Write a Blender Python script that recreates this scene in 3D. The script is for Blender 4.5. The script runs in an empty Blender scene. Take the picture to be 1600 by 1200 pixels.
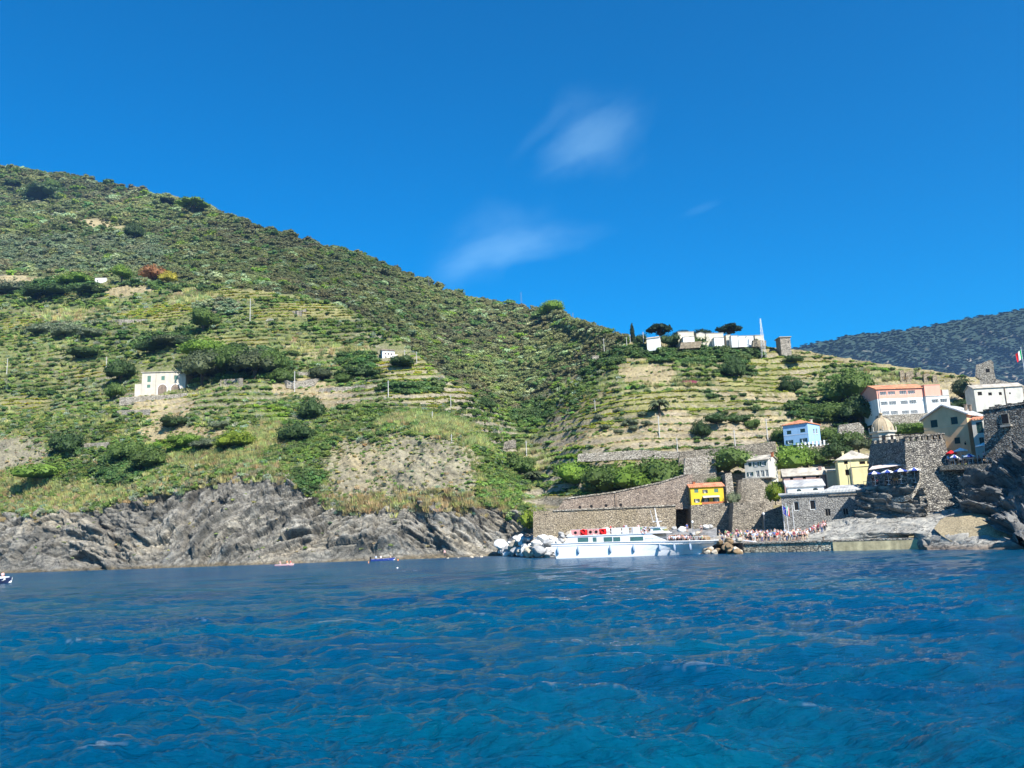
import bpy, bmesh, math, random
import numpy as np
from mathutils import Vector
random.seed(7)
rng = np.random.default_rng(7)
C = bpy.context.scene.collection
R = math.radians

# ---------------------------------------------------------------- camera geometry
F = 1300.0
CZ = 4.0
PITCH = math.atan(242 / 1300.0)
ROLL = R(2.3)
cp, sp, cr, sr = math.cos(PITCH), math.sin(PITCH), math.cos(ROLL), math.sin(ROLL)
FW = np.array([0, cp, sp]); U0 = np.array([0, -sp, cp]); R0 = np.array([1.0, 0, 0])
RV = cr * R0 - sr * U0
UV = cr * U0 + sr * R0


def P(px, py, D):
    """world point seen at photo pixel px,py whose distance along +Y is D"""
    px = np.asarray(px, float); py = np.asarray(py, float); D = np.asarray(D, float)
    d = F * FW + (px[..., None] - 800) * RV + (600 - py[..., None]) * UV
    p = d * (D / d[..., 1])[..., None]
    p[..., 2] += CZ
    return p


def E(px, py):
    d2 = F * FW[2] + (px - 800) * RV[2] + (600 - py) * UV[2]
    d1 = F * FW[1] + (px - 800) * RV[1] + (600 - py) * UV[1]
    return d2 / d1


def PYZ(px, z, D):
    """photo row at which height z shows in column px at distance D"""
    t = (z - CZ) / D
    a2 = F * FW[2] + (px - 800) * RV[2]; a1 = F * FW[1] + (px - 800) * RV[1]
    return 600 - (t * a1 - a2) / (UV[2] - t * UV[1])


def PZ(px, z, D):
    return P(px, PYZ(px, z, D), D)


def V(px, py, D):
    return Vector(P(px, py, D))


def VZ(px, z, D):
    return Vector(PZ(px, z, D))


def proj(p):
    q = np.array(p, float) - np.array([0, 0, CZ])
    w = q @ FW
    return 800 + F * (q @ RV) / w, 600 - F * (q @ UV) / w


# ---------------------------------------------------------------- noise
def _hash(i, j, k, seed):
    n = (i * 374761393 + j * 668265263 + k * 2147483647 + seed * 974634777) & 0xFFFFFFFF
    n = ((n ^ (n >> 13)) * 1274126177) & 0xFFFFFFFF
    n = n ^ (n >> 16)
    return (n & 0xFFFF) / 65535.0


def vnoise(x, y, z, seed=0):
    x = np.asarray(x, float); y = np.asarray(y, float); z = np.asarray(z, float)
    x, y, z = np.broadcast_arrays(x, y, z)
    xi = np.floor(x); yi = np.floor(y); zi = np.floor(z)
    fx, fy, fz = x - xi, y - yi, z - zi
    fx = fx * fx * (3 - 2 * fx); fy = fy * fy * (3 - 2 * fy); fz = fz * fz * (3 - 2 * fz)
    i, j, k = xi.astype(np.int64), yi.astype(np.int64), zi.astype(np.int64)
    r = 0
    for a in (0, 1):
        for b in (0, 1):
            for c in (0, 1):
                w = (fx if a else 1 - fx) * (fy if b else 1 - fy) * (fz if c else 1 - fz)
                r = r + w * _hash(i + a, j + b, k + c, seed)
    return r * 2 - 1


def fbm(x, y, z, s, octv=4, seed=0, gain=0.5):
    a, t, n = 1.0, 0.0, 0.0
    f = 1.0 / s
    for o in range(octv):
        t = t + a * vnoise(x * f, y * f, z * f, seed + o * 17)
        n += a; a *= gain; f *= 2.03
    return t / n


def blocks(x, y, z, seed):
    """random value of the nearest of jittered cell points, and how close the next one is: broken rock"""
    x, y, z = [np.asarray(q, float) for q in (x, y, z)]
    xi, yi, zi = [np.floor(q).astype(np.int64) for q in (x, y, z)]
    best = np.full(x.shape, 1e9); sec = np.full(x.shape, 1e9); val = np.zeros(x.shape)
    for a in (-1, 0, 1):
        for b in (-1, 0, 1):
            for c in (-1, 0, 1):
                i, j, k = xi + a, yi + b, zi + c
                d = (i + _hash(i, j, k, seed) - x) ** 2 + (j + _hash(i, j, k, seed + 1) - y) ** 2 + (k + _hash(i, j, k, seed + 2) - z) ** 2
                v = _hash(i, j, k, seed + 3)
                m = d < best
                sec = np.where(m, best, np.minimum(sec, d)); val = np.where(m, v, val); best = np.where(m, d, best)
    return val, np.sqrt(sec) - np.sqrt(best)


def smooth(t):
    t = np.clip(t, 0, 1)
    return t * t * (3 - 2 * t)


# ---------------------------------------------------------------- object helpers
def tag(o, label=None, cat=None, group=None, kind=None):
    if label: o['label'] = label
    if cat: o['category'] = cat
    if group: o['group'] = group
    if kind: o['kind'] = kind
    return o


def empty(name, loc, rz=0.0):
    o = bpy.data.objects.new(name, None)
    o.location = loc; o.rotation_euler = (0, 0, rz)
    o.empty_display_size = 0.3
    C.objects.link(o)
    return o


def grid_mesh(name, P3, mat, cols=None):
    """P3: (rows, cols, 3) array -> smooth mesh object with optional vertex colour"""
    nr, nc, _ = P3.shape
    me = bpy.data.meshes.new(name)
    nv = nr * nc
    me.vertices.add(nv)
    me.vertices.foreach_set('co', P3.reshape(-1).astype(np.float32))
    idx = np.arange(nv).reshape(nr, nc)
    q = np.stack([idx[:-1, :-1], idx[:-1, 1:], idx[1:, 1:], idx[1:, :-1]], -1).reshape(-1, 4)
    nf = len(q)
    me.loops.add(nf * 4)
    me.loops.foreach_set('vertex_index', q.reshape(-1).astype(np.int32))
    me.polygons.add(nf)
    me.polygons.foreach_set('loop_start', (np.arange(nf) * 4).astype(np.int32))
    me.polygons.foreach_set('use_smooth', np.ones(nf, bool))
    me.update(calc_edges=True)
    if cols is not None:
        for k, v in cols.items():
            if v.ndim == 3:
                at = me.attributes.new(k, 'FLOAT_COLOR', 'POINT')
                c4 = np.ones((nv, 4), np.float32); c4[:, :3] = v.reshape(-1, 3)
                at.data.foreach_set('color', c4.reshape(-1))
            else:
                at = me.attributes.new(k, 'FLOAT', 'POINT')
                at.data.foreach_set('value', v.reshape(-1).astype(np.float32))
    me.materials.append(mat)
    o = bpy.data.objects.new(name, me)
    C.objects.link(o)
    return o


class MB:
    """collects shapes into ONE mesh"""
    def __init__(s):
        s.v, s.f, s.m, s.sm = [], [], [], False

    def add(s, vs, fs, mi=0):
        b = len(s.v)
        s.v += [tuple(v) for v in vs]
        s.f += [tuple(i + b for i in f) for f in fs]
        s.m += [mi] * len(fs)
        return s

    def box(s, x0, y0, z0, x1, y1, z1, mi=0):
        vs = [(x0, y0, z0), (x1, y0, z0), (x1, y1, z0), (x0, y1, z0), (x0, y0, z1), (x1, y0, z1), (x1, y1, z1), (x0, y1, z1)]
        return s.add(vs, [(0, 3, 2, 1), (4, 5, 6, 7), (0, 1, 5, 4), (1, 2, 6, 5), (2, 3, 7, 6), (3, 0, 4, 7)], mi)

    def prism(s, poly, vec, mi=0):
        n = len(poly)
        a = [Vector(p) for p in poly]; b = [p + Vector(vec) for p in a]
        fs = [tuple(range(n)), tuple(range(2 * n - 1, n - 1, -1))]
        fs += [(i, i + n, (i + 1) % n + n, (i + 1) % n) for i in range(n)]
        return s.add(a + b, fs, mi)

    def tube(s, pts, rad, n=6, mi=0, caps=True):
        pts = [Vector(p) for p in pts]
        rad = rad if hasattr(rad, '__len__') else [rad] * len(pts)
        b0 = len(s.v); rings = []
        for i, p in enumerate(pts):
            d = (pts[min(i + 1, len(pts) - 1)] - pts[max(i - 1, 0)]).normalized()
            u = d.cross(Vector((0.0, 0.0, 1.0)))
            if u.length < 1e-3: u = Vector((1, 0, 0))
            u.normalize(); w = d.cross(u).normalized()
            rings.append([p + (u * math.cos(a) + w * math.sin(a)) * rad[i] for a in [2 * math.pi * k / n for k in range(n)]])
        vs = [v for r in rings for v in r]
        fs = []
        for i in range(len(pts) - 1):
            for k in range(n):
                fs.append((i * n + k, i * n + (k + 1) % n, (i + 1) * n + (k + 1) % n, (i + 1) * n + k))
        if caps:
            fs.append(tuple(range(n - 1, -1, -1))); fs.append(tuple((len(pts) - 1) * n + k for k in range(n)))
        return s.add(vs, fs, mi)

    def lathe(s, prof, n=16, cx=0, cy=0, mi=0):
        vs, fs = [], []
        for r, z in prof:
            for k in range(n):
                a = 2 * math.pi * k / n
                vs.append((cx + r * math.cos(a), cy + r * math.sin(a), z))
        for i in range(len(prof) - 1):
            for k in range(n):
                fs.append((i * n + k, i * n + (k + 1) % n, (i + 1) * n + (k + 1) % n, (i + 1) * n + k))
        return s.add(vs, fs, mi)

    def blob(s, c, r, n=1, jit=0.15, mi=0, seed=0):
        bm = bmesh.new()
        bmesh.ops.create_icosphere(bm, subdivisions=n, radius=1)
        rr = random.Random(seed)
        vs = []
        for v in bm.verts:
            k = 1 + (rr.random() - .5) * 2 * jit
            vs.append((c[0] + v.co.x * r[0] * k, c[1] + v.co.y * r[1] * k, c[2] + v.co.z * r[2] * k))
        fs = [tuple(v.index for v in f.verts) for f in bm.faces]
        bm.free()
        return s.add(vs, fs, mi)

    def mesh(s, name, mats, smooth_=False):
        me = bpy.data.meshes.new(name)
        me.from_pydata(s.v, [], s.f)
        for m in (mats if isinstance(mats, (list, tuple)) else [mats]): me.materials.append(m)
        me.polygons.foreach_set('material_index', s.m)
        if smooth_: me.polygons.foreach_set('use_smooth', [True] * len(s.f))
        me.update()
        return me

    def build(s, name, mats, parent=None, loc=None, smooth_=False, rz=0):
        o = bpy.data.objects.new(name, s.mesh(name, mats, smooth_))
        if parent: o.parent = parent
        if loc is not None: o.location = loc
        if rz: o.rotation_euler = (0, 0, rz)
        C.objects.link(o)
        return o


# ---------------------------------------------------------------- materials
def newmat(name):
    m = bpy.data.materials.new(name); m.use_nodes = True
    nt = m.node_tree
    return m, nt, nt.nodes['Principled BSDF']


def N(nt, t, **kw):
    n = nt.nodes.new(t)
    for k, v in kw.items():
        if k.startswith('i_'):
            n.inputs[k[2:].replace('_', ' ')].default_value = v
        elif isinstance(k, str):
            setattr(n, k, v)
    return n


def mixc(nt, fac, a, b, mode='MIX'):
    n = nt.nodes.new('ShaderNodeMix'); n.data_type = 'RGBA'; n.blend_type = mode
    for s, v in ((n.inputs[0], fac), (n.inputs[6], a), (n.inputs[7], b)):
        if hasattr(v, 'is_output') or isinstance(v, bpy.types.NodeSocket): nt.links.new(v, s)
        elif isinstance(v, (int, float)): s.default_value = v
        else: s.default_value = (*v, 1)
    return n.outputs[2]


def mathn(nt, op, a, b=None, clamp=False):
    n = nt.nodes.new('ShaderNodeMath'); n.operation = op; n.use_clamp = clamp
    for s, v in ((n.inputs[0], a), (n.inputs[1], b)):
        if v is None: continue
        if isinstance(v, bpy.types.NodeSocket): nt.links.new(v, s)
        else: s.default_value = v
    return n.outputs[0]


def ramp(nt, fac, stops):
    n = nt.nodes.new('ShaderNodeValToRGB')
    cr_ = n.color_ramp
    while len(cr_.elements) < len(stops): cr_.elements.new(0.5)
    for e, (p, c) in zip(cr_.elements, stops):
        e.position = p; e.color = (*c, 1) if len(c) == 3 else c
    nt.links.new(fac, n.inputs[0])
    return n.outputs[0]


def coords(nt, scale=(1, 1, 1), kind='Object', rot=(0, 0, 0)):
    t = nt.nodes.new('ShaderNodeTexCoord'); m = nt.nodes.new('ShaderNodeMapping')
    m.inputs['Scale'].default_value = scale; m.inputs['Rotation'].default_value = rot
    nt.links.new(t.outputs[kind], m.inputs['Vector'])
    return m.outputs[0]


def plain(name, col, rough=0.7, var=0.25, scale=0.8, metal=0.0, bump=0.0, spec=0.3, streak=0.0):
    """paint, plaster, wood...: base colour with soft blotches and rain streaks"""
    m, nt, b = newmat(name)
    n = N(nt, 'ShaderNodeTexNoise', i_Scale=scale, i_Detail=5.0, i_Roughness=0.65)
    nt.links.new(coords(nt), n.inputs['Vector'])
    f = ramp(nt, n.outputs[0], [(0.3, (1 - var,) * 3), (0.7, (1 + var * .25,) * 3)])
    c = mixc(nt, 1.0, col, f, 'MULTIPLY')
    if streak:
        s = N(nt, 'ShaderNodeTexNoise', i_Scale=1.0, i_Detail=4.0)
        nt.links.new(coords(nt, (.9, .9, .14)), s.inputs['Vector'])
        f2 = ramp(nt, s.outputs[0], [(0.35, (1 - streak,) * 3), (0.65, (1,) * 3)])
        c = mixc(nt, 1.0, c, f2, 'MULTIPLY')
    nt.links.new(c, b.inputs['Base Color'])
    b.inputs['Roughness'].default_value = rough; b.inputs['Metallic'].default_value = metal
    b.inputs['Specular IOR Level'].default_value = spec
    if bump:
        bp = N(nt, 'ShaderNodeBump', i_Strength=bump, i_Distance=0.05)
        nt.links.new(n.outputs[0], bp.inputs['Height']); nt.links.new(bp.outputs[0], b.inputs['Normal'])
    return m


def masonry(name, c_dark, c_light, joint=(0.05, 0.045, 0.04), size=0.55, flat=2.0, stain=(0.5, 0.45, 0.4), stain_amt=0.4, bump=1.0, tint=None):
    """rubble stone: stretched voronoi cells, each its own tone, dark joints, big stains"""
    m, nt, b = newmat(name)
    co = coords(nt, (1 / size, 1 / size, flat / size))
    w = N(nt, 'ShaderNodeTexNoise', i_Scale=1.2, i_Detail=2.0)
    nt.links.new(co, w.inputs['Vector'])
    wm = nt.nodes.new('ShaderNodeVectorMath'); wm.operation = 'MULTIPLY_ADD'
    nt.links.new(w.outputs['Color'], wm.inputs[0]); wm.inputs[1].default_value = (.5, .5, .5); nt.links.new(co, wm.inputs[2])
    v1 = N(nt, 'ShaderNodeTexVoronoi', feature='F1'); v1.inputs['Scale'].default_value = 1.0
    v2 = N(nt, 'ShaderNodeTexVoronoi', feature='DISTANCE_TO_EDGE'); v2.inputs['Scale'].default_value = 1.0
    nt.links.new(wm.outputs[0], v1.inputs['Vector']); nt.links.new(wm.outputs[0], v2.inputs['Vector'])
    sep = nt.nodes.new('ShaderNodeSeparateColor'); nt.links.new(v1.outputs['Color'], sep.inputs[0])
    c = mixc(nt, sep.outputs[0], c_dark, c_light)
    if tint: c = mixc(nt, mathn(nt, 'GREATER_THAN', sep.outputs[1], 0.78), c, tint)
    big = N(nt, 'ShaderNodeTexNoise', i_Scale=0.16, i_Detail=6.0, i_Roughness=0.7)
    nt.links.new(coords(nt, (1, 1, .6)), big.inputs['Vector'])
    st = ramp(nt, big.outputs[0], [(0.42, (0, 0, 0)), (0.62, (1, 1, 1))])
    c = mixc(nt, mathn(nt, 'MULTIPLY', st, stain_amt), c, stain)
    jm = ramp(nt, v2.outputs['Distance'], [(0.02, (1, 1, 1)), (0.1, (0, 0, 0))])
    c = mixc(nt, jm, c, joint)
    nt.links.new(c, b.inputs['Base Color'])
    b.inputs['Roughness'].default_value = 0.9; b.inputs['Specular IOR Level'].default_value = 0.2
    h = mathn(nt, 'ADD', mathn(nt, 'MINIMUM', v2.outputs['Distance'], 0.2), mathn(nt, 'MULTIPLY', sep.outputs[2], 0.25))
    bp = N(nt, 'ShaderNodeBump', i_Strength=bump, i_Distance=0.35)
    nt.links.new(h, bp.inputs['Height']); nt.links.new(bp.outputs[0], b.inputs['Normal'])
    return m


def objcol_mat(name, rough=0.8, var=0.3, scale=3.0, transl=0.0):
    """colour comes from the object's own colour, with some variation"""
    m, nt, b = newmat(name)
    oi = nt.nodes.new('ShaderNodeObjectInfo')
    n = N(nt, 'ShaderNodeTexNoise', i_Scale=scale, i_Detail=3.0)
    nt.links.new(coords(nt), n.inputs['Vector'])
    f = ramp(nt, n.outputs[0], [(0.3, (1 - var,) * 3), (0.7, (1 + var * .4,) * 3)])
    nt.links.new(mixc(nt, 1.0, oi.outputs['Color'], f, 'MULTIPLY'), b.inputs['Base Color'])
    b.inputs['Roughness'].default_value = rough; b.inputs['Specular IOR Level'].default_value = 0.25
    return m
# ================================================================ LAND
def K(xs, ys, px, sm=25):
    """keyed curve over the photo columns, softened"""
    x2 = np.arange(-700, 2400, 4.0)
    y = np.interp(x2, xs, ys)
    k = np.hanning(int(sm / 4) * 2 + 3); k /= k.sum()
    y = np.convolve(np.pad(y, len(k) // 2, mode='edge'), k, 'valid')
    return np.interp(px, x2, y)


def loft(px, D0, z0, knots, rows):
    """column by column: start at distance D0 / height z0, rise to each photo row with the given slope"""
    Dk = [D0]; Zk = [np.full_like(px, z0)]
    for py, s in knots:
        e = E(px, py)
        D1 = (s * Dk[-1] - Zk[-1] + CZ) / np.maximum(s - e, 0.03)
        D1 = np.maximum(D1, Dk[-1] + 0.5)
        Dk.append(D1); Zk.append(CZ + e * D1)
    out, lev = [], []
    for k in range(len(knots)):
        n = rows[k]
        for i in range(n + (1 if k == len(knots) - 1 else 0)):
            t = i / n
            # interpolate in photo row so that rows are even on the eye
            p0 = PYZ(px, Zk[k], Dk[k]); p1 = PYZ(px, Zk[k + 1], Dk[k + 1])
            py = p0 + (p1 - p0) * t
            s = (Zk[k + 1] - Zk[k]) / (Dk[k + 1] - Dk[k])
            e = E(px, py)
            D = (s * Dk[k] - Zk[k] + CZ) / (s - e)
            if t == 0: D = Dk[k]
            out.append(P(px, py, D)); lev.append(np.full_like(px, k + t))
    return np.array(out), np.array(lev)


# ---- near land: cliffs, vineyards, terraced hill
def T1_top(px):
    return K([-600, -100, 0, 200, 400, 470, 530, 600, 640, 700, 750, 790, 815, 840, 900, 950, 1000, 1100, 1200, 1250, 1300, 1350, 1400, 1450, 1500, 1560, 1600, 1700, 2300],
             [440, 432, 428, 440, 452, 462, 474, 512, 545, 592, 622, 640, 640, 620, 585, 548, 530, 534, 541, 546, 556, 564, 572, 578, 586, 598, 604, 620, 700], px, 20)


def T1_rock(px):
    return K([-600, 0, 90, 150, 200, 260, 330, 380, 440, 490, 530, 560, 620, 700, 760, 810, 840, 2300],
             [780, 800, 798, 790, 775, 768, 752, 740, 744, 775, 800, 800, 792, 792, 788, 800, 812, 815], px, 16)


def T1_mid(px):
    return K([-600, 0, 100, 200, 330, 400, 470, 520, 560, 620, 690, 730, 770, 800, 830, 850, 2300],
             [660, 690, 688, 690, 690, 690, 700, 690, 680, 676, 684, 702, 742, 780, 796, 798, 800], px, 14)


step = 1.35
px = np.arange(-330, 1960, step)
D0 = K([-600, -100, 0, 200, 400, 560, 690, 750, 790, 835, 900, 1100, 1300, 1500, 1900], [285, 254, 248, 230, 221, 216, 212, 213, 212, 206, 194, 190, 190, 188, 196], px, 40)
s1 = K([-600, 0, 150, 380, 480, 560, 700, 800, 860, 2300], [1.5, 1.25, 1.35, 1.7, 1.5, 1.3, 1.6, 1.5, 1.0, 0.9], px, 50)
s2 = K([-600, 0, 300, 430, 520, 600, 700, 760, 820, 2300], [.62, .62, .66, .8, 1.15, 1.25, 1.2, .9, .6, .6], px, 50)
s3 = K([-600, 0, 300, 500, 640, 740, 800, 860, 950, 1100, 1300, 1500, 2300], [.60, .60, .58, .56, .54, .45, .34, .40, .54, .56, .50, .50, .50], px, 50)
rows1 = [90, 85, 200]
L1, lev1 = loft(px, D0, -2.5, [(T1_rock(px), s1), (T1_mid(px), s2), (T1_top(px), s3)], rows1)
PX1 = np.broadcast_to(px, L1.shape[:2]).copy()
_, PY1 = proj(L1)
# back of the ridge: folds down out of sight
back = []
top = L1[-1]
dirh = top[:, :2] / np.linalg.norm(top[:, :2], axis=1)[:, None]
for d, dz in ((4, .6), (10, .4), (22, -3), (45, -14), (90, -45)):
    q = top.copy(); q[:, :2] += dirh * d; q[:, 2] += dz
    back.append(q)
base = L1.copy()
X, Y, Z = base[..., 0], base[..., 1], base[..., 2]

# zones -----------------------------------------------------------------
wob = fbm(X, Y, Z, 18, 4, 3) * 14
yy = PY1 + wob * .8
rock = smooth((yy - (T1_rock(PX1) - 4)) / 10)
rock = rock * smooth((880 - PX1) / 30)
# scree face on the headland
scr = smooth(1.3 - np.hypot((PX1 - 655) / 112, (PY1 - 748) / 74) + wob * .012) * (PX1 < 800)
scr2 = smooth(1.15 - np.hypot((PX1 - 555) / 72, (PY1 - 745) / 78) + wob * .012)
bare = smooth(1.2 - np.hypot((PX1 - 20) / 70, (PY1 - 712) / 34) + wob * .015)
# terraces: right hill and the vineyards
right = smooth((PX1 - 800) / 40)
tl = smooth((T1_mid(PX1) - 25 - yy) / 40) * (1 - right)
brk = smooth((fbm(X, Y, Z, 26, 3, 53) + .5) / .3)
terr = brk * np.clip(right * smooth((830 - PY1) / 20) + tl * .85, 0, 1) * (1 - scr) * (1 - rock)

# relief ---------------------------------------------------------------
nrm = np.zeros_like(base)
du = np.gradient(base, axis=1); dv = np.gradient(base, axis=0)
nrm = np.cross(du, dv); nrm /= np.linalg.norm(nrm, axis=2)[..., None] + 1e-9
nrm *= np.sign(-nrm[..., 1:2] + 1e-9)
edge = np.ones_like(X)
soft = fbm(X, Y, Z, 60, 3, 11) * 4.5 + fbm(X, Y, Z, 16, 3, 12) * 1.2
fadetop = smooth((3.0 - lev1) / 0.12)
d = soft * (1 - .5 * rock) * fadetop
# folded strata of the sea cliffs
wx = fbm(X, Y * .6, Z, 30, 3, 21) * 5
wz = fbm(X, Y * .6, Z, 30, 3, 22) * 7
xs_ = np.arange(-700, 2400, 5.0)
dip = K([-600, 0, 90, 140, 190, 240, 300, 400, 440, 520, 600, 660, 720, 800, 2300], [.25, .35, .2, -.5, -.3, .2, .75, .7, .1, .45, .2, -.35, -.45, -.3, -.2], xs_, 60)
rise = np.cumsum(dip) * 5.0 * .17
sc = (Z + wz * .8) - np.interp(PX1, xs_, rise)
def saw(s, w, j, q=None):
    q = q or (X, Y, Z)
    t = s / w + fbm(q[0], q[1], q[2], w * 6, 2, j) * 1.2
    fr = t - np.floor(t)
    k = _hash(np.floor(t).astype(np.int64), np.zeros_like(t, dtype=np.int64), np.zeros_like(t, dtype=np.int64), j)
    return (smooth(fr / .75) * (1 - smooth((fr - .8) / .2))) * (0.35 + k)
strat = saw(sc, 6.0, 31) * 1.7 + saw(sc, 2.6, 32) * .8 + saw(sc + .05 * X, 1.1, 33) * .4
ledge = fbm(X, Y, Z * 1.3, 17, 5, 41, .6)
ridged = 1 - np.abs(fbm(X, Y, Z, 9, 4, 42))
calm = smooth((150 - PX1) / 60) * .55
allscr0 = np.clip(np.maximum(np.maximum(scr * (1 - rock), bare), scr2 * (1 - rock)), 0, 1)
slabs = smooth((fbm(sc, X * .12, Y * .1, 5, 3, 45) - .05) / .2)
d = d + rock * slabs * 1.2
NR = rows1[0] + rows1[1]
bv = np.zeros_like(X); be = np.ones_like(X)
for (a_, b_, c_, am, sd) in ((5.2, 15., 12., 4.2, 501), (2.2, 7., 6., 2.0, 511), (.95, 3.2, 3., .8, 521)):
    q = (slice(0, NR), slice(None))
    v_, e_ = blocks((sc[q] + .9 * fbm(X[q], Y[q], Z[q], 5, 2, sd + 7)) / a_, (X[q] + .3 * Z[q]) / b_, (Y[q] - .2 * X[q]) / c_, sd)
    bv[q] += (v_ - .5) * am; be[q] = np.minimum(be[q], smooth(e_ / .16) * .75 + .25)
bw = np.clip(rock * (1 - .45 * calm) + allscr0 * .35, 0, 1)
d = d + bw * (bv - (1 - be) * .7)
d = d + rock * ((strat - 1.0) * (1 - calm) * (0.8 + .6 * fbm(X, Y, Z, 25, 2, 43)) + ledge * 3.4 + (ridged - .8) * 2.2)
allscr = np.clip(np.maximum(np.maximum(scr * (1 - rock), bare), scr2 * (1 - rock)), 0, 1)
d = d + allscr * (fbm(X, Y, Z, 7, 4, 44, .6) * 3.2 + (strat - .6) * .55)
low = smooth((base[..., 2] - .5) / 4.0)
d = np.where(d > 0, d * (.12 + .88 * low), d * (.4 + .6 * low))
G1 = base + nrm * d[..., None]
Zn = G1[..., 2]
sh = np.where(PX1 > 800, 2.9, 2.9)
wave = fbm(X, Y, Z * 0, 45, 3, 51) * 3.0 + fbm(X * .25, Y * .25, Zn, 9, 2, 52) * 2.0
tt = (Zn + wave) / sh
fr = tt - np.floor(tt)
stp = (np.floor(tt) + smooth((fr - .62) / .24) * .94 + .06 * fr) * sh - wave
G1[..., 2] = Zn + (stp - Zn) * terr * .95
G1[..., 2] += (fbm(X, Y, Z, 3.2, 3, 61) * .35) * (1 - rock)

# colours --------------------------------------------------------------
def col(*c): return np.array(c, float)
PATCH = [(330, 448, 160, 12, 'dark'), (0, 424, 120, 10, 'olive'), (120, 428, 120, 9, 'green'), (230, 432, 60, 9, 'dark'), (440, 470, 60, 12, 'green'), (1000, 600, 90, 24, 'green'), (1090, 585, 120, 20, 'mixg'), (940, 610, 70, 26, 'mixg'), (960, 690, 60, 14, 'vine'), (1290, 600, 60, 24, 'mixg'), (1200, 640, 90, 24, 'mixg'),  # cx, cy, rx, ry, kind  (kind of growth on that piece of hillside)
    (60, 392, 120, 20, 'olive'), (140, 408, 110, 12, 'olive'), (30, 440, 60, 14, 'dry'), (130, 436, 60, 9, 'cane'),
    (90, 452, 70, 12, 'dark'), (200, 452, 60, 6, 'dry'), (60, 470, 110, 8, 'green'), (90, 490, 60, 12, 'cane'),
    (25, 500, 40, 14, 'vine'), (250, 490, 75, 12, 'vine'), (380, 462, 70, 14, 'vine'), (300, 468, 35, 14, 'cane'),
    (350, 485, 45, 9, 'olive'), (100, 518, 55, 11, 'olive'), (40, 530, 60, 20, 'mixg'), (180, 530, 60, 16, 'green'), (260, 525, 55, 10, 'dark'),
    (420, 520, 80, 14, 'mixg'), (440, 490, 60, 12, 'vine'), (360, 540, 60, 10, 'vine'), (500, 490, 50, 10, 'vine'),
    (545, 515, 70, 12, 'green'), (500, 545, 60, 12, 'cane'), (560, 560, 40, 10, 'dark'), (60, 565, 70, 20, 'mixg'),
    (150, 575, 50, 12, 'vine'), (30, 610, 60, 14, 'green'), (20, 628, 60, 10, 'vine'), (330, 610, 40, 20, 'mixg'), (400, 570, 60, 22, 'dark'),
    (480, 600, 60, 14, 'dry'), (640, 570, 60, 20, 'vine'), (700, 610, 60, 20, 'vine'), (620, 600, 40, 14, 'vine'), (660, 600, 60, 8, 'dark'),
    (520, 620, 50, 12, 'dry'), (450, 640, 60, 18, 'green'), (410, 640, 40, 16, 'bright'), (560, 640, 60, 14, 'green'), (720, 640, 40, 20, 'mixg'),
    (760, 640, 40, 20, 'green'), (780, 690, 40, 40, 'mixg'), (750, 720, 30, 40, 'cane'), (700, 665, 50, 18, 'cane'), (640, 650, 60, 12, 'cane'),
    (250, 640, 70, 20, 'dry'), (300, 672, 80, 12, 'dry'), (130, 640, 60, 20, 'mixg'), (370, 650, 40, 20, 'mixg'), (420, 680, 60, 26, 'cane'),
    (480, 690, 40, 30, 'green'), (200, 705, 50, 16, 'green'), (290, 690, 40, 12, 'bright'), (80, 740, 60, 24, 'green'), (190, 735, 40, 20, 'dark'), (260, 735, 60, 20, 'mixg'), (330, 715, 90, 14, 'cane'), (20, 760, 50, 22, 'cane'),
    (140, 765, 90, 16, 'cane'), (90, 785, 50, 12, 'cane'), (490, 780, 30, 16, 'green'), (480, 755, 26, 14, 'dark'), (640, 790, 150, 18, 'dry'), (570, 775, 70, 26, 'cane'), (630, 783, 30, 7, 'bright'), (735, 768, 40, 12, 'green'),
    (770, 775, 40, 16, 'green'), (790, 745, 36, 26, 'green'),
    (820, 700, 60, 60, 'green'), (830, 640, 40, 30, 'dark'), (880, 610, 60, 22, 'green'), (920, 570, 50, 20, 'dark'), (870, 745, 60, 28, 'green'), (900, 725, 22, 34, 'bright'),
    (840, 720, 30, 24, 'cane'), (880, 690, 50, 18, 'mixg'), (1000, 555, 50, 12, 'dark'), (1100, 560, 100, 14, 'dark'), (1040, 600, 60, 12, 'cane'), (1060, 620, 80, 10, 'green'),
    (1120, 590, 60, 14, 'green'), (1150, 570, 30, 22, 'dark'), (1010, 590, 50, 14, 'dry'), (1010, 625, 90, 14, 'vine'), (1100, 640, 80, 12, 'vine'), (970, 650, 70, 30, 'vine'), (1200, 620, 60, 10, 'dry'),
    (1120, 672, 120, 26, 'dry'), (990, 690, 110, 18, 'dry'), (1180, 600, 60, 16, 'vine'), (1240, 570, 60, 14, 'vine'), (1230, 640, 50, 10, 'vine'), (1290, 650, 60, 20, 'dark'), (1330, 660, 40, 30, 'dark'), (1320, 620, 30, 60, 'dark'), (1340, 585, 60, 16, 'green'), (1410, 588, 70, 8, 'cane'),
    (1080, 735, 60, 20, 'dry'), (1120, 730, 40, 10, 'green'), (1290, 720, 60, 14, 'green'), (1430, 668, 60, 14, 'green'), (1500, 610, 60, 14, 'dry'), (1540, 640, 50, 16, 'dry'), (1600, 615, 60, 14, 'dry'),
]
GROUND = {'olive': col(.125, .115, .075), 'dry': col(.30, .25, .14), 'cane': col(.26, .235, .12), 'dark': col(.075, .085, .04), 'green': col(.12, .14, .055),
          'vine': col(.20, .19, .08), 'mixg': col(.14, .155, .06), 'bright': col(.12, .16, .04), 'wood': col(.10, .095, .05), 'terr': col(.23, .20, .105)}


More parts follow.
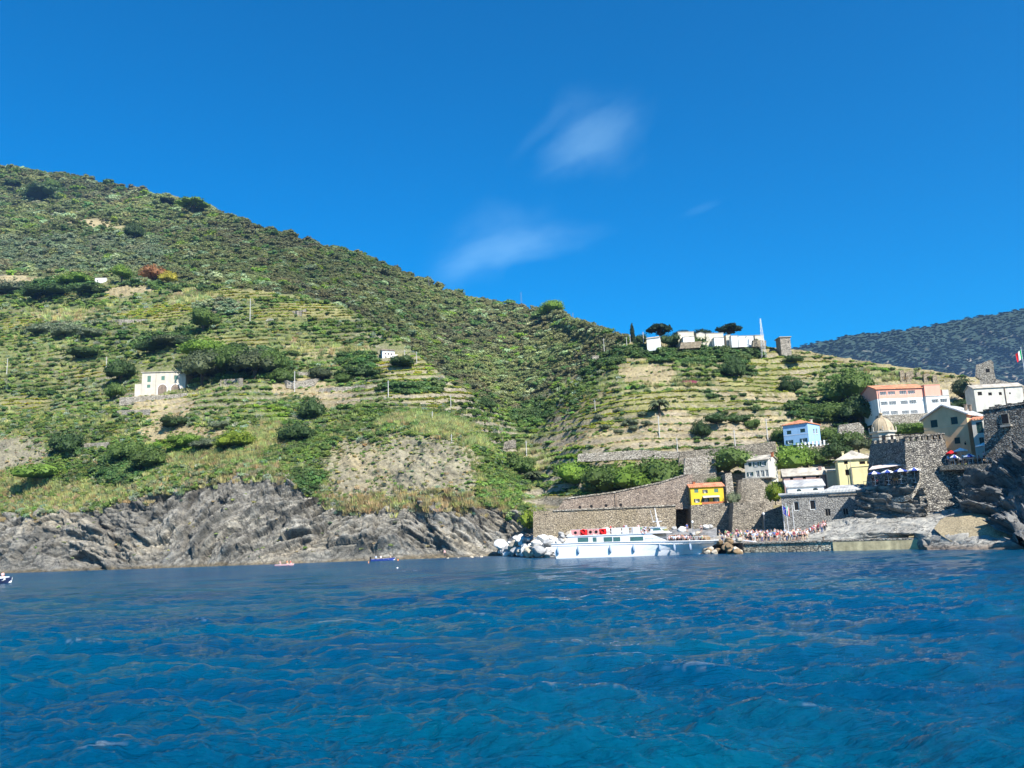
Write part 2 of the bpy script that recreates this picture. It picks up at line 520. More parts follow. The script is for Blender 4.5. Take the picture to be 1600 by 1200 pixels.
def kinds_at(pxa, pya, n1):
    """which growth stands at each place: last patch that covers it (edges wander with the noise)"""
    base_k = np.where(pxa > 850, 'terr', 'mixg').astype(object)
    for cx, cy, rx, ry, k in PATCH:
        m = ((pxa - cx) / rx) ** 2 + ((pya - cy) / ry) ** 2 < 1 + n1 * 1.6
        base_k[m] = k
    return base_k


n1 = fbm(X, Y, Z, 12, 4, 71)
kk = kinds_at(PX1, PY1, n1)
gc = np.zeros_like(base)
for k, c in GROUND.items():
    gc[kk == k] = c
v = 1 + .55 * fbm(X, Y, Z, 6, 4, 72)[..., None]
gc = gc * v
tan = smooth((fbm(X, Y, Z, 9, 4, 73) - .05) / .3)[..., None]
tk = np.where(PX1[..., None] > 850, .5, .22) * tan
gc = gc * (1 - tk) + col(.29, .235, .145) * tk
scol = col(.265, .24, .165) * (1 + .5 * fbm(X, Y, Z, 4, 4, 74)[..., None])
gc = gc + (scol - gc) * allscr[..., None] * .92
gscr = smooth((fbm(X, Y, Z, 20, 3, 75) + .1) / .2)[..., None] * scr2[..., None] * .6
gc = gc + (col(.40, .32, .17) - gc) * gscr
gray = col(.25, .235, .20) * (1 + .35 * fbm(X, Y, Z, 14, 5, 76)[..., None]) * (1 + .22 * fbm(sc, X * .1, Y * .1, 1.3, 3, 79)[..., None])
tanr = smooth((fbm(sc, X * .15, Z * .1, 6, 3, 77) - .1) / .4)[..., None]
gray = gray + (col(.42, .36, .26) - gray) * tanr * .55
gc = gc + (gray - gc) * rock[..., None]
ln = fbm(sc * 1.0, X * .06, Y * .06, .55, 2, 46)
lines = smooth((ln - .18) / .2)[..., None] * rock[..., None]
gc = gc * (1 - .35 * lines) * (1 - .5 * ((1 - be)[..., None] * bw[..., None])) * (1 + .22 * bv[..., None] / 3.0 * bw[..., None])
pale = smooth((fbm(sc, X * .05, Y * .05, 2.2, 3, 47) - .15) / .25)[..., None] * rock[..., None]
gc = gc * (1 + .25 * pale)
# wet, tide-stained foot
wet = smooth((1.3 - G1[..., 2] + .8 * fbm(X, Y, Z, 5, 3, 78)) / 1.2)[..., None] * smooth((860 - PX1) / 20)[..., None]
gc = gc + (col(.13, .10, .055) - gc) * wet * .75
rk = np.clip(np.maximum(rock, allscr * .6), 0, 1)


def land_material():
    m, nt, b = newmat('hillside ground')
    a = N(nt, 'ShaderNodeAttribute', attribute_name='gcol')
    r_ = N(nt, 'ShaderNodeAttribute', attribute_name='rocky')
    n = N(nt, 'ShaderNodeTexNoise', i_Scale=.9, i_Detail=8.0, i_Roughness=0.75)
    nt.links.new(coords(nt), n.inputs['Vector'])
    f = ramp(nt, n.outputs[0], [(0.28, (.45, .46, .48)), (0.5, (1, 1, 1)), (0.72, (1.45, 1.4, 1.3))])
    c = mixc(nt, 1.0, a.outputs['Color'], f, 'MULTIPLY')
    # dry stone on steep terrace risers
    g = nt.nodes.new('ShaderNodeNewGeometry'); sp_ = nt.nodes.new('ShaderNodeSeparateXYZ'); nt.links.new(g.outputs['Normal'], sp_.inputs[0])
    steep = ramp(nt, mathn(nt, 'ABSOLUTE', sp_.outputs[2]), [(0.45, (1, 1, 1)), (0.68, (0, 0, 0))])
    v = N(nt, 'ShaderNodeTexVoronoi'); v.inputs['Scale'].default_value = 1.6
    nt.links.new(coords(nt, (1, 1, 1.8)), v.inputs['Vector'])
    sc_ = nt.nodes.new('ShaderNodeSeparateColor'); nt.links.new(v.outputs['Color'], sc_.inputs[0])
    stone = mixc(nt, sc_.outputs[0], (.15, .125, .095), (.42, .36, .28))
    fac = mathn(nt, 'MULTIPLY', steep, mathn(nt, 'SUBTRACT', 1.0, r_.outputs['Fac'], True))
    c = mixc(nt, mathn(nt, 'MULTIPLY', fac, .8), c, stone)
    # cracks in the rock
    w = N(nt, 'ShaderNodeTexVoronoi', feature='DISTANCE_TO_EDGE'); w.inputs['Scale'].default_value = .35
    nn = N(nt, 'ShaderNodeTexNoise', i_Scale=.5, i_Detail=3.0); nt.links.new(coords(nt), nn.inputs['Vector'])
    ad = nt.nodes.new('ShaderNodeVectorMath'); ad.operation = 'MULTIPLY_ADD'
    nt.links.new(nn.outputs['Color'], ad.inputs[0]); ad.inputs[1].default_value = (4, 4, 4)
    nt.links.new(coords(nt, (.5, .5, 1.6), rot=(0, .5, 0)), ad.inputs[2]); nt.links.new(ad.outputs[0], w.inputs['Vector'])
    ck = ramp(nt, w.outputs['Distance'], [(0.0, (1, 1, 1)), (0.05, (0, 0, 0))])
    c = mixc(nt, mathn(nt, 'MULTIPLY', mathn(nt, 'MULTIPLY', ck, r_.outputs['Fac']), .75), c, (.045, .042, .04))
    nt.links.new(c, b.inputs['Base Color'])
    b.inputs['Roughness'].default_value = 0.95; b.inputs['Specular IOR Level'].default_value = 0.15
    bp = N(nt, 'ShaderNodeBump', i_Strength=0.9, i_Distance=0.6)
    nt.links.new(n.outputs[0], bp.inputs['Height']); nt.links.new(bp.outputs[0], b.inputs['Normal'])
    return m


M_land = land_material()
ALL = np.concatenate([G1, np.array(back)], 0)
ext = lambda a: np.concatenate([a, np.repeat(a[-1:], 5, 0)], 0)
land = grid_mesh('hillside', ALL, M_land, {'gcol': np.clip(ext(gc), .01, .8), 'rocky': ext(rk)})
tag(land, kind='structure')

# normals of the finished ground, for planting
du = np.gradient(G1, axis=1); dv = np.gradient(G1, axis=0)
NZ1 = np.cross(du, dv); NZ1 /= np.linalg.norm(NZ1, axis=2)[..., None] + 1e-9
NZ1 = np.abs(NZ1[..., 2])
gx, gy = proj(G1)


def ground(x, y, sink=0.0):
    """point of the near land seen at photo pixel x,y"""
    j = int(round((x - px[0]) / step)); j = max(6, min(len(px) - 7, j))
    sub = gy[:, j - 2:j + 3]
    k = np.argmin(np.abs(sub - y) + (np.abs(gx[:, j - 2:j + 3] - x)))
    i, jj = np.unravel_index(k, sub.shape)
    p = G1[i, j - 2 + jj].copy(); p[2] -= sink
    return Vector(p)


# ---- wooded mountainside behind
def T2_top(px):
    return K([-600, -60, 0, 60, 100, 160, 210, 240, 300, 340, 400, 440, 500, 560, 600, 640, 680, 700, 750, 820, 870, 900, 950, 1000, 1060, 2300],
             [230, 268, 264, 268, 272, 288, 299, 305, 318, 330, 355, 365, 384, 398, 412, 432, 448, 457, 467, 482, 490, 503, 521, 535, 552, 800], px, 6)


px2 = np.arange(-330, 1120, 1.9)
b2 = T1_top(px2) + K([-600, 380, 600, 800, 1000, 2300], [14, 14, 30, 40, 20, 10], px2, 50)
Db = np.interp(px2, px, L1[-1][:, 1]) * 1.012
_x0 = float(np.interp(430, px2, Db))
Db = np.where(px2 < 430, Db, K([-600, 430, 560, 700, 800, 900, 1000, 1100, 2300], [_x0, _x0, _x0, 455, 430, 400, 372, 350, 340], px2, 50))
Db = np.maximum(Db, np.interp(px2, px, L1[-1][:, 1]) * 1.012)
print('T1 top D', [(int(q), int(np.interp(q, px, L1[-1][:, 1])), int(np.interp(q, px2, Db))) for q in range(-100, 1101, 100)])
zb = CZ + E(px2, b2) * Db
s2a = K([-600, 0, 300, 500, 700, 850, 1000, 2300], [.60, .60, .58, .56, .55, .52, .5, .5], px2, 60)
L2 = []
for i in range(200):
    t = i / 199
    py = b2 + (T2_top(px2) - b2) * t
    e = E(px2, py)
    D = (s2a * Db - zb + CZ) / (s2a - e)
    L2.append(P(px2, py, D))
L2 = np.array(L2)
PX2 = np.broadcast_to(px2, L2.shape[:2]); T2v = np.broadcast_to(np.linspace(0, 1, 200)[:, None], L2.shape[:2])
X2, Y2, Z2 = L2[..., 0], L2[..., 1], L2[..., 2]
rel = (fbm(X2, Y2, Z2, 150, 4, 81) * 16 + fbm(X2, Y2, Z2, 40, 3, 82) * 4) * smooth((1 - T2v) / .1) * smooth(T2v / .08)
# gully folds running down the slope
fold = np.abs(fbm(X2 - .2 * Z2, Y2 * .15, Z2 * .12, 70, 3, 83)) * 22 * smooth((1 - T2v) / .2) * smooth(T2v / .1)
G2 = L2.copy(); dh = L2[..., :2] / np.linalg.norm(L2[..., :2], axis=2)[..., None]
G2[..., :2] += dh * (rel + fold)[..., None]
G2[..., 2] += fbm(X2, Y2, Z2, 9, 2, 84) * 1.0
bk = []
for d_, dz in ((8, 1), (25, 1), (60, -8), (160, -60)):
    q = G2[-1].copy(); q[:, :2] += dh[-1] * d_; q[:, 2] += dz; bk.append(q)
sk = []
for d_, dz in ((-70, -95), (-30, -40)):
    q = G2[0].copy(); q[:, :2] += dh[0] * d_ * smooth((px2 - 420) / 80)[:, None]; q[:, 2] += dz; sk.append(q)
A2 = np.concatenate([np.array(sk), G2, np.array(bk)], 0)
X2, Y2, Z2 = A2[..., 0], A2[..., 1], A2[..., 2]
c2 = col(.135, .15, .065) * (1 + .4 * fbm(X2, Y2, Z2, 30, 4, 85)[..., None])
br = smooth((fbm(X2, Y2, Z2, 60, 3, 86) - .1) / .3)[..., None]
c2 = c2 + (col(.15, .115, .07) - c2) * br * .6
PXA, PYA = proj(A2)
clr = smooth(1.25 - np.hypot((PXA - 140) / 80, (PYA - 350 - (PXA - 140) * .15) / 11))[..., None]
c2 = c2 + (col(.33, .27, .15) - c2) * clr
slope2 = grid_mesh('mountainside', A2, M_land, {'gcol': np.clip(c2, .01, .8), 'rocky': np.zeros(A2.shape[:2])})
tag(slope2, kind='structure')
gx2, gy2 = proj(G2)


def ground2(x, y, sink=0.0):
    j = int(round((x - px2[0]) / 1.9)); j = max(6, min(len(px2) - 7, j))
    sub = gy2[:, j - 2:j + 3]
    k = np.argmin(np.abs(sub - y) + np.abs(gx2[:, j - 2:j + 3] - x) * .5)
    i, jj = np.unravel_index(k, sub.shape)
    p = G2[i, j - 2 + jj].copy(); p[2] -= sink
    return Vector(p)


# ---- far blue mountain
px3 = np.arange(950, 2350, 3.0)
t3 = K([950, 1150, 1200, 1250, 1290, 1340, 1400, 1460, 1500, 1560, 1600, 1700, 2300], [640, 575, 560, 541, 533, 523, 518, 508, 499, 490, 483, 470, 420], px3, 16)
L3 = []
Df = 1750.0
for i in range(150):
    t = i / 149
    py = 800 + (t3 - 800) * t
    D = Df / (1 - np.maximum(E(px3, py), 0) / .62)
    L3.append(P(px3, py, D))
G3 = np.array(L3)
X3, Y3, Z3 = G3[..., 0], G3[..., 1], G3[..., 2]
tv = np.linspace(0, 1, 150)[:, None]
dis = (np.abs(fbm(X3 + .5 * Z3, Y3 * .3, Z3 * .3, 330, 4, 91)) * 260 - 40 + fbm(X3, Y3, Z3, 90, 3, 94) * 35) * smooth((1 - tv) / .12)
dh3 = G3[..., :2] / np.linalg.norm(G3[..., :2], axis=2)[..., None]
G3[..., :2] += dh3 * dis[..., None]
G3[..., 2] += (fbm(X3, Y3, Z3, 22, 3, 92) * 10)
q = G3[-1:].copy(); q[..., 1] += 300; q[..., 2] -= 150
A3 = np.concatenate([G3, q], 0)
c3 = col(.030, .050, .036) * (1 + .35 * fbm(A3[..., 0], A3[..., 1], A3[..., 2], 60, 4, 93)[..., None])
far = grid_mesh('far_mountain', A3, M_land, {'gcol': np.clip(c3, .01, .8), 'rocky': np.zeros(A3.shape[:2])})
tag(far, kind='structure')

# ================================================================ WATER
rows, Dd = [], []
py_ = np.concatenate([np.arange(1290, 980, -1.25), np.arange(980, 842, -.6)])
Dw = [max(6.0, CZ * F / (y - 842.0)) for y in py_ if y > 857]
Dw = np.array(sorted(set(Dw)))
Dw = Dw[Dw < 300]
az = np.concatenate([np.linspace(R(-82), R(-37.5), 90)[:-1], np.linspace(R(-37.5), R(37.5), 1100), np.linspace(R(37.5), R(82), 90)[1:]])
TT, DD = np.meshgrid(np.tan(az), Dw)
WX, WY = TT * DD, DD
dyy = np.gradient(Dw)[:, None]
hgt = np.zeros_like(WX)
wr = np.random.default_rng(3)
for i in range(140):
    lam = 0.3 * (8.5 / .3) ** (wr.random())
    th = R(258) + wr.normal() * .5
    amp = 0.0092 * lam ** .62 * (0.5 + wr.random())
    fade = np.clip((lam / (2.2 * np.maximum(dyy, .08)) - 1), 0, 1)
    k = 2 * math.pi / lam
    ph = k * (WX * math.cos(th) + WY * math.sin(th)) + wr.random() * 6.28 + 1.3 * fbm(WX, WY, 0 * WX, lam * 5, 1, 200 + i)
    s_ = np.sin(ph)
    hgt += amp * fade * (s_ - .35 * np.cos(2 * ph))
hgt *= 0.82 * (1 + .5 * fbm(WX, WY, 0 * WX, 30, 2, 190))
sg = hgt.std(axis=1, keepdims=True) + 1e-4
crest = smooth((hgt / sg - 1.9) / .6) * smooth((fbm(WX, WY * 2, 0 * WX, 9, 3, 191) - .22) / .1) * smooth((fbm(WX * .6, WY * 3, 0 * WX, .3, 3, 192) - .12) / .15)
Wg = np.stack([WX, WY, hgt], -1)
# far sheet rows
ex = []
for D in (320, 420, 700, 1500, 6000):
    ex.append(np.stack([np.tan(az) * D, np.full_like(az, D), np.full_like(az, 0.0)], -1))
Wg = np.concatenate([Wg, np.array(ex)], 0)
crest = np.concatenate([crest, np.zeros((5, crest.shape[1]))], 0)


def water_material():
    m, nt, b = newmat('sea water')
    co = coords(nt)
    n1_ = N(nt, 'ShaderNodeTexNoise', i_Scale=1.3, i_Detail=8.0, i_Roughness=.66)
    nt.links.new(coords(nt, (.42, 1.5, 1), rot=(0, 0, .15)), n1_.inputs['Vector'])
    n2_ = N(nt, 'ShaderNodeTexNoise', i_Scale=.045, i_Detail=4.0)
    nt.links.new(coords(nt, (1, 2.0, 1)), n2_.inputs['Vector'])
    c = ramp(nt, n2_.outputs[0], [(.35, (0.0, .043, .110)), (.65, (0.0, .069, .128))])
    at_ = N(nt, 'ShaderNodeAttribute', attribute_name='crest')
    c = mixc(nt, mathn(nt, 'MULTIPLY', at_.outputs['Fac'], .16), c, (.6, .65, .65))
    nt.links.new(c, b.inputs['Base Color'])
    ch_ = N(nt, 'ShaderNodeAttribute', attribute_name='chop'); nt.links.new(ch_.outputs['Fac'], b.inputs['Roughness']); b.inputs['IOR'].default_value = 1.27
    b.inputs['Specular IOR Level'].default_value = 0.38
    bp = N(nt, 'ShaderNodeBump', i_Strength=0.85, i_Distance=0.5)
    n0_ = N(nt, 'ShaderNodeTexNoise', i_Scale=.42, i_Detail=2.0); nt.links.new(coords(nt, (.35, 1.1, 1), rot=(0, 0, -.12)), n0_.inputs['Vector'])
    nt.links.new(mathn(nt, 'ADD', n1_.outputs[0], mathn(nt, 'MULTIPLY', n0_.outputs[0], 1.5)), bp.inputs['Height'])
    n3_ = N(nt, 'ShaderNodeTexNoise', i_Scale=5.0, i_Detail=3.0); nt.links.new(coords(nt, (.45, 1.6, 1)), n3_.inputs['Vector'])
    bp2 = N(nt, 'ShaderNodeBump', i_Strength=0.7, i_Distance=0.08)
    nt.links.new(n3_.outputs[0], bp2.inputs['Height']); nt.links.new(bp.outputs[0], bp2.inputs['Normal'])
    nt.links.new(bp2.outputs[0], b.inputs['Normal'])
    return m


sea = grid_mesh('sea', Wg, water_material(), {'crest': crest, 'chop': .045 + .2 * smooth((Wg[..., 1] - 25) / 170)})
tag(sea, kind='structure')
# the bed and the sea beyond both sides of the view
mb = MB(); mb.add([(-4000, -3000, -.5), (4000, -3000, -.5), (4000, 6000, -.5), (-4000, 6000, -.5)], [(0, 1, 2, 3)])
sb = mb.build('sea_deep', sea.data.materials[0]); tag(sb, kind='structure')
# ================================================================ PLANTS
def foliage_mat(name, inst):
    m, nt, b = newmat(name)
    if inst:
        a = N(nt, 'ShaderNodeAttribute', attribute_name='icol', attribute_type='INSTANCER').outputs['Color']
    else:
        a = nt.nodes.new('ShaderNodeObjectInfo').outputs['Color']
    g = nt.nodes.new('ShaderNodeNewGeometry')
    f = ramp(nt, g.outputs['Random Per Island'], [(0.0, (.68, .7, .66)), (0.55, (1, 1, 1)), (1.0, (1.35, 1.3, 1.15))])
    c = mixc(nt, 1.0, a, f, 'MULTIPLY')
    nt.links.new(c, b.inputs['Base Color'])
    b.inputs['Roughness'].default_value = 0.6; b.inputs['Specular IOR Level'].default_value = 0.25
    tr = nt.nodes.new('ShaderNodeBsdfTranslucent'); nt.links.new(c, tr.inputs['Color'])
    mx = nt.nodes.new('ShaderNodeMixShader'); mx.inputs[0].default_value = .38
    nt.links.new(b.outputs[0], mx.inputs[1]); nt.links.new(tr.outputs[0], mx.inputs[2])
    nt.links.new(mx.outputs[0], nt.nodes['Material Output'].inputs['Surface'])
    return m


M_leaf_i = foliage_mat('foliage', True)
M_leaf = foliage_mat('tree foliage', False)
M_bark = plain('bark', (.10, .075, .055), .95, .4, 3, bump=.5)


def leaves_mesh(name, lumps, n, size, mat, seed, flat=0.5, core=True):
    """leaf quads spread over the outside of several lumps, each over a dark rough core"""
    r = np.random.default_rng(seed)
    mb = MB()
    vol = np.array([l[3] ** 2 for l in lumps]); vol /= vol.sum()
    for l, w_ in zip(lumps, vol):
        cx, cy, cz, rad = l[:4]; sq = l[4] if len(l) > 4 else .85
        k = max(6, int(n * w_))
        if core:
            mb.blob((cx, cy, cz), (rad * .78, rad * .78, rad * .78 * sq), 1, .18, seed=seed + int(cx * 100))
        d = r.normal(size=(k, 3)); d /= np.linalg.norm(d, axis=1)[:, None]
        d[:, 2] = np.where(d[:, 2] < -.5, -d[:, 2], d[:, 2])
        for q in d:
            rr = rad * (0.80 + .32 * r.random() ** 1.3)
            c = np.array([cx, cy, cz]) + q * rr * np.array([1, 1, sq])
            nn = q + r.normal(size=3) * flat; nn /= np.linalg.norm(nn)
            a = np.cross(nn, r.normal(size=3)); a /= np.linalg.norm(a); b_ = np.cross(nn, a)
            s_ = size * (0.6 + .9 * r.random())
            mb.add([c - a * s_ * .5 - b_ * s_ * .35, c + a * s_ * .5 - b_ * s_ * .35, c + a * s_ * .35 + b_ * s_ * .5, c - a * s_ * .4 + b_ * s_ * .45], [(0, 1, 2, 3)])
    return mb.mesh(name, mat)


def lumps_for(seed, n=6, spread=.55, z=.55):
    r = random.Random(seed)
    L = [(0, 0, z, .62)]
    for i in range(n):
        a = i / n * 6.28 + r.random(); q = spread * (.7 + .5 * r.random())
        L.append((math.cos(a) * q, math.sin(a) * q, z * (.45 + .9 * r.random()), .30 + .18 * r.random()))
    return L


def blades_mesh(name, n, lean, width, mat, seed, h=1.0, spread=.5):
    r = random.Random(seed); mb = MB()
    for i in range(n):
        a = r.random() * 6.28; q = spread * math.sqrt(r.random())
        x, y = q * math.cos(a), q * math.sin(a)
        hh = h * (.6 + .5 * r.random()); le = lean * (.3 + r.random())
        tx, ty = x + math.cos(a) * le, y + math.sin(a) * le
        b_ = r.random() * 6.28; wx_, wy_ = math.cos(b_) * width, math.sin(b_) * width
        mb.add([(x - wx_, y - wy_, 0), (x + wx_, y + wy_, 0), ((x + tx) / 2 + wx_ * 1.3, (y + ty) / 2 + wy_ * 1.3, hh * .62), (tx, ty, hh)], [(0, 1, 2, 3)])
    return mb.mesh(name, mat)


VAR = bpy.data.collections.new('plant kinds')   # never linked to the scene: only a store for the scatter


def variant(i, me):
    o = bpy.data.objects.new('plant_%02d' % i, me); VAR.objects.link(o)


for i in range(4):
    variant(i, leaves_mesh('bush', lumps_for(i * 7 + 1, 5 + i), 190, .17, M_leaf_i, i))
variant(4, blades_mesh('reed', 60, .35, .035, M_leaf_i, 5, 1.25, .5))
variant(5, blades_mesh('reed', 46, .5, .05, M_leaf_i, 6, .9, .7))
variant(6, leaves_mesh('vine', [(x, 0, .62, .42, .9) for x in (-1.1, -.55, 0, .55, 1.1)], 120, .20, M_leaf_i, 8, .7))
variant(7, leaves_mesh('vine', [(-1.2, .1, .5, .35), (-.5, -.1, .66, .42), (.2, .1, .5, .36), (.9, 0, .7, .4)], 100, .22, M_leaf_i, 9, .7))
ag = MB(); rr_ = random.Random(4)
for i in range(26):
    a = i * 2.4; l = 1.0 - .012 * i; el = .25 + i * .042
    dx, dy, dz = math.cos(a) * math.cos(el) * l, math.sin(a) * math.cos(el) * l, math.sin(el) * l
    px_, py2 = -math.sin(a) * .11, math.cos(a) * .11
    ag.add([(-px_, -py2, 0), (px_, py2, 0), (dx * .6 + px_, dy * .6 + py2, dz * .7), (dx, dy, dz), (dx * .6 - px_, dy * .6 - py2, dz * .7)], [(0, 1, 2, 3, 4)])
variant(8, ag.mesh('agave', M_leaf_i))
pc = MB()
for i in range(70):
    a = rr_.random() * 6.28; q = rr_.random() ** .6 * .8; z = rr_.random() * .9 * (1.1 - q * .6) + .1; b_ = rr_.random() * 3.14
    c = Vector((math.cos(a) * q, math.sin(a) * q, z)); u = Vector((math.cos(b_), math.sin(b_), rr_.random() * .5)).normalized() * .13; w_ = Vector((rr_.random() * .3, .1, 1)).normalized() * .17
    pc.add([c + u * math.cos(t) + w_ * math.sin(t) for t in [k * 1.047 for k in range(6)]], [tuple(range(6))])
variant(9, pc.mesh('cactus', M_leaf_i))
variant(10, leaves_mesh('flat', [(0, 0, .15, .6, .45), (.5, .2, .12, .4, .4), (-.4, -.3, .1, .45, .4)], 120, .2, M_leaf_i, 12, .6))


def scatter(name, pts, vidx, scl, rot, colr_, kind='stuff'):
    n = len(pts)
    me = bpy.data.meshes.new(name + ' points')
    me.vertices.add(n); me.vertices.foreach_set('co', np.asarray(pts, np.float32).reshape(-1))
    for nm, ty, val in (('vidx', 'INT', vidx), ('scl', 'FLOAT_VECTOR', scl), ('rot', 'FLOAT_VECTOR', rot), ('icol', 'FLOAT_COLOR', colr_)):
        at = me.attributes.new(nm, ty, 'POINT')
        if ty == 'INT': at.data.foreach_set('value', np.asarray(val, np.int32))
        elif ty == 'FLOAT_VECTOR': at.data.foreach_set('vector', np.asarray(val, np.float32).reshape(-1))
        else:
            c4 = np.ones((n, 4), np.float32); c4[:, :3] = val; at.data.foreach_set('color', c4.reshape(-1))
    o = bpy.data.objects.new(name, me); C.objects.link(o)
    ng = bpy.data.node_groups.new(name + ' scatter', 'GeometryNodeTree')
    ng.interface.new_socket('Geometry', in_out='INPUT', socket_type='NodeSocketGeometry')
    ng.interface.new_socket('Geometry', in_out='OUTPUT', socket_type='NodeSocketGeometry')
    gi = ng.nodes.new('NodeGroupInput'); go = ng.nodes.new('NodeGroupOutput')
    ci = ng.nodes.new('GeometryNodeCollectionInfo'); ci.inputs['Collection'].default_value = VAR
    ci.inputs['Separate Children'].default_value = True; ci.inputs['Reset Children'].default_value = True
    ip = ng.nodes.new('GeometryNodeInstanceOnPoints'); ip.inputs['Pick Instance'].default_value = True

    def na(nm, ty):
        a = ng.nodes.new('GeometryNodeInputNamedAttribute'); a.data_type = ty; a.inputs['Name'].default_value = nm
        return next(s for s in a.outputs if s.enabled and s.name == 'Attribute')
    ng.links.new(gi.outputs[0], ip.inputs['Points']); ng.links.new(ci.outputs[0], ip.inputs['Instance'])
    ng.links.new(na('vidx', 'INT'), ip.inputs['Instance Index'])
    ng.links.new(na('rot', 'FLOAT_VECTOR'), ip.inputs['Rotation']); ng.links.new(na('scl', 'FLOAT_VECTOR'), ip.inputs['Scale'])
    ng.links.new(ip.outputs[0], go.inputs[0])
    md = o.modifiers.new('scatter', 'NODES'); md.node_group = ng
    tag(o, kind=kind)
    return o


# places kept clear: walls, houses and yards (photo boxes x0,y0,x1,y1)
CLEAR = [(214, 574, 296, 617), (583, 540, 634, 563), (1162, 705, 1222, 752), (1222, 660, 1312, 702), (1352, 596, 1492, 652), (1055, 740, 1160, 830), (1070, 500, 1200, 536), (1210, 520, 1240, 548),
         (835, 775, 1080, 832), (1150, 748, 1230, 840), (1220, 735, 1310, 830), (1308, 700, 1365, 830), (1515, 598, 1600, 628), (1360, 650, 1400, 700), (1008, 525, 1036, 541), (925, 550, 937, 566), (1520, 560, 1560, 612), (145, 430, 170, 444)]


def clear_of(x, y):
    ok = np.ones(len(x), bool)
    for a, b_, c_, d_ in CLEAR: ok &= ~((x > a) & (x < c_) & (y > b_) & (y < d_))
    return ok


def jit(base_, n, hv=.12, vv=.2, seed=0):
    r = np.random.default_rng(seed)
    v_ = 1 + vv * r.normal(size=(n, 1)).clip(-1.6, 1.8); h_ = 1 + hv * r.normal(size=(n, 3)).clip(-1.5, 1.5) * np.array([1, .5, .8])
    return np.clip(base_ * v_ * h_, .005, .6)


GREEN = {
 'dark': col(.055, .095, .028), 'green': col(.115, .17, .04), 'bright': col(.17, .26, .035), 'olive': col(.15, .185, .10), 'brown': col(.125, .13, .06),
 'cane': col(.24, .26, .10), 'straw': col(.36, .29, .15), 'vine': col(.28, .32, .05), 'yellow': col(.42, .37, .03), 'grey': col(.17, .20, .14), 'blue': col(.12, .17, .13)}
for k_ in GREEN: GREEN[k_] = GREEN[k_] * {'dark': 1.7, 'straw': 1.25, 'yellow': .85, 'vine': 1.2, 'cane': 1.7, 'bright': 1.3}.get(k_, 1.65)
#  kind of ground: [(chance, variants, radius m, colour, squash)]
SPEC = {
 'olive': [(.8, (0, 1, 2, 3), (1.6, 2.6), 'olive'), (.2, (0, 1), (1., 1.8), 'dark')],
 'dark': [(.7, (0, 1, 2, 3), (1.6, 3.0), 'dark'), (.3, (0, 1, 2), (1., 2.2), 'green')],
 'green': [(.45, (0, 1, 2, 3), (.9, 2.0), 'green'), (.15, (1, 2), (.8, 1.5), 'bright'), (.2, (0, 3), (1., 1.8), 'dark'), (.12, (4, 5), (1., 1.6), 'cane'), (.08, (9,), (1., 1.8), 'grey')],
 'bright': [(.9, (0, 1, 2, 3, 10), (.8, 1.6), 'bright'), (.1, (0,), (1., 1.5), 'green')],
 'mixg': [(.3, (0, 1, 2, 3), (.7, 1.6), 'green'), (.12, (0, 1), (.9, 1.9), 'dark'), (.14, (6, 7), (.7, 1.0), 'vine'), (.16, (4, 5), (.9, 1.5), 'cane'), (.1, (0, 2), (.6, 1.3), 'olive'), (.1, (5,), (.6, 1.), 'straw'), (.08, (9,), (.9, 1.6), 'grey')],
 'cane': [(.55, (4, 5), (1., 2.0), 'cane'), (.25, (4, 5), (.9, 1.6), 'straw'), (.12, (0, 1), (.7, 1.3), 'green'), (.08, (0, 2), (.7, 1.2), 'grey')],
 'dry': [(.55, (5,), (.35, .8), 'straw'), (.2, (10,), (.4, .9), 'cane'), (.15, (0, 1), (.5, 1.0), 'green'), (.1, (0,), (.5, .9), 'olive')],
 'vine': [(.62, (6, 7), (.6, 1.0), 'vine'), (.16, (6, 7), (.6, .9), 'yellow'), (.14, (6, 7), (.6, .9), 'green'), (.08, (0, 1), (.6, 1.2), 'dark')],
 'terr': [(.22, (6, 7), (.5, .9), 'vine'), (.05, (6, 7), (.5, .85), 'yellow'), (.20, (5,), (.35, .7), 'straw'), (.22, (0, 1, 2), (.5, 1.4), 'green'), (.10, (0, 1, 3), (.8, 1.9), 'dark'), (.08, (0, 2), (.7, 1.3), 'olive'), (.13, (10,), (.4, .9), 'cane')],
}
DENS = {'olive': .9, 'dark': .95, 'green': .9, 'bright': .9, 'mixg': .85, 'cane': .9, 'dry': .6, 'vine': .95, 'terr': 1.0}
# direction along the contour, to lay vine rows along the terraces
nb = np.cross(np.gradient(base, axis=1), np.gradient(base, axis=0)); yaw1 = np.arctan2(nb[..., 1], nb[..., 0]) + math.pi / 2
NC = 135000
ci_ = rng.integers(8, len(px) - 8, NC); ri_ = rng.integers(6, G1.shape[0] - 3, NC)
x_, y_ = gx[ri_, ci_], gy[ri_, ci_]
pt = G1[ri_, ci_]
kd = kk[ri_, ci_]
keep = (rng.random(NC) > smooth((rock[ri_, ci_] - .25) / .3) * .985) & (rng.random(NC) > allscr[ri_, ci_] * .84)
keep &= clear_of(x_, y_) & (pt[:, 2] > 2)
keep &= ~((PX1[ri_, ci_] > 830) & (y_ > 800))
keep &= rng.random(NC) < np.array([DENS[k] for k in kd])
tread = fr[ri_, ci_]
isterr = terr[ri_, ci_] > .4
keep &= ~(isterr & (tread > .64) & (tread < .86) & (rng.random(NC) < np.where(PX1[ri_, ci_] > 850, .62, .75)))
sel = np.nonzero(keep)[0]
vi, sc3, ro, co3, pp = [], [], [], [], []
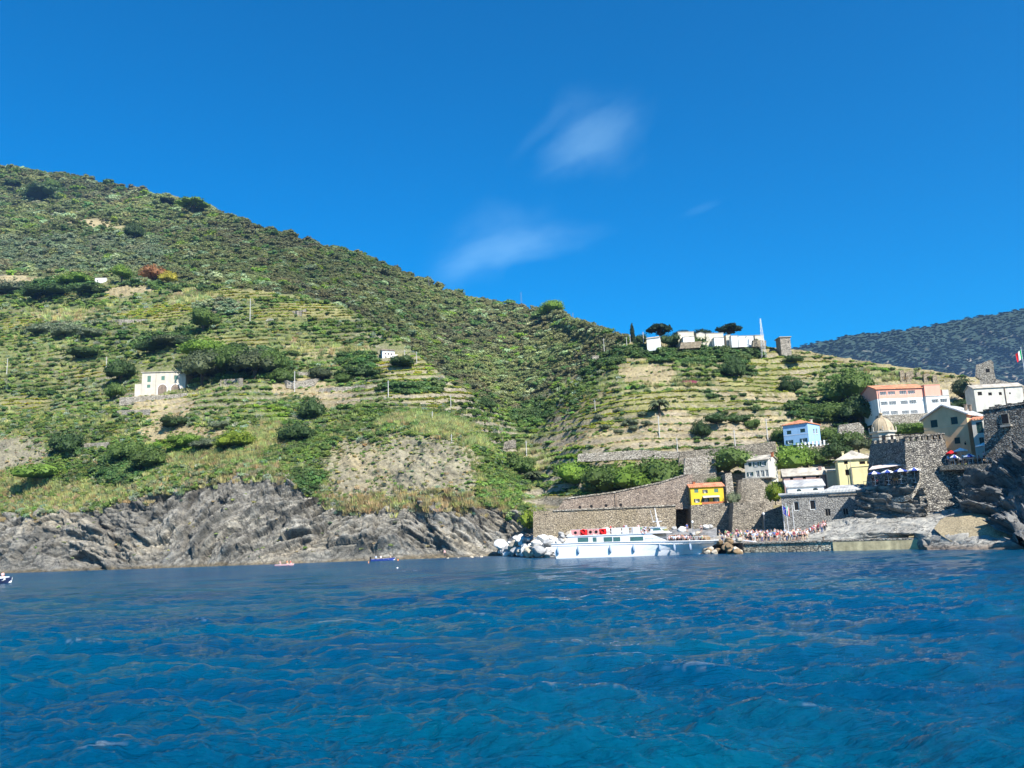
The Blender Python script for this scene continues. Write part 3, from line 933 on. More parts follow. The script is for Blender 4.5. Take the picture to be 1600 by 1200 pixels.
for i in sel:
    u = rng.random(); acc = 0
    sp_ = SPEC[kd[i]]
    for ch, vs, rg, cn in sp_:
        acc += ch
        if u <= acc: break
    nz_ = fr[ri_[i], ci_[i]]
    v_ = vs[int(rng.integers(len(vs)))]
    s_ = rg[0] + (rg[1] - rg[0]) * rng.random() ** 1.5
    s_ *= .95 * (pt[i][1] / 270) ** .8
    on_rock = rock[ri_[i], ci_[i]] > .3 or allscr[ri_[i], ci_[i]] > .4
    if on_rock: s_ *= .6; cn = ('olive', 'cane', 'straw', 'green')[int(rng.integers(4))]
    if isterr[i] and v_ in (6, 7) and (nz_ < .1): pass
    vi.append(v_); sc3.append((s_ * (.85 + .4 * rng.random()), s_ * (.85 + .4 * rng.random()), s_ * (.55 + .4 * rng.random() + (.2 if v_ in (4, 5, 8) else 0))))
    yw = yaw1[ri_[i], ci_[i]] + rng.normal() * .12 if v_ in (6, 7) else rng.random() * 6.28
    ro.append((rng.normal() * .1, rng.normal() * .1, yw))
    co3.append(GREEN[cn]); pp.append(pt[i] - np.array([0, 0, .12 * s_]))
co3 = np.array(co3); pa_ = np.array(pp)
co3 *= (1 + .5 * fbm(pa_[:, 0], pa_[:, 1], pa_[:, 2], 16, 3, 55))[:, None]
co3 = jit(co3, len(co3), seed=5)
scatter('scrub', pp, vi, sc3, ro, co3)
print('scrub', len(pp))

# fringe of reeds and agaves hanging over the cliff top
fr_p, fr_v, fr_s, fr_r, fr_c = [], [], [], [], []
for i in range(1500):
    x = rng.uniform(-60, 800); y = float(T1_rock(np.array([x]))[0]) + rng.normal() * 9 - 6
    p = ground(x, y)
    a = rng.random() * (.7 if 500 < x < 790 else 1); v_ = 8 if a < .05 else (9 if a < .1 else int(rng.integers(4, 6)) if a < .7 else int(rng.integers(0, 4)))
    s_ = rng.uniform(.8, 1.7)
    fr_p.append(p); fr_v.append(v_); fr_s.append((s_,) * 3); fr_r.append((0, 0, rng.random() * 6)); fr_c.append(GREEN['blue'] * 1.2 if v_ == 8 else GREEN['grey'] if v_ == 9 else GREEN[('cane', 'straw', 'straw')[int(rng.integers(3))]] if v_ in (4, 5) else GREEN[('green', 'olive')[int(rng.integers(2))]])
scatter('cliff_edge_reeds', fr_p, fr_v, fr_s, fr_r, jit(np.array(fr_c), len(fr_c), seed=6))

# woods on the mountainside
NW = 60000
ci2 = rng.integers(4, len(px2) - 4, NW); ri2 = rng.integers(2, G2.shape[0], NW)
pt2 = G2[ri2, ci2]
n2 = fbm(pt2[:, 0], pt2[:, 1], pt2[:, 2], 60, 3, 101); n3 = fbm(pt2[:, 0], pt2[:, 1], pt2[:, 2], 22, 3, 102)
xx2, yy2 = gx2[ri2, ci2], gy2[ri2, ci2]
gap = (((xx2 - 140) / 75) ** 2 + ((yy2 - 349 - (xx2 - 140) * .15) / 9) ** 2 < 1)
sel = np.nonzero(~(gap & (rng.random(NW) < .85)))[0]
big2 = fbm(pt2[:, 0], pt2[:, 1], pt2[:, 2], 110, 3, 103)
base_c = np.where((n2 > .14)[:, None], GREEN['brown'] * .62, np.where((n3 > .15)[:, None], col(.175, .195, .075), col(.135, .155, .06)))
base_c = np.where((rng.random(NW) < .12)[:, None], GREEN['dark'], base_c); base_c = np.where((rng.random(NW) < .06)[:, None], GREEN['bright'] * .6, base_c)
base_c = np.where((rng.random(NW) < .08)[:, None], GREEN['olive'], base_c)
dist = np.linalg.norm(pt2, axis=1)
base_c = base_c * (1.4 + .55 * np.clip(big2 * 2, -1, 1))[:, None]
left2 = ((xx2 < 260) & (yy2 > 372) & (yy2 < 425) & (rng.random(NW) < .8))[:, None]
base_c = np.where(left2, GREEN['olive'] * .8, base_c)
sz = 1.15 * (1.0 + 1.3 * rng.random(NW) ** 2 + 2.2 * (rng.random(NW) < .09)) * (dist / 600) ** .8
scatter('woodland', pt2[sel] - np.array([0, 0, .3]), rng.integers(0, 4, len(sel)), np.stack([sz[sel] * rng.uniform(.9, 1.3, len(sel)), sz[sel] * rng.uniform(.9, 1.3, len(sel)), sz[sel] * rng.uniform(.65, .95, len(sel))], 1),
        np.stack([rng.normal(size=len(sel)) * .1, rng.normal(size=len(sel)) * .1, rng.random(len(sel)) * 6.28], 1), jit(base_c[sel], len(sel), .08, .16, 8))
NF = 42000
ci3 = rng.integers(2, len(px3) - 2, NF); ri3 = rng.integers(20, G3.shape[0], NF); pt3 = G3[ri3, ci3]
s3_ = rng.uniform(5, 8, NF)
scatter('far_forest', pt3, rng.integers(0, 4, NF), np.stack([s3_, s3_, s3_ * .45], 1), np.stack([0 * s3_, 0 * s3_, rng.random(NF) * 6], 1), jit(np.tile(col(.038, .06, .04), (NF, 1)), NF, .1, .2, 9))
# ================================================================ BUILDING KIT
A3_ = np.array


def Dsea(x, y, z=0.0):
    """distance along +Y at which the photo ray x,y meets height z"""
    return float((z - CZ) / E(np.array(float(x)), np.array(float(y))))


class Frame:
    """a wall plane: origin at photo pixel (x,y) and distance D, running along yaw; converts photo pixels to metres on it"""
    def __init__(s, x, y, D, yaw, z=None):
        s.A = VZ(x, z, D) if z is not None else V(x, y, D)
        s.yaw = R(yaw); s.u = Vector((math.cos(s.yaw), math.sin(s.yaw), 0)); s.n = Vector((math.sin(s.yaw), -math.cos(s.yaw), 0))

    def loc(s, x, y, off=0.0):
        """photo pixel -> (u,z) on the plane set `off` metres behind the front"""
        a = P(x, y, 100.) - A3_([0, 0, CZ]); d = Vector(a)
        o = Vector((0, 0, CZ)); A = s.A - s.n * off
        t = (A - o).dot(s.n) / d.dot(s.n); p = o + d * t - s.A
        return p.dot(s.u), p.z

    def side(s, L):
        g = Frame.__new__(Frame); g.A = s.A + s.u * L; g.yaw = s.yaw + math.pi / 2
        g.u = Vector((math.cos(g.yaw), math.sin(g.yaw), 0)); g.n = Vector((math.sin(g.yaw), -math.cos(g.yaw), 0))
        return g


def sheet(mb, O, u, n, L, z0, z1, holes, dep=.22, mi=0):
    """upright wall sheet with real openings and reveals; holes are (u0,z0,u1,z1)"""
    O, u, n = Vector(O), Vector(u), Vector(n)
    hs_ = [(max(.05, a), max(z0 + .02, b), min(L - .05, c), min(z1 - .05, d)) for a, b, c, d in holes]
    us = sorted({0, L} | {q for h in hs_ for q in (h[0], h[2])}); zs = sorted({z0, z1} | {q for h in hs_ for q in (h[1], h[3])})
    pt = lambda a, z, k=0: O + u * a - n * k + Vector((0, 0, z))
    for i in range(len(us) - 1):
        for j in range(len(zs) - 1):
            cu, cz = (us[i] + us[i + 1]) / 2, (zs[j] + zs[j + 1]) / 2
            if any(h[0] < cu < h[2] and h[1] < cz < h[3] for h in hs_): continue
            mb.add([pt(us[i], zs[j]), pt(us[i + 1], zs[j]), pt(us[i + 1], zs[j + 1]), pt(us[i], zs[j + 1])], [(0, 1, 2, 3)], mi)
    for h in hs_:
        c = [(h[0], h[1]), (h[2], h[1]), (h[2], h[3]), (h[0], h[3])]
        for k in range(4):
            a, b = c[k], c[(k + 1) % 4]
            mb.add([pt(*a), pt(*b), pt(*b, dep), pt(*a, dep)], [(0, 1, 2, 3)], mi)
    return hs_


M = {}
M['glass'] = plain('window glass', (.02, .03, .04), .08, .2, spec=.6)
M['dark'] = plain('dark opening', (.012, .012, .013), .9, .2)
M['frame_w'] = plain('white painted wood', (.75, .75, .72), .5, .1)
M['frame_b'] = plain('brown wood', (.12, .07, .04), .6, .2)
M['shut_g'] = plain('green shutters', (.012, .05, .045), .55, .2, 4)
M['shut_lg'] = plain('weathered green shutters', (.10, .20, .15), .6, .2, 4)
M['white'] = plain('white wall paint', (.78, .78, .74), .8, .12, .5, streak=.12)
M['offwhite'] = plain('off white plaster', (.66, .63, .54), .85, .2, .6, streak=.18)
M['cream'] = plain('cream plaster', (.80, .70, .36), .85, .15, .6, streak=.15)
M['beige'] = plain('beige plaster', (.62, .50, .34), .85, .2, .6, streak=.15)
M['yellow'] = plain('yellow plaster', (.78, .52, .035), .8, .15, .7, streak=.12)
M['blue'] = plain('light blue plaster', (.33, .55, .80), .8, .1, .7, streak=.1)
M['pink'] = plain('salmon plaster', (.80, .38, .28), .8, .1, .6, streak=.08)
M['oldpink'] = plain('faded pink plaster', (.48, .31, .27), .9, .3, .9, streak=.3)
M['tan'] = plain('tan plaster', (.74, .50, .28), .85, .15, .5, streak=.12)
M['villa'] = plain('pale villa plaster', (.62, .56, .45), .9, .2, .6, streak=.15)
M['concrete'] = plain('concrete', (.40, .37, .31), .9, .35, .7, bump=.4, streak=.2)
M['cem'] = plain('cemetery plaster', (.60, .55, .44), .9, .2, .4, streak=.15)
M['ivory'] = plain('dome render', (.50, .40, .26), .85, .25, .5, streak=.3)
M['metal'] = plain('grey metal', (.30, .30, .31), .45, .15, metal=.6)
M['wmetal'] = plain('white painted metal', (.75, .75, .75), .4, .08)
M['pole'] = plain('weathered pole', (.52, .50, .46), .8, .3, 2)
M['redtrim'] = plain('terracotta trim', (.42, .14, .06), .8, .2)


def tiles(name, c1, c2, along='x', size=.45, joint=.22):
    m, nt, b = newmat(name)
    co = coords(nt)
    wv = N(nt, 'ShaderNodeTexWave', wave_type='BANDS', bands_direction='X' if along == 'x' else 'Y', i_Scale=1.0 / size * .32, i_Distortion=.6); nt.links.new(co, wv.inputs['Vector'])
    v = N(nt, 'ShaderNodeTexVoronoi'); v.inputs['Scale'].default_value = 2.2; nt.links.new(co, v.inputs['Vector'])
    sp_ = nt.nodes.new('ShaderNodeSeparateColor'); nt.links.new(v.outputs['Color'], sp_.inputs[0])
    n = N(nt, 'ShaderNodeTexNoise', i_Scale=.5, i_Detail=5.0); nt.links.new(co, n.inputs['Vector'])
    c = mixc(nt, sp_.outputs[0], c1, c2)
    c = mixc(nt, 1.0, c, ramp(nt, n.outputs[0], [(.35, (.62, .62, .64)), (.62, (1.1, 1.1, 1.1))]), 'MULTIPLY')
    c = mixc(nt, 1.0, c, ramp(nt, wv.outputs[0], [(.0, (1 - joint,) * 3), (.4, (1, 1, 1))]), 'MULTIPLY')
    nt.links.new(c, b.inputs['Base Color']); b.inputs['Roughness'].default_value = .85
    bp = N(nt, 'ShaderNodeBump', i_Strength=.6, i_Distance=.1); nt.links.new(wv.outputs[0], bp.inputs['Height']); nt.links.new(bp.outputs[0], b.inputs['Normal'])
    return m


M['terracotta'] = tiles('terracotta tiles', (.58, .20, .09), (.74, .32, .17))
M['slate'] = tiles('pale slate slabs', (.46, .41, .32), (.58, .52, .41), size=.25, joint=.08)
M['greyslate'] = tiles('grey slate slabs', (.44, .44, .42), (.55, .55, .52), size=.25, joint=.08)
M['brownroof'] = tiles('old brown tiles', (.20, .15, .11), (.32, .24, .17))
M['st_grey'] = masonry('grey rubble wall', (.17, .145, .11), (.43, .375, .29), size=.5, stain=(.30, .27, .21), stain_amt=.35)
M['st_bast'] = masonry('bastion rubble', (.055, .052, .05), (.47, .43, .36), joint=(.02, .02, .02), size=.42, flat=1.8, stain=(.36, .34, .28), stain_amt=.45, bump=1.5)
M['st_tan'] = masonry('tan stone wall', (.26, .21, .145), (.48, .40, .285), size=.5, stain=(.34, .27, .16), stain_amt=.5)
M['st_red'] = masonry('reddish stone wall', (.26, .21, .17), (.50, .41, .32), size=.5, flat=2.6, stain=(.22, .15, .11), stain_amt=.4)
M['st_church'] = masonry('church wall stone', (.22, .215, .20), (.38, .365, .325), size=.45, flat=1.7, stain=(.24, .235, .22), stain_amt=.4, bump=.7)
M['st_pale'] = masonry('pale dry stone', (.24, .21, .17), (.56, .51, .42), size=.6, flat=2.2, stain=(.36, .31, .22), stain_amt=.4)


class House:
    def __init__(s, name, label, cat, x, y, D, yaw, xr, yt, dep, wall, drop=0.0, group=None, z=None):
        s.f = Frame(x, y, D, yaw, z)
        q0 = s.f.A - Vector((0, 0, CZ))
        n = Vector(RV * F - (xr - 800) * FW); s.L = -q0.dot(n) / s.f.u.dot(n)
        n = Vector(UV * F - (600 - yt) * FW); s.H = -q0.dot(n) / n.z
        s.dep = dep; s.wall = wall; s.drop = drop
        s.root = empty(name, s.f.A, s.f.yaw); tag(s.root, label, cat, group)
        s.holes = {'F': [], 'R': [], 'L': []}; s.todo = []
        s.mb = MB()
        s.gable = None

    def rect(s, side, x0, y0, x1, y1):
        fr_ = s.f if side == 'F' else s.f.side(s.L) if side == 'R' else s.f.side(0)
        a, b = fr_.loc(x0, y1), fr_.loc(x1, y0)
        return (min(a[0], b[0]), a[1], max(a[0], b[0]), b[1])

    def win(s, side, boxes, kind='g', shut='shut_g', fm='frame_w'):
        for bx_ in boxes:
            h = s.rect(side, *bx_)
            s.holes[side].append(h); s.todo.append((side, h, kind, shut, fm))
        return s

    def axes(s, side):
        return {'F': (Vector((0, 0, 0)), Vector((1, 0, 0)), Vector((0, -1, 0)), s.L), 'R': (Vector((s.L, 0, 0)), Vector((0, 1, 0)), Vector((1, 0, 0)), s.dep), 'L': (Vector((0, 0, 0)), Vector((0, 1, 0)), Vector((-1, 0, 0)), s.dep)}[side]

    def walls(s, name='wall'):
        mb = s.mb
        for sd in ('F', 'R', 'L'):
            O, u, n, L = s.axes(sd)
            s.holes[sd] = [h for h in s.holes[sd]]
            sheet(mb, O, u, n, L, -s.drop, s.H, s.holes[sd])
        mb.add([(0, s.dep, -s.drop), (s.L, s.dep, -s.drop), (s.L, s.dep, s.H), (0, s.dep, s.H)], [(0, 1, 2, 3)])
        if s.gable:
            k, r_ = s.gable
            if k == 'x':
                for X_ in (0, s.L): mb.prism([(X_, 0, s.H), (X_, s.dep, s.H), (X_, s.dep / 2, s.H + r_)], (.02 if X_ == 0 else -.02, 0, 0))
            if k == 'y':
                for Y_ in (0, s.dep): mb.prism([(0, Y_, s.H), (s.L, Y_, s.H), (s.L * s.rx, Y_, s.H + r_)], (0, .02 if Y_ == 0 else -.02, 0))
        s.wo = mb.build(name, M[s.wall] if isinstance(s.wall, str) else s.wall, s.root)
        for sd, h, kind, shut, fm in s.todo: s.window(sd, h, kind, shut, fm)
        return s

    def window(s, sd, h, kind, shut, fm):
        O, u, n, L = s.axes(sd)
        a, b, c, d = h; w_, hh = c - a, d - b; t = min(.1, w_ * .14)
        def bar(mb, u0, z0, u1, z1, k0, k1):
            p = [O + u * u0 - n * k0 + Vector((0, 0, z0)), O + u * u1 - n * k0 + Vector((0, 0, z0)), O + u * u1 - n * k0 + Vector((0, 0, z1)), O + u * u0 - n * k0 + Vector((0, 0, z1))]
            mb.prism(p, -n * (k1 - k0))
        if kind == 's':
            mb = MB()
            bar(mb, a + .01, b + .01, (a + c) / 2 - .01, d - .01, .05, .11); bar(mb, (a + c) / 2 + .01, b + .01, c - .01, d - .01, .05, .11)
            mb.build('shutter', M[shut], s.root)
            return
        fr2 = MB()
        bar(fr2, a, b, a + t, d, .1, .17); bar(fr2, c - t, b, c, d, .1, .17); bar(fr2, a + t, b, c - t, b + t, .1, .17); bar(fr2, a + t, d - t, c - t, d, .1, .17)
        if kind != 'k': bar(fr2, (a + c) / 2 - t * .4, b + t, (a + c) / 2 + t * .4, d - t, .11, .16)
        nm = 'door' if kind == 'd' else 'window'
        fo = fr2.build(nm, M[fm], s.root)
        pn = MB(); bar(pn, a + t * .9, b + t * .9, c - t * .9, d - t * .9, .18, .2)
        pn.build('pane', M['dark'] if kind == 'k' else M['glass'], fo)
        if kind == 'o':
            for q0, q1 in ((a - w_ * .5, a - .02), (c + .02, c + w_ * .5)):
                sm_ = MB(); bar(sm_, q0, b, q1, d, -.07, -.015); sm_.build('shutter', M[shut], s.root)
        if kind in 'go' and w_ > .6:
            sl = MB(); bar(sl, a - .08, b - .1, c + .08, b - .01, -.1, 0); sl.build('sill', M['frame_w' if fm == 'frame_w' else 'concrete'], fo)

    def roof(s, kind, rise, mat_, over=.4, t=.16, rx=.5, name='roof'):
        L, Dp, H, o = s.L, s.dep, s.H, over
        mb = MB(); dn = (0, 0, -t); s.rx = rx
        k = rise / (Dp / 2) if kind in ('gx', 'hip') else 0
        if kind == 'flat':
            mb.box(-o, -o, H, L + o, Dp + o, H + t)
        elif kind == 'gx':
            e = H - k * o + t; rz_ = H + rise + t
            mb.prism([(-o, -o, e), (L + o, -o, e), (L + o, Dp / 2, rz_), (-o, Dp / 2, rz_)], dn)
            mb.prism([(-o, Dp / 2, rz_), (L + o, Dp / 2, rz_), (L + o, Dp + o, e), (-o, Dp + o, e)], dn)
            s.gable = ('x', rise)
        elif kind == 'gy':
            X_ = L * rx; k1 = rise / X_; k2 = rise / (L - X_)
            mb.prism([(-o, -o, H - k1 * o + t), (X_, -o, H + rise + t), (X_, Dp + o, H + rise + t), (-o, Dp + o, H - k1 * o + t)], dn)
            mb.prism([(X_, -o, H + rise + t), (L + o, -o, H - k2 * o + t), (L + o, Dp + o, H - k2 * o + t), (X_, Dp + o, H + rise + t)], dn)
            s.gable = ('y', rise)
        elif kind == 'hip':
            hb = min(Dp, L) / 2 * .98; e = H + t
            a, b, c, d = (-o, -o, e), (L + o, -o, e), (L + o, Dp + o, e), (-o, Dp + o, e)
            r1, r2 = (hb, Dp / 2, e + rise), (L - hb, Dp / 2, e + rise)
            if Dp > L: r1, r2 = (L / 2, hb, e + rise), (L / 2, Dp - hb, e + rise)
            if Dp > L: fs = [(a, b, r1), (b, c, r2, r1), (c, d, r2), (d, a, r1, r2)]
            else: fs = [(a, b, r2, r1), (b, c, r2), (c, d, r1, r2), (d, a, r1)]
            for f_ in fs: mb.add(list(f_), [tuple(range(len(f_)))])
            mb.box(-o, -o, H, L + o, Dp + o, H + t - .003)
        elif kind == 'shed':
            mb.prism([(-o, -o, H + t), (L + o, -o, H + t), (L + o, Dp, H + rise + t), (-o, Dp, H + rise + t)], dn)
        s.ro = mb.build(name, M[mat_], s.root)
        return s

    def part(s, name, mb, mat_, parent=None, label=None):
        o = mb.build(name, M[mat_] if isinstance(mat_, str) else mat_, parent or s.root)
        if label: o['label'] = label
        return o

    def chimney(s, x, y, w_=.5, h=.9, mat_='concrete', z=None):
        mb = MB(); z = s.H if z is None else z
        mb.box(x, y, z, x + w_, y + w_, z + h); mb.box(x - .08, y - .08, z + h + .002, x + w_ + .08, y + w_ + .08, z + h + .1)
        mb.build('chimney', M[mat_], s.ro)
        return s


def wallpoly(name, label, cat, pts, D, yaw, thick, mat_, holes=(), group=None, origin=None, cap=None):
    """stone wall whose outline is given in photo pixels on its own plane, with real thickness"""
    ox, oy = origin or pts[0]
    f = Frame(ox, oy, D, yaw)
    loc = [f.loc(*p) for p in pts]
    mb = MB()
    mb.prism([(a, 0, z) for a, z in loc], (0, thick, 0))
    o = mb.build(name, M[mat_], None, f.A, rz=f.yaw)
    if label: tag(o, label, cat, group)
    return o, f


def window_in(f, root, x0, y0, x1, y1, arch=False, fm='frame_w', pm='glass', name='window', off=-.02):
    a, b = f.loc(x0, y1), f.loc(x1, y0)
    u0, z0, u1, z1 = a[0], a[1], b[0], b[1]
    if u1 < u0: u0, u1 = u1, u0
    n = 8 if arch else 2
    out = [(u0, z0), (u1, z0)] + ([(u1, z1), (u0, z1)] if not arch else [((u0 + u1) / 2 + (u1 - u0) / 2 * math.cos(t), z1 - (u1 - u0) / 2 + (u1 - u0) / 2 * math.sin(t)) for t in [math.pi * k / n for k in range(n + 1)]])
    fr_ = MB(); cx = (u0 + u1) / 2; cz = (z0 + z1) / 2
    big = [(cx + (p[0] - cx) * 1.22, cz + (p[1] - cz) * 1.12) for p in out]
    fr_.prism([(p[0], off - .1, p[1]) for p in big], (0, .12, 0))
    fo = fr_.build(name, M[fm], root)
    pn = MB(); pn.prism([(p[0], off - .14, p[1]) for p in out], (0, .02, 0))
    pn.build('pane', M[pm], fo)
    return fo


# ================================================================ HOUSES OF THE VILLAGE
h = House('yellow_house', 'bright yellow two-storey house with an orange tiled roof above the harbour wall', 'house', 1080.5, 788, 186, -4, 1132, 761.5, 6.5, 'yellow', drop=1.5)
h.roof('gx', .9, 'terracotta', .35)
h.win('F', [(1085, 764, 1091, 770)], 's', 'shut_lg').win('F', [(1116, 763.5, 1122, 769.5)], 's', 'shut_lg').win('F', [(1100, 765, 1103.5, 770.5)], 'o', 'shut_g')
h.win('F', [(1087, 779.5, 1091, 784.5)], 'o').win('F', [(1100, 778.5, 1105, 784.5)], 'o').win('F', [(1117, 777.5, 1121.5, 784)], 'o')
h.walls().chimney(1.0, 2.2, .5, 1.2, 'redtrim')
mb = MB(); a = h.f.loc(1098, 778); b = h.f.loc(1124, 776)
mb.prism([(a[0], -.9, a[1]), (b[0], -.9, a[1]), (b[0], 0, a[1] + .35), (a[0], 0, a[1] + .35)], (0, 0, .08)); h.part('awning', mb, 'offwhite', label='cream awning over the lower windows')
mb = MB(); mb.box(h.L * .3, -.95, -.75, h.L + .4, -.8, .35); h.part('balcony_parapet', mb, 'redtrim')

h = House('white_house', 'white two-storey house with green shutters and tan roof on a high rubble base', 'house', 1165, 747, 200, -38, 1202, 720.5, 5.6, 'offwhite', drop=1.2)
h.roof('gx', 1.1, 'slate', .35)
h.win('F', [(1169.5, 723, 1174, 729.3)], 's').win('F', [(1179.5, 722, 1183.5, 728.3), (1190, 721, 1194.3, 727.3)], 'o').win('F', [(1170.5, 737.5, 1174.5, 744)], 'o')
h.win('F', [(1181.5, 735, 1186, 745.5), (1189, 734.5, 1193.5, 745), (1196.2, 733.5, 1200, 744.5)], 'd')
h.win('R', [(1210, 722, 1212, 726)], 'g')
h.walls().chimney(6.3, 1.0, .5, 1.0, 'redtrim', h.H + .5)

h = House('blue_house', 'light blue two-storey villa with dark green shutters and a low orange hipped roof', 'house', 1226, 697, 231, -42, 1264.5, 665.5, 8.2, 'blue')
h.roof('hip', 1.4, 'terracotta', .3)
h.win('F', [(1229.5, 672.5, 1236, 679), (1250.5, 669.5, 1257.5, 676)], 's').win('F', [(1231.5, 687.5, 1236.5, 693.5), (1253.5, 684.5, 1258.5, 691)], 'o')
h.win('R', [(1271, 670.5, 1273, 678), (1275.3, 670, 1277.3, 677.5)], 'g')
h.walls().chimney(6.0, 4.5, .5, 1.1, 'offwhite', h.H + .2)
mb = MB(); a = h.f.loc(1226, 681.5); mb.box(-.03, -.04, a[1], h.L + .03, -.003, a[1] + .1); h.part('string_course', mb, 'frame_w')

h = House('pink_long_house', 'long low house of faded pink plaster with a pale slate roof behind the church', 'house', 1227, 772, 176, -14, 1292, 744, 5.2, 'oldpink', drop=1.5)
h.roof('gx', 1.5, 'slate', .3)
h.win('F', [(1234.5, 745.7, 1239, 750), (1254.5, 744.3, 1259, 748.5), (1275, 743, 1280, 747)], 'k', fm='frame_b')
h.walls().chimney(7.2, 1.2, .6, 1.3, 'oldpink', h.H + .3)
h = House('beige_annex', 'small beige annex between the pink house and the cream house', 'annex', 1294, 757, 172, -14, 1311, 737, 4, 'beige', drop=1)
h.roof('shed', .6, 'slate', .2); h.walls()

h = House('cream_house', 'pale yellow house with brown windows and slate roof beside the stone bastion', 'house', 1312.5, 756, 166, -16, 1366, 719.5, 6.2, 'cream', drop=1.2)
h.roof('hip', 1.9, 'slate', .35)
h.win('F', [(1319, 719.8, 1324.3, 725.5), (1321.3, 733.5, 1326.5, 743), (1336.5, 732, 1343, 742)], 'k', fm='frame_b').win('F', [(1343, 720.5, 1351.5, 725.5), (1355, 720.3, 1361, 725)], 'k', fm='frame_b')
h.walls().chimney(1.2, 2.5, .4, 1.0, 'cream', h.H + .8)
mb = MB(); a = h.f.loc(1333, 755); b = h.f.loc(1366, 728); mb.box(a[0], -.5, -1, b[0], -.002, b[1]); mb.box(a[0] - .1, -.62, b[1] + .002, b[0], -.004, b[1] + .15); h.part('front_bay', mb, 'cream')
mb = MB(); a = h.f.loc(1331.5, 755); mb.tube([(a[0], -.58, -1), (a[0], -.58, h.H - .2)], .06); h.part('drainpipe', mb, 'concrete')

# church: tall harbour wall, aisle with lunettes, slate roofs
root = None
h = House('church', 'grey stone church wall with tall windows and a pale cornice standing over the quay', 'church', 1226, 834, 158, -20, 1359, 774, 9.0, 'st_church', drop=2)
h.win('F', [(1241, 783.5, 1247.5, 798), (1266, 781.5, 1273.5, 796.5)], 'k', fm='frame_w')
h.win('F', [(1290, 795, 1293, 806.5), (1294, 795, 1297, 806.2), (1318, 794, 1321, 804.8), (1322, 794, 1325, 804.5)], 'k', fm='concrete')
h.rx = .5; h.walls()
mb = MB(); mb.box(-.4, -.45, h.H + .002, h.L + .3, 9.2, h.H + .35); mb.box(-.25, -.28, h.H - .25, h.L + .2, -.003, h.H); h.part('cornice', mb, 'greyslate')
mb = MB()
for i in range(46):
    q = 8.4 + i * .22
    if q < h.L: mb.box(q, -.22, h.H - .62, q + .11, -.003, h.H - .28)
h.part('corbel_frieze', mb, 'concrete')
g = MB(); a = h.f.loc(1289, 765); x0 = a[0]
g.prism([(x0 - .4, -.1, h.H + .36), (h.L, -.1, h.H + .36), (h.L, 3.6, h.H + 1.3), (x0 + 1.5, 3.6, h.H + 1.3)], (0, 0, .12)); h.part('roof', g, 'greyslate')
# aisle
f2 = Frame(1231, 771, 165, -14)
al = MB(); a = f2.loc(1231, 762.5); b = f2.loc(1289, 759)
al.box(0, 0, -1.5, b[0], 4.5, a[1] - .0)
ho = House('church_aisle', 'low white church aisle with two half-round lunette windows under a slate roof', 'church aisle', 1231, 771, 165, -14, 1288, 762, 4.5, 'white', drop=1.5)
ho.roof('shed', 1.5, 'greyslate', .3); ho.walls()
for x0, x1, yb, yt in ((1244.5, 1252.5, 767.7, 761.8), (1270, 1278.5, 766, 760)):
    a = ho.f.loc(x0, yb); b = ho.f.loc(x1, yb); r_ = (b[0] - a[0]) / 2; cx = (a[0] + b[0]) / 2
    pl = [(cx + r_ * math.cos(t), -.05, a[1] + r_ * .95 * math.sin(t)) for t in [math.pi * k / 10 for k in range(11)]]
    m1 = MB(); m1.prism([(cx + (p[0] - cx) * 1.15, -.04, a[1] + (p[2] - a[1]) * 1.15) for p in pl], (0, .038, 0)); w_ = m1.build('lunette_window', M['frame_w'], ho.root)
    m1 = MB(); m1.prism(pl, (0, .008, 0)); m1.build('pane', M['glass'], w_)

# school-like building
h = House('school_building', 'long three-storey building, salmon pink above and white below, with rows of windows', 'building', 1374, 649, 238, 2, 1449, 608, 9.5, 'white', drop=2)
h.roof('gx', 1.7, 'terracotta', .4)
def wgroup(x0, x1, y0, y1, n, gap=.24):
    o = []
    w_ = (x1 - x0) / n
    for i in range(n):
        yy_ = y0 - (y0 - y1) * 0
        o.append((x0 + i * w_ + w_ * gap / 2, y0 - .045 * i * w_, x0 + (i + 1) * w_ - w_ * gap / 2, y1 - .045 * i * w_))
    return o
rows_ = [((1374.3, 1385), 612, 617.5), ((1387, 1398.5), 611.5, 617), ((1405, 1416.5), 610.5, 616.2), ((1418, 1429.5), 610, 615.7),
         ((1376, 1387), 627.5, 633.5), ((1389, 1400.5), 627, 633), ((1407, 1418.5), 626, 632), ((1420.5, 1432), 625.2, 631.3),
         ((1378.5, 1390), 642.7, 648.4), ((1391.5, 1403), 642.2, 648), ((1409, 1420.5), 641.5, 647), ((1422.5, 1434), 641, 646.5)]
for (x0, x1), y0, y1 in rows_: h.win('F', wgroup(x0, x1, y0, y1, 4), 'g')
h.walls()
a = h.f.loc(1371, 623)[1]
mb = MB()
mb.box(-.012, .0, a, h.L, .0, a) if False else None
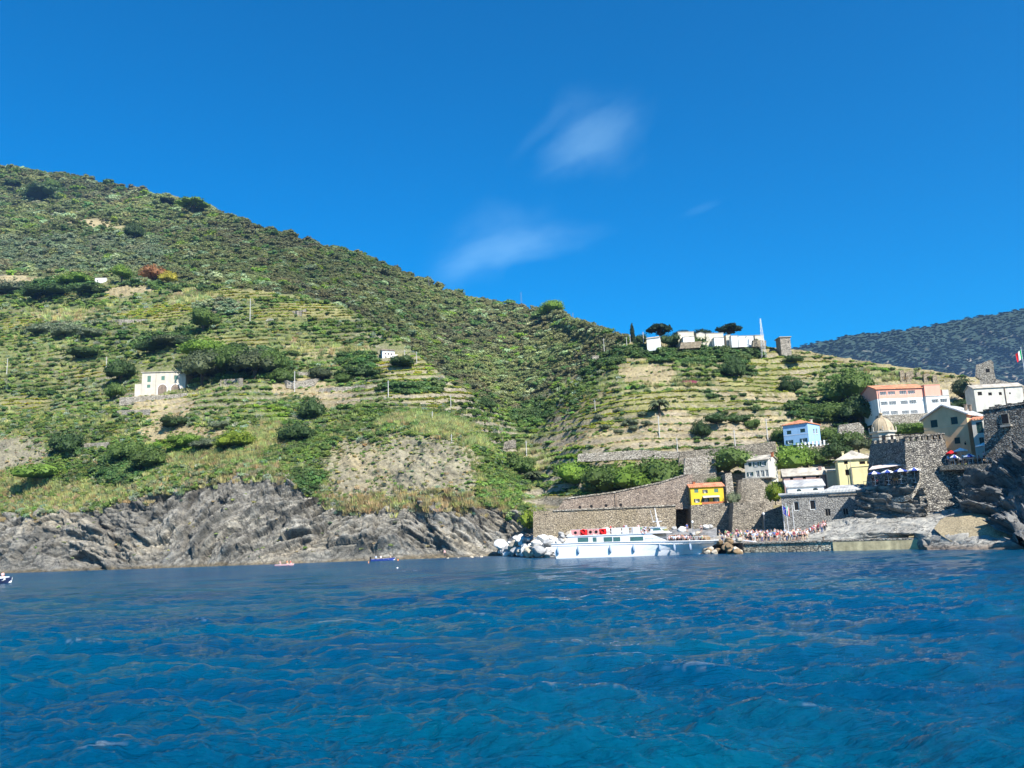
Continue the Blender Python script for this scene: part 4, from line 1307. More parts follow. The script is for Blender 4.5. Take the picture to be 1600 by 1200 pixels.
# salmon storey: a thin coat of render over the upper wall, cut round the windows
mbp = MB()
hs2 = [q for q in h.holes['F'] if q[1] > a]
sheet(mbp, Vector((0, -.03, 0)), Vector((1, 0, 0)), Vector((0, -1, 0)), h.L, a, h.H, hs2, .04)
sheet(mbp, Vector((-.03, 0, 0)), Vector((0, 1, 0)), Vector((-1, 0, 0)), h.dep, a, h.H, [], .03)
mbp.prism([(-.03, 0, h.H), (-.03, h.dep, h.H), (-.03, h.dep / 2, h.H + 1.6)], (-.01, 0, 0))
mbp.add([(-.03, -.03, a), (h.L, -.03, a), (h.L, 0, a), (-.03, 0, a)], [(0, 1, 2, 3)])
h.part('upper_render', mbp, 'pink', label='salmon pink render of the top storey')
mb = MB(); mb.tube([(.45, -.12, -2), (.45, -.12, h.H)], .09); mb.tube([(.45, -.12, h.H - .05), (h.L - .4, -.12, h.H - .05), (h.L - .15, -.12, h.H - 1.7), (h.L + .7, -.12, h.H - 2.4)], .07); h.part('drainpipe', mb, 'metal')
h2 = House('school_wing', 'flat-roofed white wing with a salmon upper block at the end of the school', 'building wing', 1450.5, 650, 237.6, 2, 1487, 619.5, 9, 'white', drop=2)
h2.roof('flat', 0, 'greyslate', .15); h2.win('F', wgroup(1455.5, 1466.5, 624, 629.8, 4), 'g').win('F', wgroup(1469, 1480, 623, 629, 4), 'g').win('F', [(1441, 641, 1443.5, 645.5)], 'g') if False else h2.win('F', wgroup(1455.5, 1466.5, 624, 629.8, 4), 'g').win('F', wgroup(1469, 1480, 623, 629, 4), 'g')
h2.walls()
q = h2.f.loc(1468.5, 601); mb = MB(); mb.box(-.02, .15, h2.H + .17, q[0], 8.5, q[1]); mb.box(-.1, .05, q[1] + .003, q[0] + .1, 8.6, q[1] + .14); h2.part('upper_block', mb, 'pink')
mb = MB(); mb.box(q[0] + .8, .6, h2.H + .17, q[0] + 2.6, 3, h2.H + 1.9); h2.part('roof_hut', mb, 'offwhite')

# tan gabled house
h = House('tan_house', 'tall tan house, gable towards the water, dark green shutters, above the upper terrace', 'house', 1449, 712, 148, -52, 1516, 655, 6.5, 'tan', drop=1.5)
a = h.f.loc(1441, 657); b = h.f.loc(1509, 645.5); c_ = h.f.loc(1473, 634)
h.H = (a[1] + b[1]) / 2
h.L = h.f.loc(1510, 650)[0]
h.roof('gy', c_[1] - h.H, 'greyslate', .45, t=.25)
h.win('F', [(1455, 655.5, 1464, 668.5), (1486.5, 650.8, 1495.5, 663.5), (1492, 683, 1499.5, 693.8)], 's')
h.win('R', [(1518, 650, 1522, 656.5)], 'g')
h.walls()
mb = MB(); a = h.f.loc(1470, 668.5); mb.box(0, -.03, a[1], h.L, -.003, a[1] + .08); h.part('string_course', mb, 'beige')
h.chimney(h.L - 1.3, 2.5, .4, 1.0, 'brownroof', h.H + .9).chimney(h.L - 1.3, 4.2, .4, 1.0, 'brownroof', h.H + .9)
mb = MB(); a = h.f.loc(1509, 690); mb.tube([(a[0], -.02, a[1]), (a[0] + .1, -.5, a[1] + .05), (a[0] + .1, -.5, a[1] - .2)], .03); mb.lathe([(.02, a[1] - .15), (.16, a[1] - .2), (.12, a[1] - .55), (.02, a[1] - .6)], 8, a[0] + .1, -.5); h.part('wall_lamp', mb, 'dark')
h = House('grey_cottage', 'narrow whitewashed cottage with dark shutters squeezed against the castle wall', 'house', 1524, 702, 140, -38, 1541, 657, 4, 'offwhite', drop=1.5)
h.roof('shed', .8, 'terracotta', .3); h.win('F', [(1527, 659, 1535.5, 677), (1531, 683, 1537, 694)], 's'); h.walls()

# dome tower of the church
c = V(1381, 688, 184); mpx = 184 * 1.0 / 1300
root = empty('bell_tower', c); tag(root, 'octagonal church tower with an ivory ribbed dome and small lantern', 'bell tower')
top = (688 - 676) * mpx
rd = 17.5 * mpx
mb = MB(); mb.lathe([(rd * 1.02, -5), (rd * 1.02, top - .15)], 8); mb.build('drum', M['villa'], root)
mb = MB(); mb.lathe([(0.01, top - .16), (rd * 1.2, top - .15), (rd * 1.22, top + .2), (rd * .98, top + .25)], 8); mb.build('cornice', M['villa'], root)
prof = [(rd * .98 * math.cos(t), top + .22 + 22 * mpx * math.sin(t)) for t in [R(q) for q in (0, 12, 24, 36, 48, 60, 72, 84)]]
mb = MB(); mb.lathe(prof, 24); d_ = mb.build('dome', M['ivory'], root, smooth_=True)
mb = MB()
for k in range(8):
    a_ = k * math.pi / 4
    mb.tube([(r_ * math.cos(a_), r_ * math.sin(a_), z_ + .02) for r_, z_ in prof], .07, 4)
mb.build('dome_rib', M['ivory'], d_)
zt = prof[-1][1]
mb = MB(); mb.lathe([(.55, zt - .3), (.5, zt + .1), (.32, zt + .15), (.32, zt + .8), (.45, zt + .85), (.3, zt + 1.1), (.04, zt + 1.3), (.02, zt + 2.0)], 12); mb.build('lantern', M['ivory'], root, smooth_=True)
for k in range(8):
    a_ = k * math.pi / 4 + math.pi / 8
    mb = MB(); mb.lathe([(.16, 0), (.2, .08), (.1, .15), (.12, .8), (.02, 1.1)], 6, rd * 1.1 * math.cos(a_), rd * 1.1 * math.sin(a_)); q = mb.build('pinnacle', M['villa'], root, (0, 0, top + .2))
for k, a_ in enumerate((-1.95, -1.2)):
    mb = MB(); mb.box(-.35, -.02, -.6, .35, .02, .9); mb.build('window', M['dark'], root, (rd * .97 * math.cos(a_), rd * .97 * math.sin(a_), 0), rz=a_ + math.pi / 2)

# ================================================================ BASTION
root = empty('stone_bastion', V(1413, 760, 143)); tag(root, 'massive dark rubble stone bastion rising from the harbour rocks', 'bastion')
RL = root.location


def solid(name, topq, botq, mat_, parent, labelx=None):
    """block from top ring and bottom ring of world points"""
    n = len(topq); T = [Vector(p) - RL for p in topq]; B = [Vector(p) - RL for p in botq]
    # cut into rows so that the faces are not perfectly flat
    mb = MB(); rowsN = 14; rr = random.Random(len(name)); cuts = 8
    ring = []
    for j in range(rowsN + 1):
        t = j / rowsN
        row = []
        for i in range(n):
            p0 = B[i].lerp(T[i], t); p1 = B[(i + 1) % n].lerp(T[(i + 1) % n], t)
            for c2_ in range(cuts):
                p = p0.lerp(p1, c2_ / cuts)
                k = .10 if 0 < j < rowsN else .05
                row.append(p + Vector((rr.uniform(-k, k), rr.uniform(-k, k), rr.uniform(-k, k) * .6)))
        ring.append(row)
    m_ = n * cuts
    vs = [v_ for r_ in ring for v_ in r_]; fs = []
    for j in range(rowsN):
        for i in range(m_): fs.append((j * m_ + i, j * m_ + (i + 1) % m_, (j + 1) * m_ + (i + 1) % m_, (j + 1) * m_ + i))
    fs.append(tuple(rowsN * m_ + i for i in range(m_)))
    mb.add(vs, fs)
    return mb.build(name, M[mat_], parent)


TL, TC, TR = V(1360, 694, 155), V(1413, 690, 143.5), V(1477, 685.5, 142.5)
BL, BC, BR = V(1352, 775, 154), V(1419, 772, 142), V(1487, 765, 140.5)
TRb = TR + Vector((4, 8, 0)); TLb = TL + Vector((3, 1.5, 0)); BRb = BR + Vector((4, 8, 0)); BLb = BL + Vector((3, 1.5, 0))
solid('upper_wall', [TL, TC, TR, TRb, TLb], [BL, BC, BR, BRb, BLb], 'st_bast', root)
T1a, T2a = V(1433, 735, 141), V(1504, 725, 139.5); B1a, B2a = V(1441, 822, 139.0), V(1516, 805, 137.5)
solid('lower_wall', [T1a, T2a, T2a + Vector((5, 12, 0)), T1a + Vector((2, 12, 0))], [B1a, B2a, B2a + Vector((5, 12, 0)), B1a + Vector((2, 12, 0))], 'st_bast', root)
def merlons(a, b, n, w_, hh, dep):
    d = (b - a); L = d.length; d.normalize(); nn = Vector((-d.y, d.x, 0)).normalized()
    for i in range(n):
        p = a + d * (L * (i + .5) / n) - RL; q = d * (L / n * w_ / 2)
        mb = MB(); mb.prism([p - q, p + q, p + q + nn * dep, p - q + nn * dep], (0, 0, hh)); mb.build('merlon', M['st_bast'], root)
merlons(TC + Vector((0, .1, 0)), TR + Vector((0, .1, 0)), 7, .55, .75, .8)
merlons(TL + Vector((0, .1, 0)), TC + Vector((0, .1, 0)), 6, .5, .6, .8)
mb = MB(); a = TC - RL + Vector((0, 0, .75)); b = TR - RL + Vector((0, 0, .75)); mb.prism([a, b, b + Vector((.3, .8, 0)), a + Vector((.3, .8, 0))], (0, 0, .25)); mb.build('coping', M['st_bast'], root)
mb = MB()
for i in range(5):
    a_ = TL.lerp(TR, i / 4) - RL + Vector((1, 3, 0)); mb.tube([a_, a_ + Vector((0, 0, 1.3))], .05, 5)
a = TL - RL + Vector((.2, 1.0, 1.25)); b = TR - RL + Vector((-3, 1.0, 1.25)); mb.prism([a, b, b + Vector((.6, 3.5, .2)), a + Vector((.6, 3.5, .2))], (0, 0, .08)); mb.build('pergola', M['brownroof'], root)
# stair with parapet coming down from the café to the rocks
st = MB(); pth = [V(1437, 736, 140.3), V(1437, 753, 140.2), V(1430, 768, 140.0), V(1425, 775, 140.0), V(1413, 779, 141.0), V(1394, 781, 143.0)]
for a, b in zip(pth[:-1], pth[1:]):
    st.prism([a - Vector((0, 0, .5)), b - Vector((0, 0, .5)), b + Vector((0, 0, .35)), a + Vector((0, 0, .35))], (.1, .5, 0))
o = st.build('harbour_stair', M['st_pale']); tag(o, 'pale stone parapet of the stair zigzagging down beside the bastion', 'stair')

# ================================================================ HARBOUR WALLS
o, f = wallpoly('harbour_wall', 'long tan stone sea wall with plants in its joints behind the ferry', 'retaining wall', [(833, 850), (833, 799), (1056, 790.5), (1056, 846)], 184, -3, 10, 'st_tan')
mb = MB(); a, b = f.loc(865, 799), f.loc(1056, 790.5); mb.prism([(a[0], -.25, a[1]), (b[0], -.25, b[1]), (b[0], 1.5, b[1]), (a[0], 1.5, a[1])], (0, 0, .3)); mb.build('coping', M['st_pale'], o)
o, f = wallpoly('terrace_wall', 'sloping reddish stone wall rising behind the harbour sea wall', 'retaining wall', [(868, 800), (882, 780), (960, 770), (1030, 755), (1076, 741), (1082, 741), (1082, 795)], 190, -3, 12, 'st_red')
for x, y in ((1087 - 181, 792.5), (924, 791), (947, 790), (970, 789)):
    a = f.loc(x, y); mb = MB(); mb.prism([(a[0] + .35 * math.cos(t), -.03, a[1] + .35 * math.sin(t)) for t in [k * math.pi / 5 for k in range(10)]], (0, .028, 0)); mb.build('drain_hole', M['dark'], o)
mb = MB(); a, b = f.loc(962, 795), f.loc(960, 771); mb.box(a[0], -.25, a[1], a[0] + .3, -.003, b[1]); mb.build('drainpipe', M['brownroof'], o)
mb = MB(); q_ = [f.loc(*z) for z in ((882, 780), (960, 770), (1030, 755), (1076, 741))]
for a, b in zip(q_[:-1], q_[1:]): mb.prism([(a[0], -.2, a[1]), (b[0], -.2, b[1]), (b[0], .8, b[1]), (a[0], .8, a[1])], (0, 0, .3))
mb.build('coping', M['st_pale'], o)
wallpoly('wall_recess', 'shaded set-back stone wall between the sea wall and the yellow house base', 'retaining wall', [(1054, 846), (1054, 788), (1084, 786), (1084, 846)], 196, -3, 6, 'st_grey')
wallpoly('house_base_wall', 'tall rubble base wall under the yellow house', 'retaining wall', [(1080, 850), (1079.5, 789.5), (1142, 785), (1146, 850)], 184.5, -4, 9, 'st_grey')
wallpoly('buttress_wall', 'narrow stone pier standing right of the yellow house', 'retaining wall', [(1136, 790), (1133, 740), (1143, 738), (1150, 790)], 193, -4, 8, 'st_pale')
wallpoly('stepped_wall', 'dark stone wall half in shadow left of the flagpoles', 'retaining wall', [(1143, 850), (1146, 785), (1196, 784), (1197, 850)], 178, -6, 9, 'st_grey')
wallpoly('gallery_wall', 'stone wall with sloping top beside the flagpoles', 'retaining wall', [(1194, 850), (1195, 800), (1222, 790), (1229, 790), (1229, 850)], 172, -12, 6, 'st_grey')
# rounded rubble base of the white house
root = empty('rounded_base_wall', V(1178, 785, 190)); tag(root, 'rounded battered rubble wall carrying the white house', 'retaining wall')
mb = MB(); ca, cb = V(1176, 785, 196), V(1178, 750, 198)
R1, R2 = 31 * 190 / 1300, 27 * 190 / 1300
RLw = root.location; n_ = 20
vs = [(ca - RLw) + Vector((R1 * math.cos(t), R1 * .7 * math.sin(t), -3)) for t in [k * 2 * math.pi / n_ for k in range(n_)]] + [(cb - RLw) + Vector((R2 * 1.05 * math.cos(t), R2 * .7 * math.sin(t), .1)) for t in [k * 2 * math.pi / n_ for k in range(n_)]]
mb.add(vs, [(k, (k + 1) % n_, (k + 1) % n_ + n_, k + n_) for k in range(n_)] + [tuple(range(n_, 2 * n_))]); mb.build('wall', M['st_grey'], root)
mb = MB(); a = V(1160, 749, 197) - RLw; b = V(1206, 746.5, 194) - RLw; mb.prism([a, b, b + Vector((3, 6, 0)), a + Vector((3, 6, 0))], (0, 0, .25)); mb.build('terrace_slab', M['concrete'], root)
wallpoly('upper_garden_wall', 'long stone garden wall below the dry terraces left of the blue house', 'retaining wall', [(1060, 728), (1062, 706), (1140, 698), (1204, 690), (1212, 690), (1212, 722), (1140, 726)], 213, -6, 2.5, 'st_grey')
wallpoly('garden_wall', 'pale stone garden wall standing above the reddish wall', 'retaining wall', [(1068, 744), (1070, 716), (1100, 712), (1118, 712), (1120, 740)], 205, -6, 2, 'st_pale')
wallpoly('slope_wall', 'stone wall patch above the yellow house roof', 'retaining wall', [(1066, 752), (1068, 744), (1118, 738), (1124, 760), (1070, 762)], 200, -6, 3, 'st_grey')
wallpoly('terrace_wall', 'grey retaining wall below the white balustrade of the blue house', 'retaining wall', [(1240, 716), (1242, 700), (1312, 692), (1332, 696), (1332, 716)], 222, -14, 3, 'st_grey')
wallpoly('valley_wall', 'pale stone terrace wall at the mouth of the valley', 'retaining wall', [(902, 722), (903, 709), (1000, 703), (1062, 706), (1062, 716), (980, 718)], 222, -4, 1.5, 'st_pale')
wallpoly('valley_wall', 'small ruined wall with steps left of the valley terraces', 'retaining wall', [(786, 702), (788, 690), (806, 687), (806, 700)], 240, -4, 1.5, 'st_grey')
wallpoly('school_wall', 'pale stone wall under the school building', 'retaining wall', [(1368, 705), (1373, 649), (1452, 645), (1462, 700)], 236, 2, 2, 'st_pale')
wallpoly('ruin_hut', 'roofless stone hut with a white patch in the trees right of the blue house', 'stone hut', [(1310, 680), (1311, 664), (1343, 660), (1350, 668), (1350, 682)], 224, -16, 4, 'st_pale')
# balustrade
root = empty('balustrade', V(1247, 699, 221)); tag(root, 'white balustrade along the terrace of the blue house', 'balustrade')
a0, b0 = V(1247, 699.5, 221) - root.location, V(1312, 691, 214) - root.location
for i in range(12):
    p = a0.lerp(b0, i / 11); mb = MB(); mb.box(p.x - .2, p.y - .2, p.z - .3, p.x + .2, p.y + .2, p.z + 1.1); mb.build('post', M['white'], root)
mb = MB(); mb.prism([a0, b0, b0 + Vector((0, .2, 0)), a0 + Vector((0, .2, 0))], (0, 0, .25)); mb.prism([a0 + Vector((0, 0, .8)), b0 + Vector((0, 0, .8)), b0 + Vector((0, .15, .8)), a0 + Vector((0, .15, .8))], (0, 0, .1)); mb.build('rail', M['white'], root)

# castle wall at the right edge
o, f = wallpoly('castle_wall', 'dark castle wall of rubble stone with a doorway at the right edge', 'castle wall', [(1540, 722), (1536, 642), (1600, 632), (1720, 612), (1760, 740)], 134, -48, 6, 'st_bast')
window_in(f, o, 1566.5, 646.5, 1574.5, 662.5, fm='concrete', pm='dark')
mb = MB(); a, b = f.loc(1536, 642), f.loc(1720, 612); mb.prism([(a[0], -.12, a[1]), (b[0], -.12, b[1]), (b[0], .5, b[1]), (a[0], .5, a[1])], (0, 0, .18)); mb.build('coping', M['st_pale'], o)
mb = MB(); a, b = f.loc(1566, 668), f.loc(1582, 664); mb.box(a[0], -.9, a[1], b[0], 0, a[1] + .3); mb.build('balcony_slab', M['concrete'], o)
rr = random.Random(8)
for i in range(9):
    x = 1540 + i * 9; a = f.loc(x, 641 - (x - 1536) * .16); mb = MB(); mb.box(a[0], 1.6, a[1] - .5, a[0] + .75, 2.6, a[1] + .5 + rr.random() * .3); mb.build('merlon', M['st_bast'], o)

# ================================================================ HILL BUILDINGS
def dg(x, y): return ground(x, y).y


h = House('far_white_house', 'weathered white house with brown window holes and a flat tan roof near the ruined tower', 'house', 1524, 627, 232, -6, 1600, 607, 6, 'offwhite', drop=3)
h.roof('gx', 1.3, 'slate', .3)
h.win('F', [(1528, 612, 1534, 618), (1544.5, 613, 1549.5, 618), (1561, 612.5, 1565, 617.5), (1577, 613, 1579, 616)], 'k', fm='frame_b'); h.walls()
mb = MB(); a = h.f.loc(1571, 620); mb.tube([(a[0], -.1, -1), (a[0], -.1, h.H)], .12); h.part('drainpipe', mb, 'frame_b')
# ruined watch tower
f = Frame(1545, 612, 262, -30)
root = empty('ruined_tower', f.A, f.yaw); tag(root, 'broken stone tower stump on the skyline at the far right', 'ruined tower')
pts = [f.loc(x, y) for x, y in ((1534, 612), (1530, 592), (1524, 588), (1525, 570), (1533, 568), (1540, 565), (1548, 562), (1552, 566), (1553, 580), (1556, 592), (1560, 612))]
mb = MB(); mb.prism([(a, 0, z) for a, z in pts], (0, 3.5, 0)); mb.build('wall', M['st_pale'], root)
a, b = f.loc(1541, 582), f.loc(1546, 576); mb = MB(); mb.box(a[0], -.04, a[1], b[0], 0, b[1]); mb.build('opening', M['dark'], root)
wallpoly('ruined_wall', 'broken garden wall running down right of the ruined tower', 'ruined wall', [(1553, 606), (1556, 592), (1575, 597), (1590, 600), (1608, 608), (1620, 616)], 258, -20, 1.0, 'st_pale')
for i, (x, y, w_, hh) in enumerate(((1407, 592, 6, 14), (1416, 591, 7, 11), (1423, 592, 4, 13), (1433, 594, 5, 13), (1444, 595, 9, 12), (1458, 596, 6, 11))):
    D_ = ground(x, y).y - .5; ff = Frame(x, y + 2, D_, 0)
    a, b = ff.loc(x, y + 3), ff.loc(x + w_, y - hh); mb = MB(); mb.prism([(0, 0, a[1] - 1), (b[0], 0, a[1] - 1), (b[0] * .95, 0, b[1] * .9), (b[0] * .5, 0, b[1]), (.1, 0, b[1] * .85)], (0, .9, 0))
    o = mb.build('wall_pillar', M['st_tan'], None, ff.A); tag(o, 'stump of a ruined stone wall in the reeds above the school', 'ruined wall', 'wall stumps above the school')

h = House('water_tower', 'square stone water tower with a thin flat cap on the hilltop', 'tower', 1220.5, 546, 322, 2, 1236.5, 527.5, 5.0, 'st_pale', drop=3)
h.roof('flat', 0, 'concrete', .4, .35); h.win('F', [(1231, 533, 1232.5, 536)], 'k', fm='concrete'); h.walls()

CEM = [(1060, 533.5, 1085, 519, 'cem', 5, 'long plastered cemetery block at the left end of the hilltop row'), (1068, 537, 1085.5, 526.8, 'white', 3.5, 'low white cemetery block projecting below the left end of the row'),
       (1089, 533.5, 1102.5, 521.5, 'cem', 4.5, 'beige cemetery chapel with a small gable in the hilltop row'), (1103.5, 532, 1131, 521, 'cem', 3.5, 'long beige cemetery wall block in the middle of the hilltop row'),
       (1116.5, 538, 1131.5, 527.8, 'white', 3.5, 'low white cemetery block projecting below the middle of the row'), (1135, 534.5, 1142, 523.5, 'cem', 3, 'narrow beige cemetery block between two long ones'),
       (1143, 533, 1153, 524.5, 'white', 3, 'short white cemetery block right of the narrow one'), (1154, 532.5, 1177.5, 525, 'white', 3, 'low long white cemetery wall below the dark pine'), (1180, 534, 1194, 524, 'cem', 4, 'plastered cemetery block at the right end beside the mast')]
for x0, yb, x1, yt, mm, dp, lab in CEM:
    D_ = 318 if mm == 'white' else 322
    h = House('cemetery_block', lab, 'cemetery building', x0, yb, D_, 2, x1, yt, dp, mm, drop=2.5)
    h.roof('gy' if 'gable' in lab else 'flat', .5, 'greyslate', .15, .12); h.walls()
wallpoly('cemetery_terrace_wall', 'tan terrace wall under the left end of the cemetery', 'retaining wall', [(1062, 545), (1064, 535), (1097, 533), (1094, 543)], 315, 2, 2, 'st_tan')
wallpoly('cemetery_terrace_wall', 'tan terrace wall beside the lattice mast', 'retaining wall', [(1176, 542), (1177, 531), (1197, 532), (1197, 541)], 315, 2, 2, 'st_tan')
h = House('hilltop_cottage', 'small bright white cottage half hidden behind the pine left of the cemetery', 'house', 1011, 541, 318, -20, 1030, 529.5, 4, 'white', drop=2)
h.roof('gx', .8, 'slate', .2); h.walls()

D_ = dg(256, 611) - 3
h = House('hillside_villa', 'pale villa with two arches, green shutters and a flat tiled roof on the left slope', 'villa', 221, 611, D_, 3, 289.5, 582.5, 8, 'villa', drop=3)
h.roof('hip', .8, 'slate', .35, .25)
h.win('F', [(230, 587.2, 236, 597), (252, 587.5, 257.5, 594), (272, 586.5, 277.5, 593), (229.5, 601, 235, 606)], 's', 'shut_lg')
h.walls()
for x0, x1 in ((246.5, 261), (267, 281.5)):
    a = h.f.loc(x0, 613); b = h.f.loc(x1, 600.3); cx = (a[0] + b[0]) / 2; r_ = (b[0] - a[0]) / 2
    out = [(a[0], a[1] - 1), (b[0], a[1] - 1)] + [(cx + r_ * math.cos(t), b[1] - r_ + r_ * math.sin(t)) for t in [math.pi * k / 12 for k in range(13)]]
    m1 = MB(); m1.prism([(cx + (p[0] - cx) * 1.12, -.06, p[1] + (.2 if p[1] > a[1] else 0)) for p in out], (0, .057, 0)); ar = m1.build('arch', M['frame_w'], h.root)
    m1 = MB(); m1.prism([(p[0], -.075, p[1]) for p in out], (0, .012, 0)); m1.build('opening', M['brownroof'], ar)
mb = MB(); a = h.f.loc(243.5, 600); mb.tube([(a[0], -.08, -2), (a[0], -.08, h.H)], .08); h.part('drainpipe', mb, 'concrete')
mb = MB(); a = h.f.loc(210, 600); mb.box(a[0], .5, -3, -.02, 5, a[1]); h.part('annex', mb, 'villa')
wallpoly('villa_terrace_wall', 'pale terrace wall with steps below the arched villa', 'retaining wall', [(186, 634), (187, 621), (262, 617), (290, 614), (345, 613), (345, 623), (262, 628)], dg(256, 622), 2, 1.5, 'st_pale')
D_ = dg(598, 561) - 3
h = House('hillside_farmhouse', 'small white farmhouse with a brown roof on the crest of the left spur', 'farmhouse', 597.5, 560.5, D_, 16, 616.5, 547.5, 5.5, 'white', drop=2)
h.roof('gx', 1.0, 'brownroof', .3)
h.win('F', [(601, 551, 603, 554), (606, 551.5, 608, 554.5), (611, 552, 613, 555), (602, 556.5, 604, 560)], 'k', fm='frame_b'); h.walls()
mb = MB(); a = h.f.loc(618, 553); b = h.f.loc(629, 559); mb.box(h.L + .02, 1, -3, b[0], 4, a[1]); h.part('annex', mb, 'offwhite')
D_ = dg(157, 443)
h = House('vineyard_hut', 'tiny white hut under the woods on the upper left slope', 'hut', 148, 443, D_, 2, 166, 434.5, 3.5, 'white', drop=1.5)
h.roof('flat', 0, 'concrete', .2, .2); h.win('F', [(151, 437, 153, 440)], 'k', fm='concrete'); h.walls()
h = House('stone_hut', 'small grey stone hut among bushes on the ridge left of the hilltop', 'hut', 926, 566, dg(930, 567) - .5, 2, 936, 556.5, 3.5, 'st_pale', drop=1.5)
h.roof('shed', .4, 'slate', .1); h.walls()

STRIPS = [(458, 492, 482, 488, 'pale dry stone wall below bushes on the upper spur'), (62, 340, 150, 330, 'pale dry stone wall crossing the upper left wood'), (225, 342, 290, 351, 'thin pale wall in the wood below the left skyline'),
          (440, 603, 500, 600, 'dry stone wall under the small vineyard beside a white pole'), (500, 612, 570, 608, 'low stone wall with green netting right of the small vineyard'), (445, 588, 520, 586, 'pale wall across the small square vineyard'), (345, 600, 380, 597, 'stone wall right of the villa trees'),
          (134, 700, 170, 698, 'short white wall on the lower left slope'), (760, 598, 800, 594, 'pink earth terrace wall in the woods of the valley head'), (185, 648, 235, 646, 'grey wall and netting below the villa'), (170, 505, 230, 503, 'long pale wire wall across the upper vineyard')]
for x0, y0, x1, y1, lab in STRIPS:
    g0 = (ground2 if y0 < 400 or 'valley head' in lab else ground)
    a, b = g0(x0, y0), g0(x1, y1)
    n_ = 7; pts = [g0(x0 + (x1 - x0) * i / n_, y0 + (y1 - y0) * i / n_) for i in range(n_ + 1)]
    mb = MB()
    zz = np.convolve([p.z for p in pts], [.25, .5, .25], 'same'); zz[0], zz[-1] = pts[0].z, pts[-1].z
    for i in range(n_):
        p, q = pts[i].copy(), pts[i + 1].copy(); p.z, q.z = zz[i], zz[i + 1]
        p = p - a + Vector((0, -1.0, 0)); q = q - a + Vector((0, -1.0, 0))
        mb.prism([p - Vector((0, 0, 1.5)), q - Vector((0, 0, 1.5)), q + Vector((0, 0, 1.4)), p + Vector((0, 0, 1.4))], (0, .7, 0))
    o = mb.build('dry_stone_wall', M['st_pale'], None, a); tag(o, lab, 'stone wall')
# ================================================================ HARBOUR ROCKS AND QUAY
def zc(p):
    """curve point: (px, py, D) or (px,'z',z,D)"""
    return (p[0], p[1], p[2]) if len(p) == 3 else (p[0], float(PYZ(np.array(float(p[0])), p[2], p[3])), p[3])


def rockpatch(name, curves, nu, nv, amp, colr_, mat_, seed, kind='structure', rocky=1.0, strata=1.0, dipk=.08, zs=1.0, free=False):
    cs = [[zc(p) for p in c] for c in curves]
    x0, x1 = max(c[0][0] for c in cs), min(c[-1][0] for c in cs)
    u = np.linspace(x0, x1, nu)
    lay = []
    for c in cs:
        c = np.array(c)
        if free: u = np.linspace(c[0][0], c[-1][0], nu)
        lay.append(P(u, np.interp(u, c[:, 0], c[:, 1]), np.interp(u, c[:, 0], c[:, 2])))
    rows_ = []
    for k in range(len(lay) - 1):
        n = nv if k < len(lay) - 2 else nv + 1
        for i in range(n): rows_.append(lay[k] + (lay[k + 1] - lay[k]) * (i / nv))
    G = np.array(rows_)
    X, Y, Z = G[..., 0], G[..., 1], G[..., 2]
    nn = np.cross(np.gradient(G, axis=1), np.gradient(G, axis=0)); nn /= np.linalg.norm(nn, axis=2)[..., None] + 1e-9
    nn *= np.sign(-nn[..., 1:2] + 1e-9)
    s_ = Z * zs + fbm(X, Y, Z, 14, 3, seed) * 2.2 - dipk * X
    d = strata * (saw(s_, 2.2, seed + 1, (X, Y, Z)) * .9 + saw(s_, .9, seed + 2, (X, Y, Z)) * .5 + saw(s_, .4, seed + 3, (X, Y, Z)) * .2 - .6) + fbm(X, Y, Z * 2.2, 7, 5, seed + 4, .6) * 1.1
    bv_, be_ = blocks(s_ / 1.3, X / 4.5, Y / 4.5, seed + 9); bv2, be2 = blocks(s_ / .5, X / 1.8, Y / 1.8, seed + 19)
    d = d + strata * ((bv_ - .5) * 1.6 + (bv2 - .5) * .6 - (1 - smooth(be_ / .15)) * .35)
    G = G + nn * (d * amp)[..., None]
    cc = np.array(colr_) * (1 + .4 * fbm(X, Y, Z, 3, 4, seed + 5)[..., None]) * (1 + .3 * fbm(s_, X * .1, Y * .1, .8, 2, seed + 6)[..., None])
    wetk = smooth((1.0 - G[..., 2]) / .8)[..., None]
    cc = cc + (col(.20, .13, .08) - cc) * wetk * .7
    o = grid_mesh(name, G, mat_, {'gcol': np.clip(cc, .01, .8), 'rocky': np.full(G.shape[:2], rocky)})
    if kind: tag(o, kind=kind)
    return o


QL, QR = Dsea(1157, 864), Dsea(1440, 858)
def Dq(x): return QL + (QR - QL) * (x - 1157) / (1440 - 1157)
def zplaza(D, x): return 1.72 + .045 * max(0, D - Dq(x) - 3)
# paved landing behind the quay
us = np.linspace(1105, 1420, 60); vs_ = np.linspace(.6, 1, 2)
g = []
for k in np.linspace(0, 1, 24):
    row = []
    for x in us:
        D_ = Dq(x) + .6 + (192 - Dq(x)) * k
        row.append(PZ(x, zplaza(D_, x), D_))
    g.append(row)
pv = grid_mesh('landing_pavement', np.array(g), M['concrete']); tag(pv, kind='structure')
a, b = VZ(1157, 0, QL), VZ(1440, 0, QR); d_ = (b - a); n_ = Vector((-d_.y, d_.x, 0)).normalized()
root = empty('quay', a); tag(root, 'long low stone quay with a pale worn edge where the ferries land', 'quay')
M['quay'] = masonry('quay stone', (.40, .36, .27), (.70, .62, .46), size=.6, flat=1.6, stain=(.12, .10, .06), stain_amt=.7)
L_ = d_.length; yq = math.atan2(d_.y, d_.x); root.rotation_euler = (0, 0, yq)
mb = MB(); mb.prism([(0, 0, -1.5), (L_ * .55, 0, -1.5), (L_ * .55, 0, 1.5), (0, 0, 1.5)], (0, 4, 0)); mb.build('quay_wall', M['quay'], root)
M['quay2'] = plain('ochre quay concrete', (.84, .68, .38), .9, .4, .9, bump=.5, streak=.3)
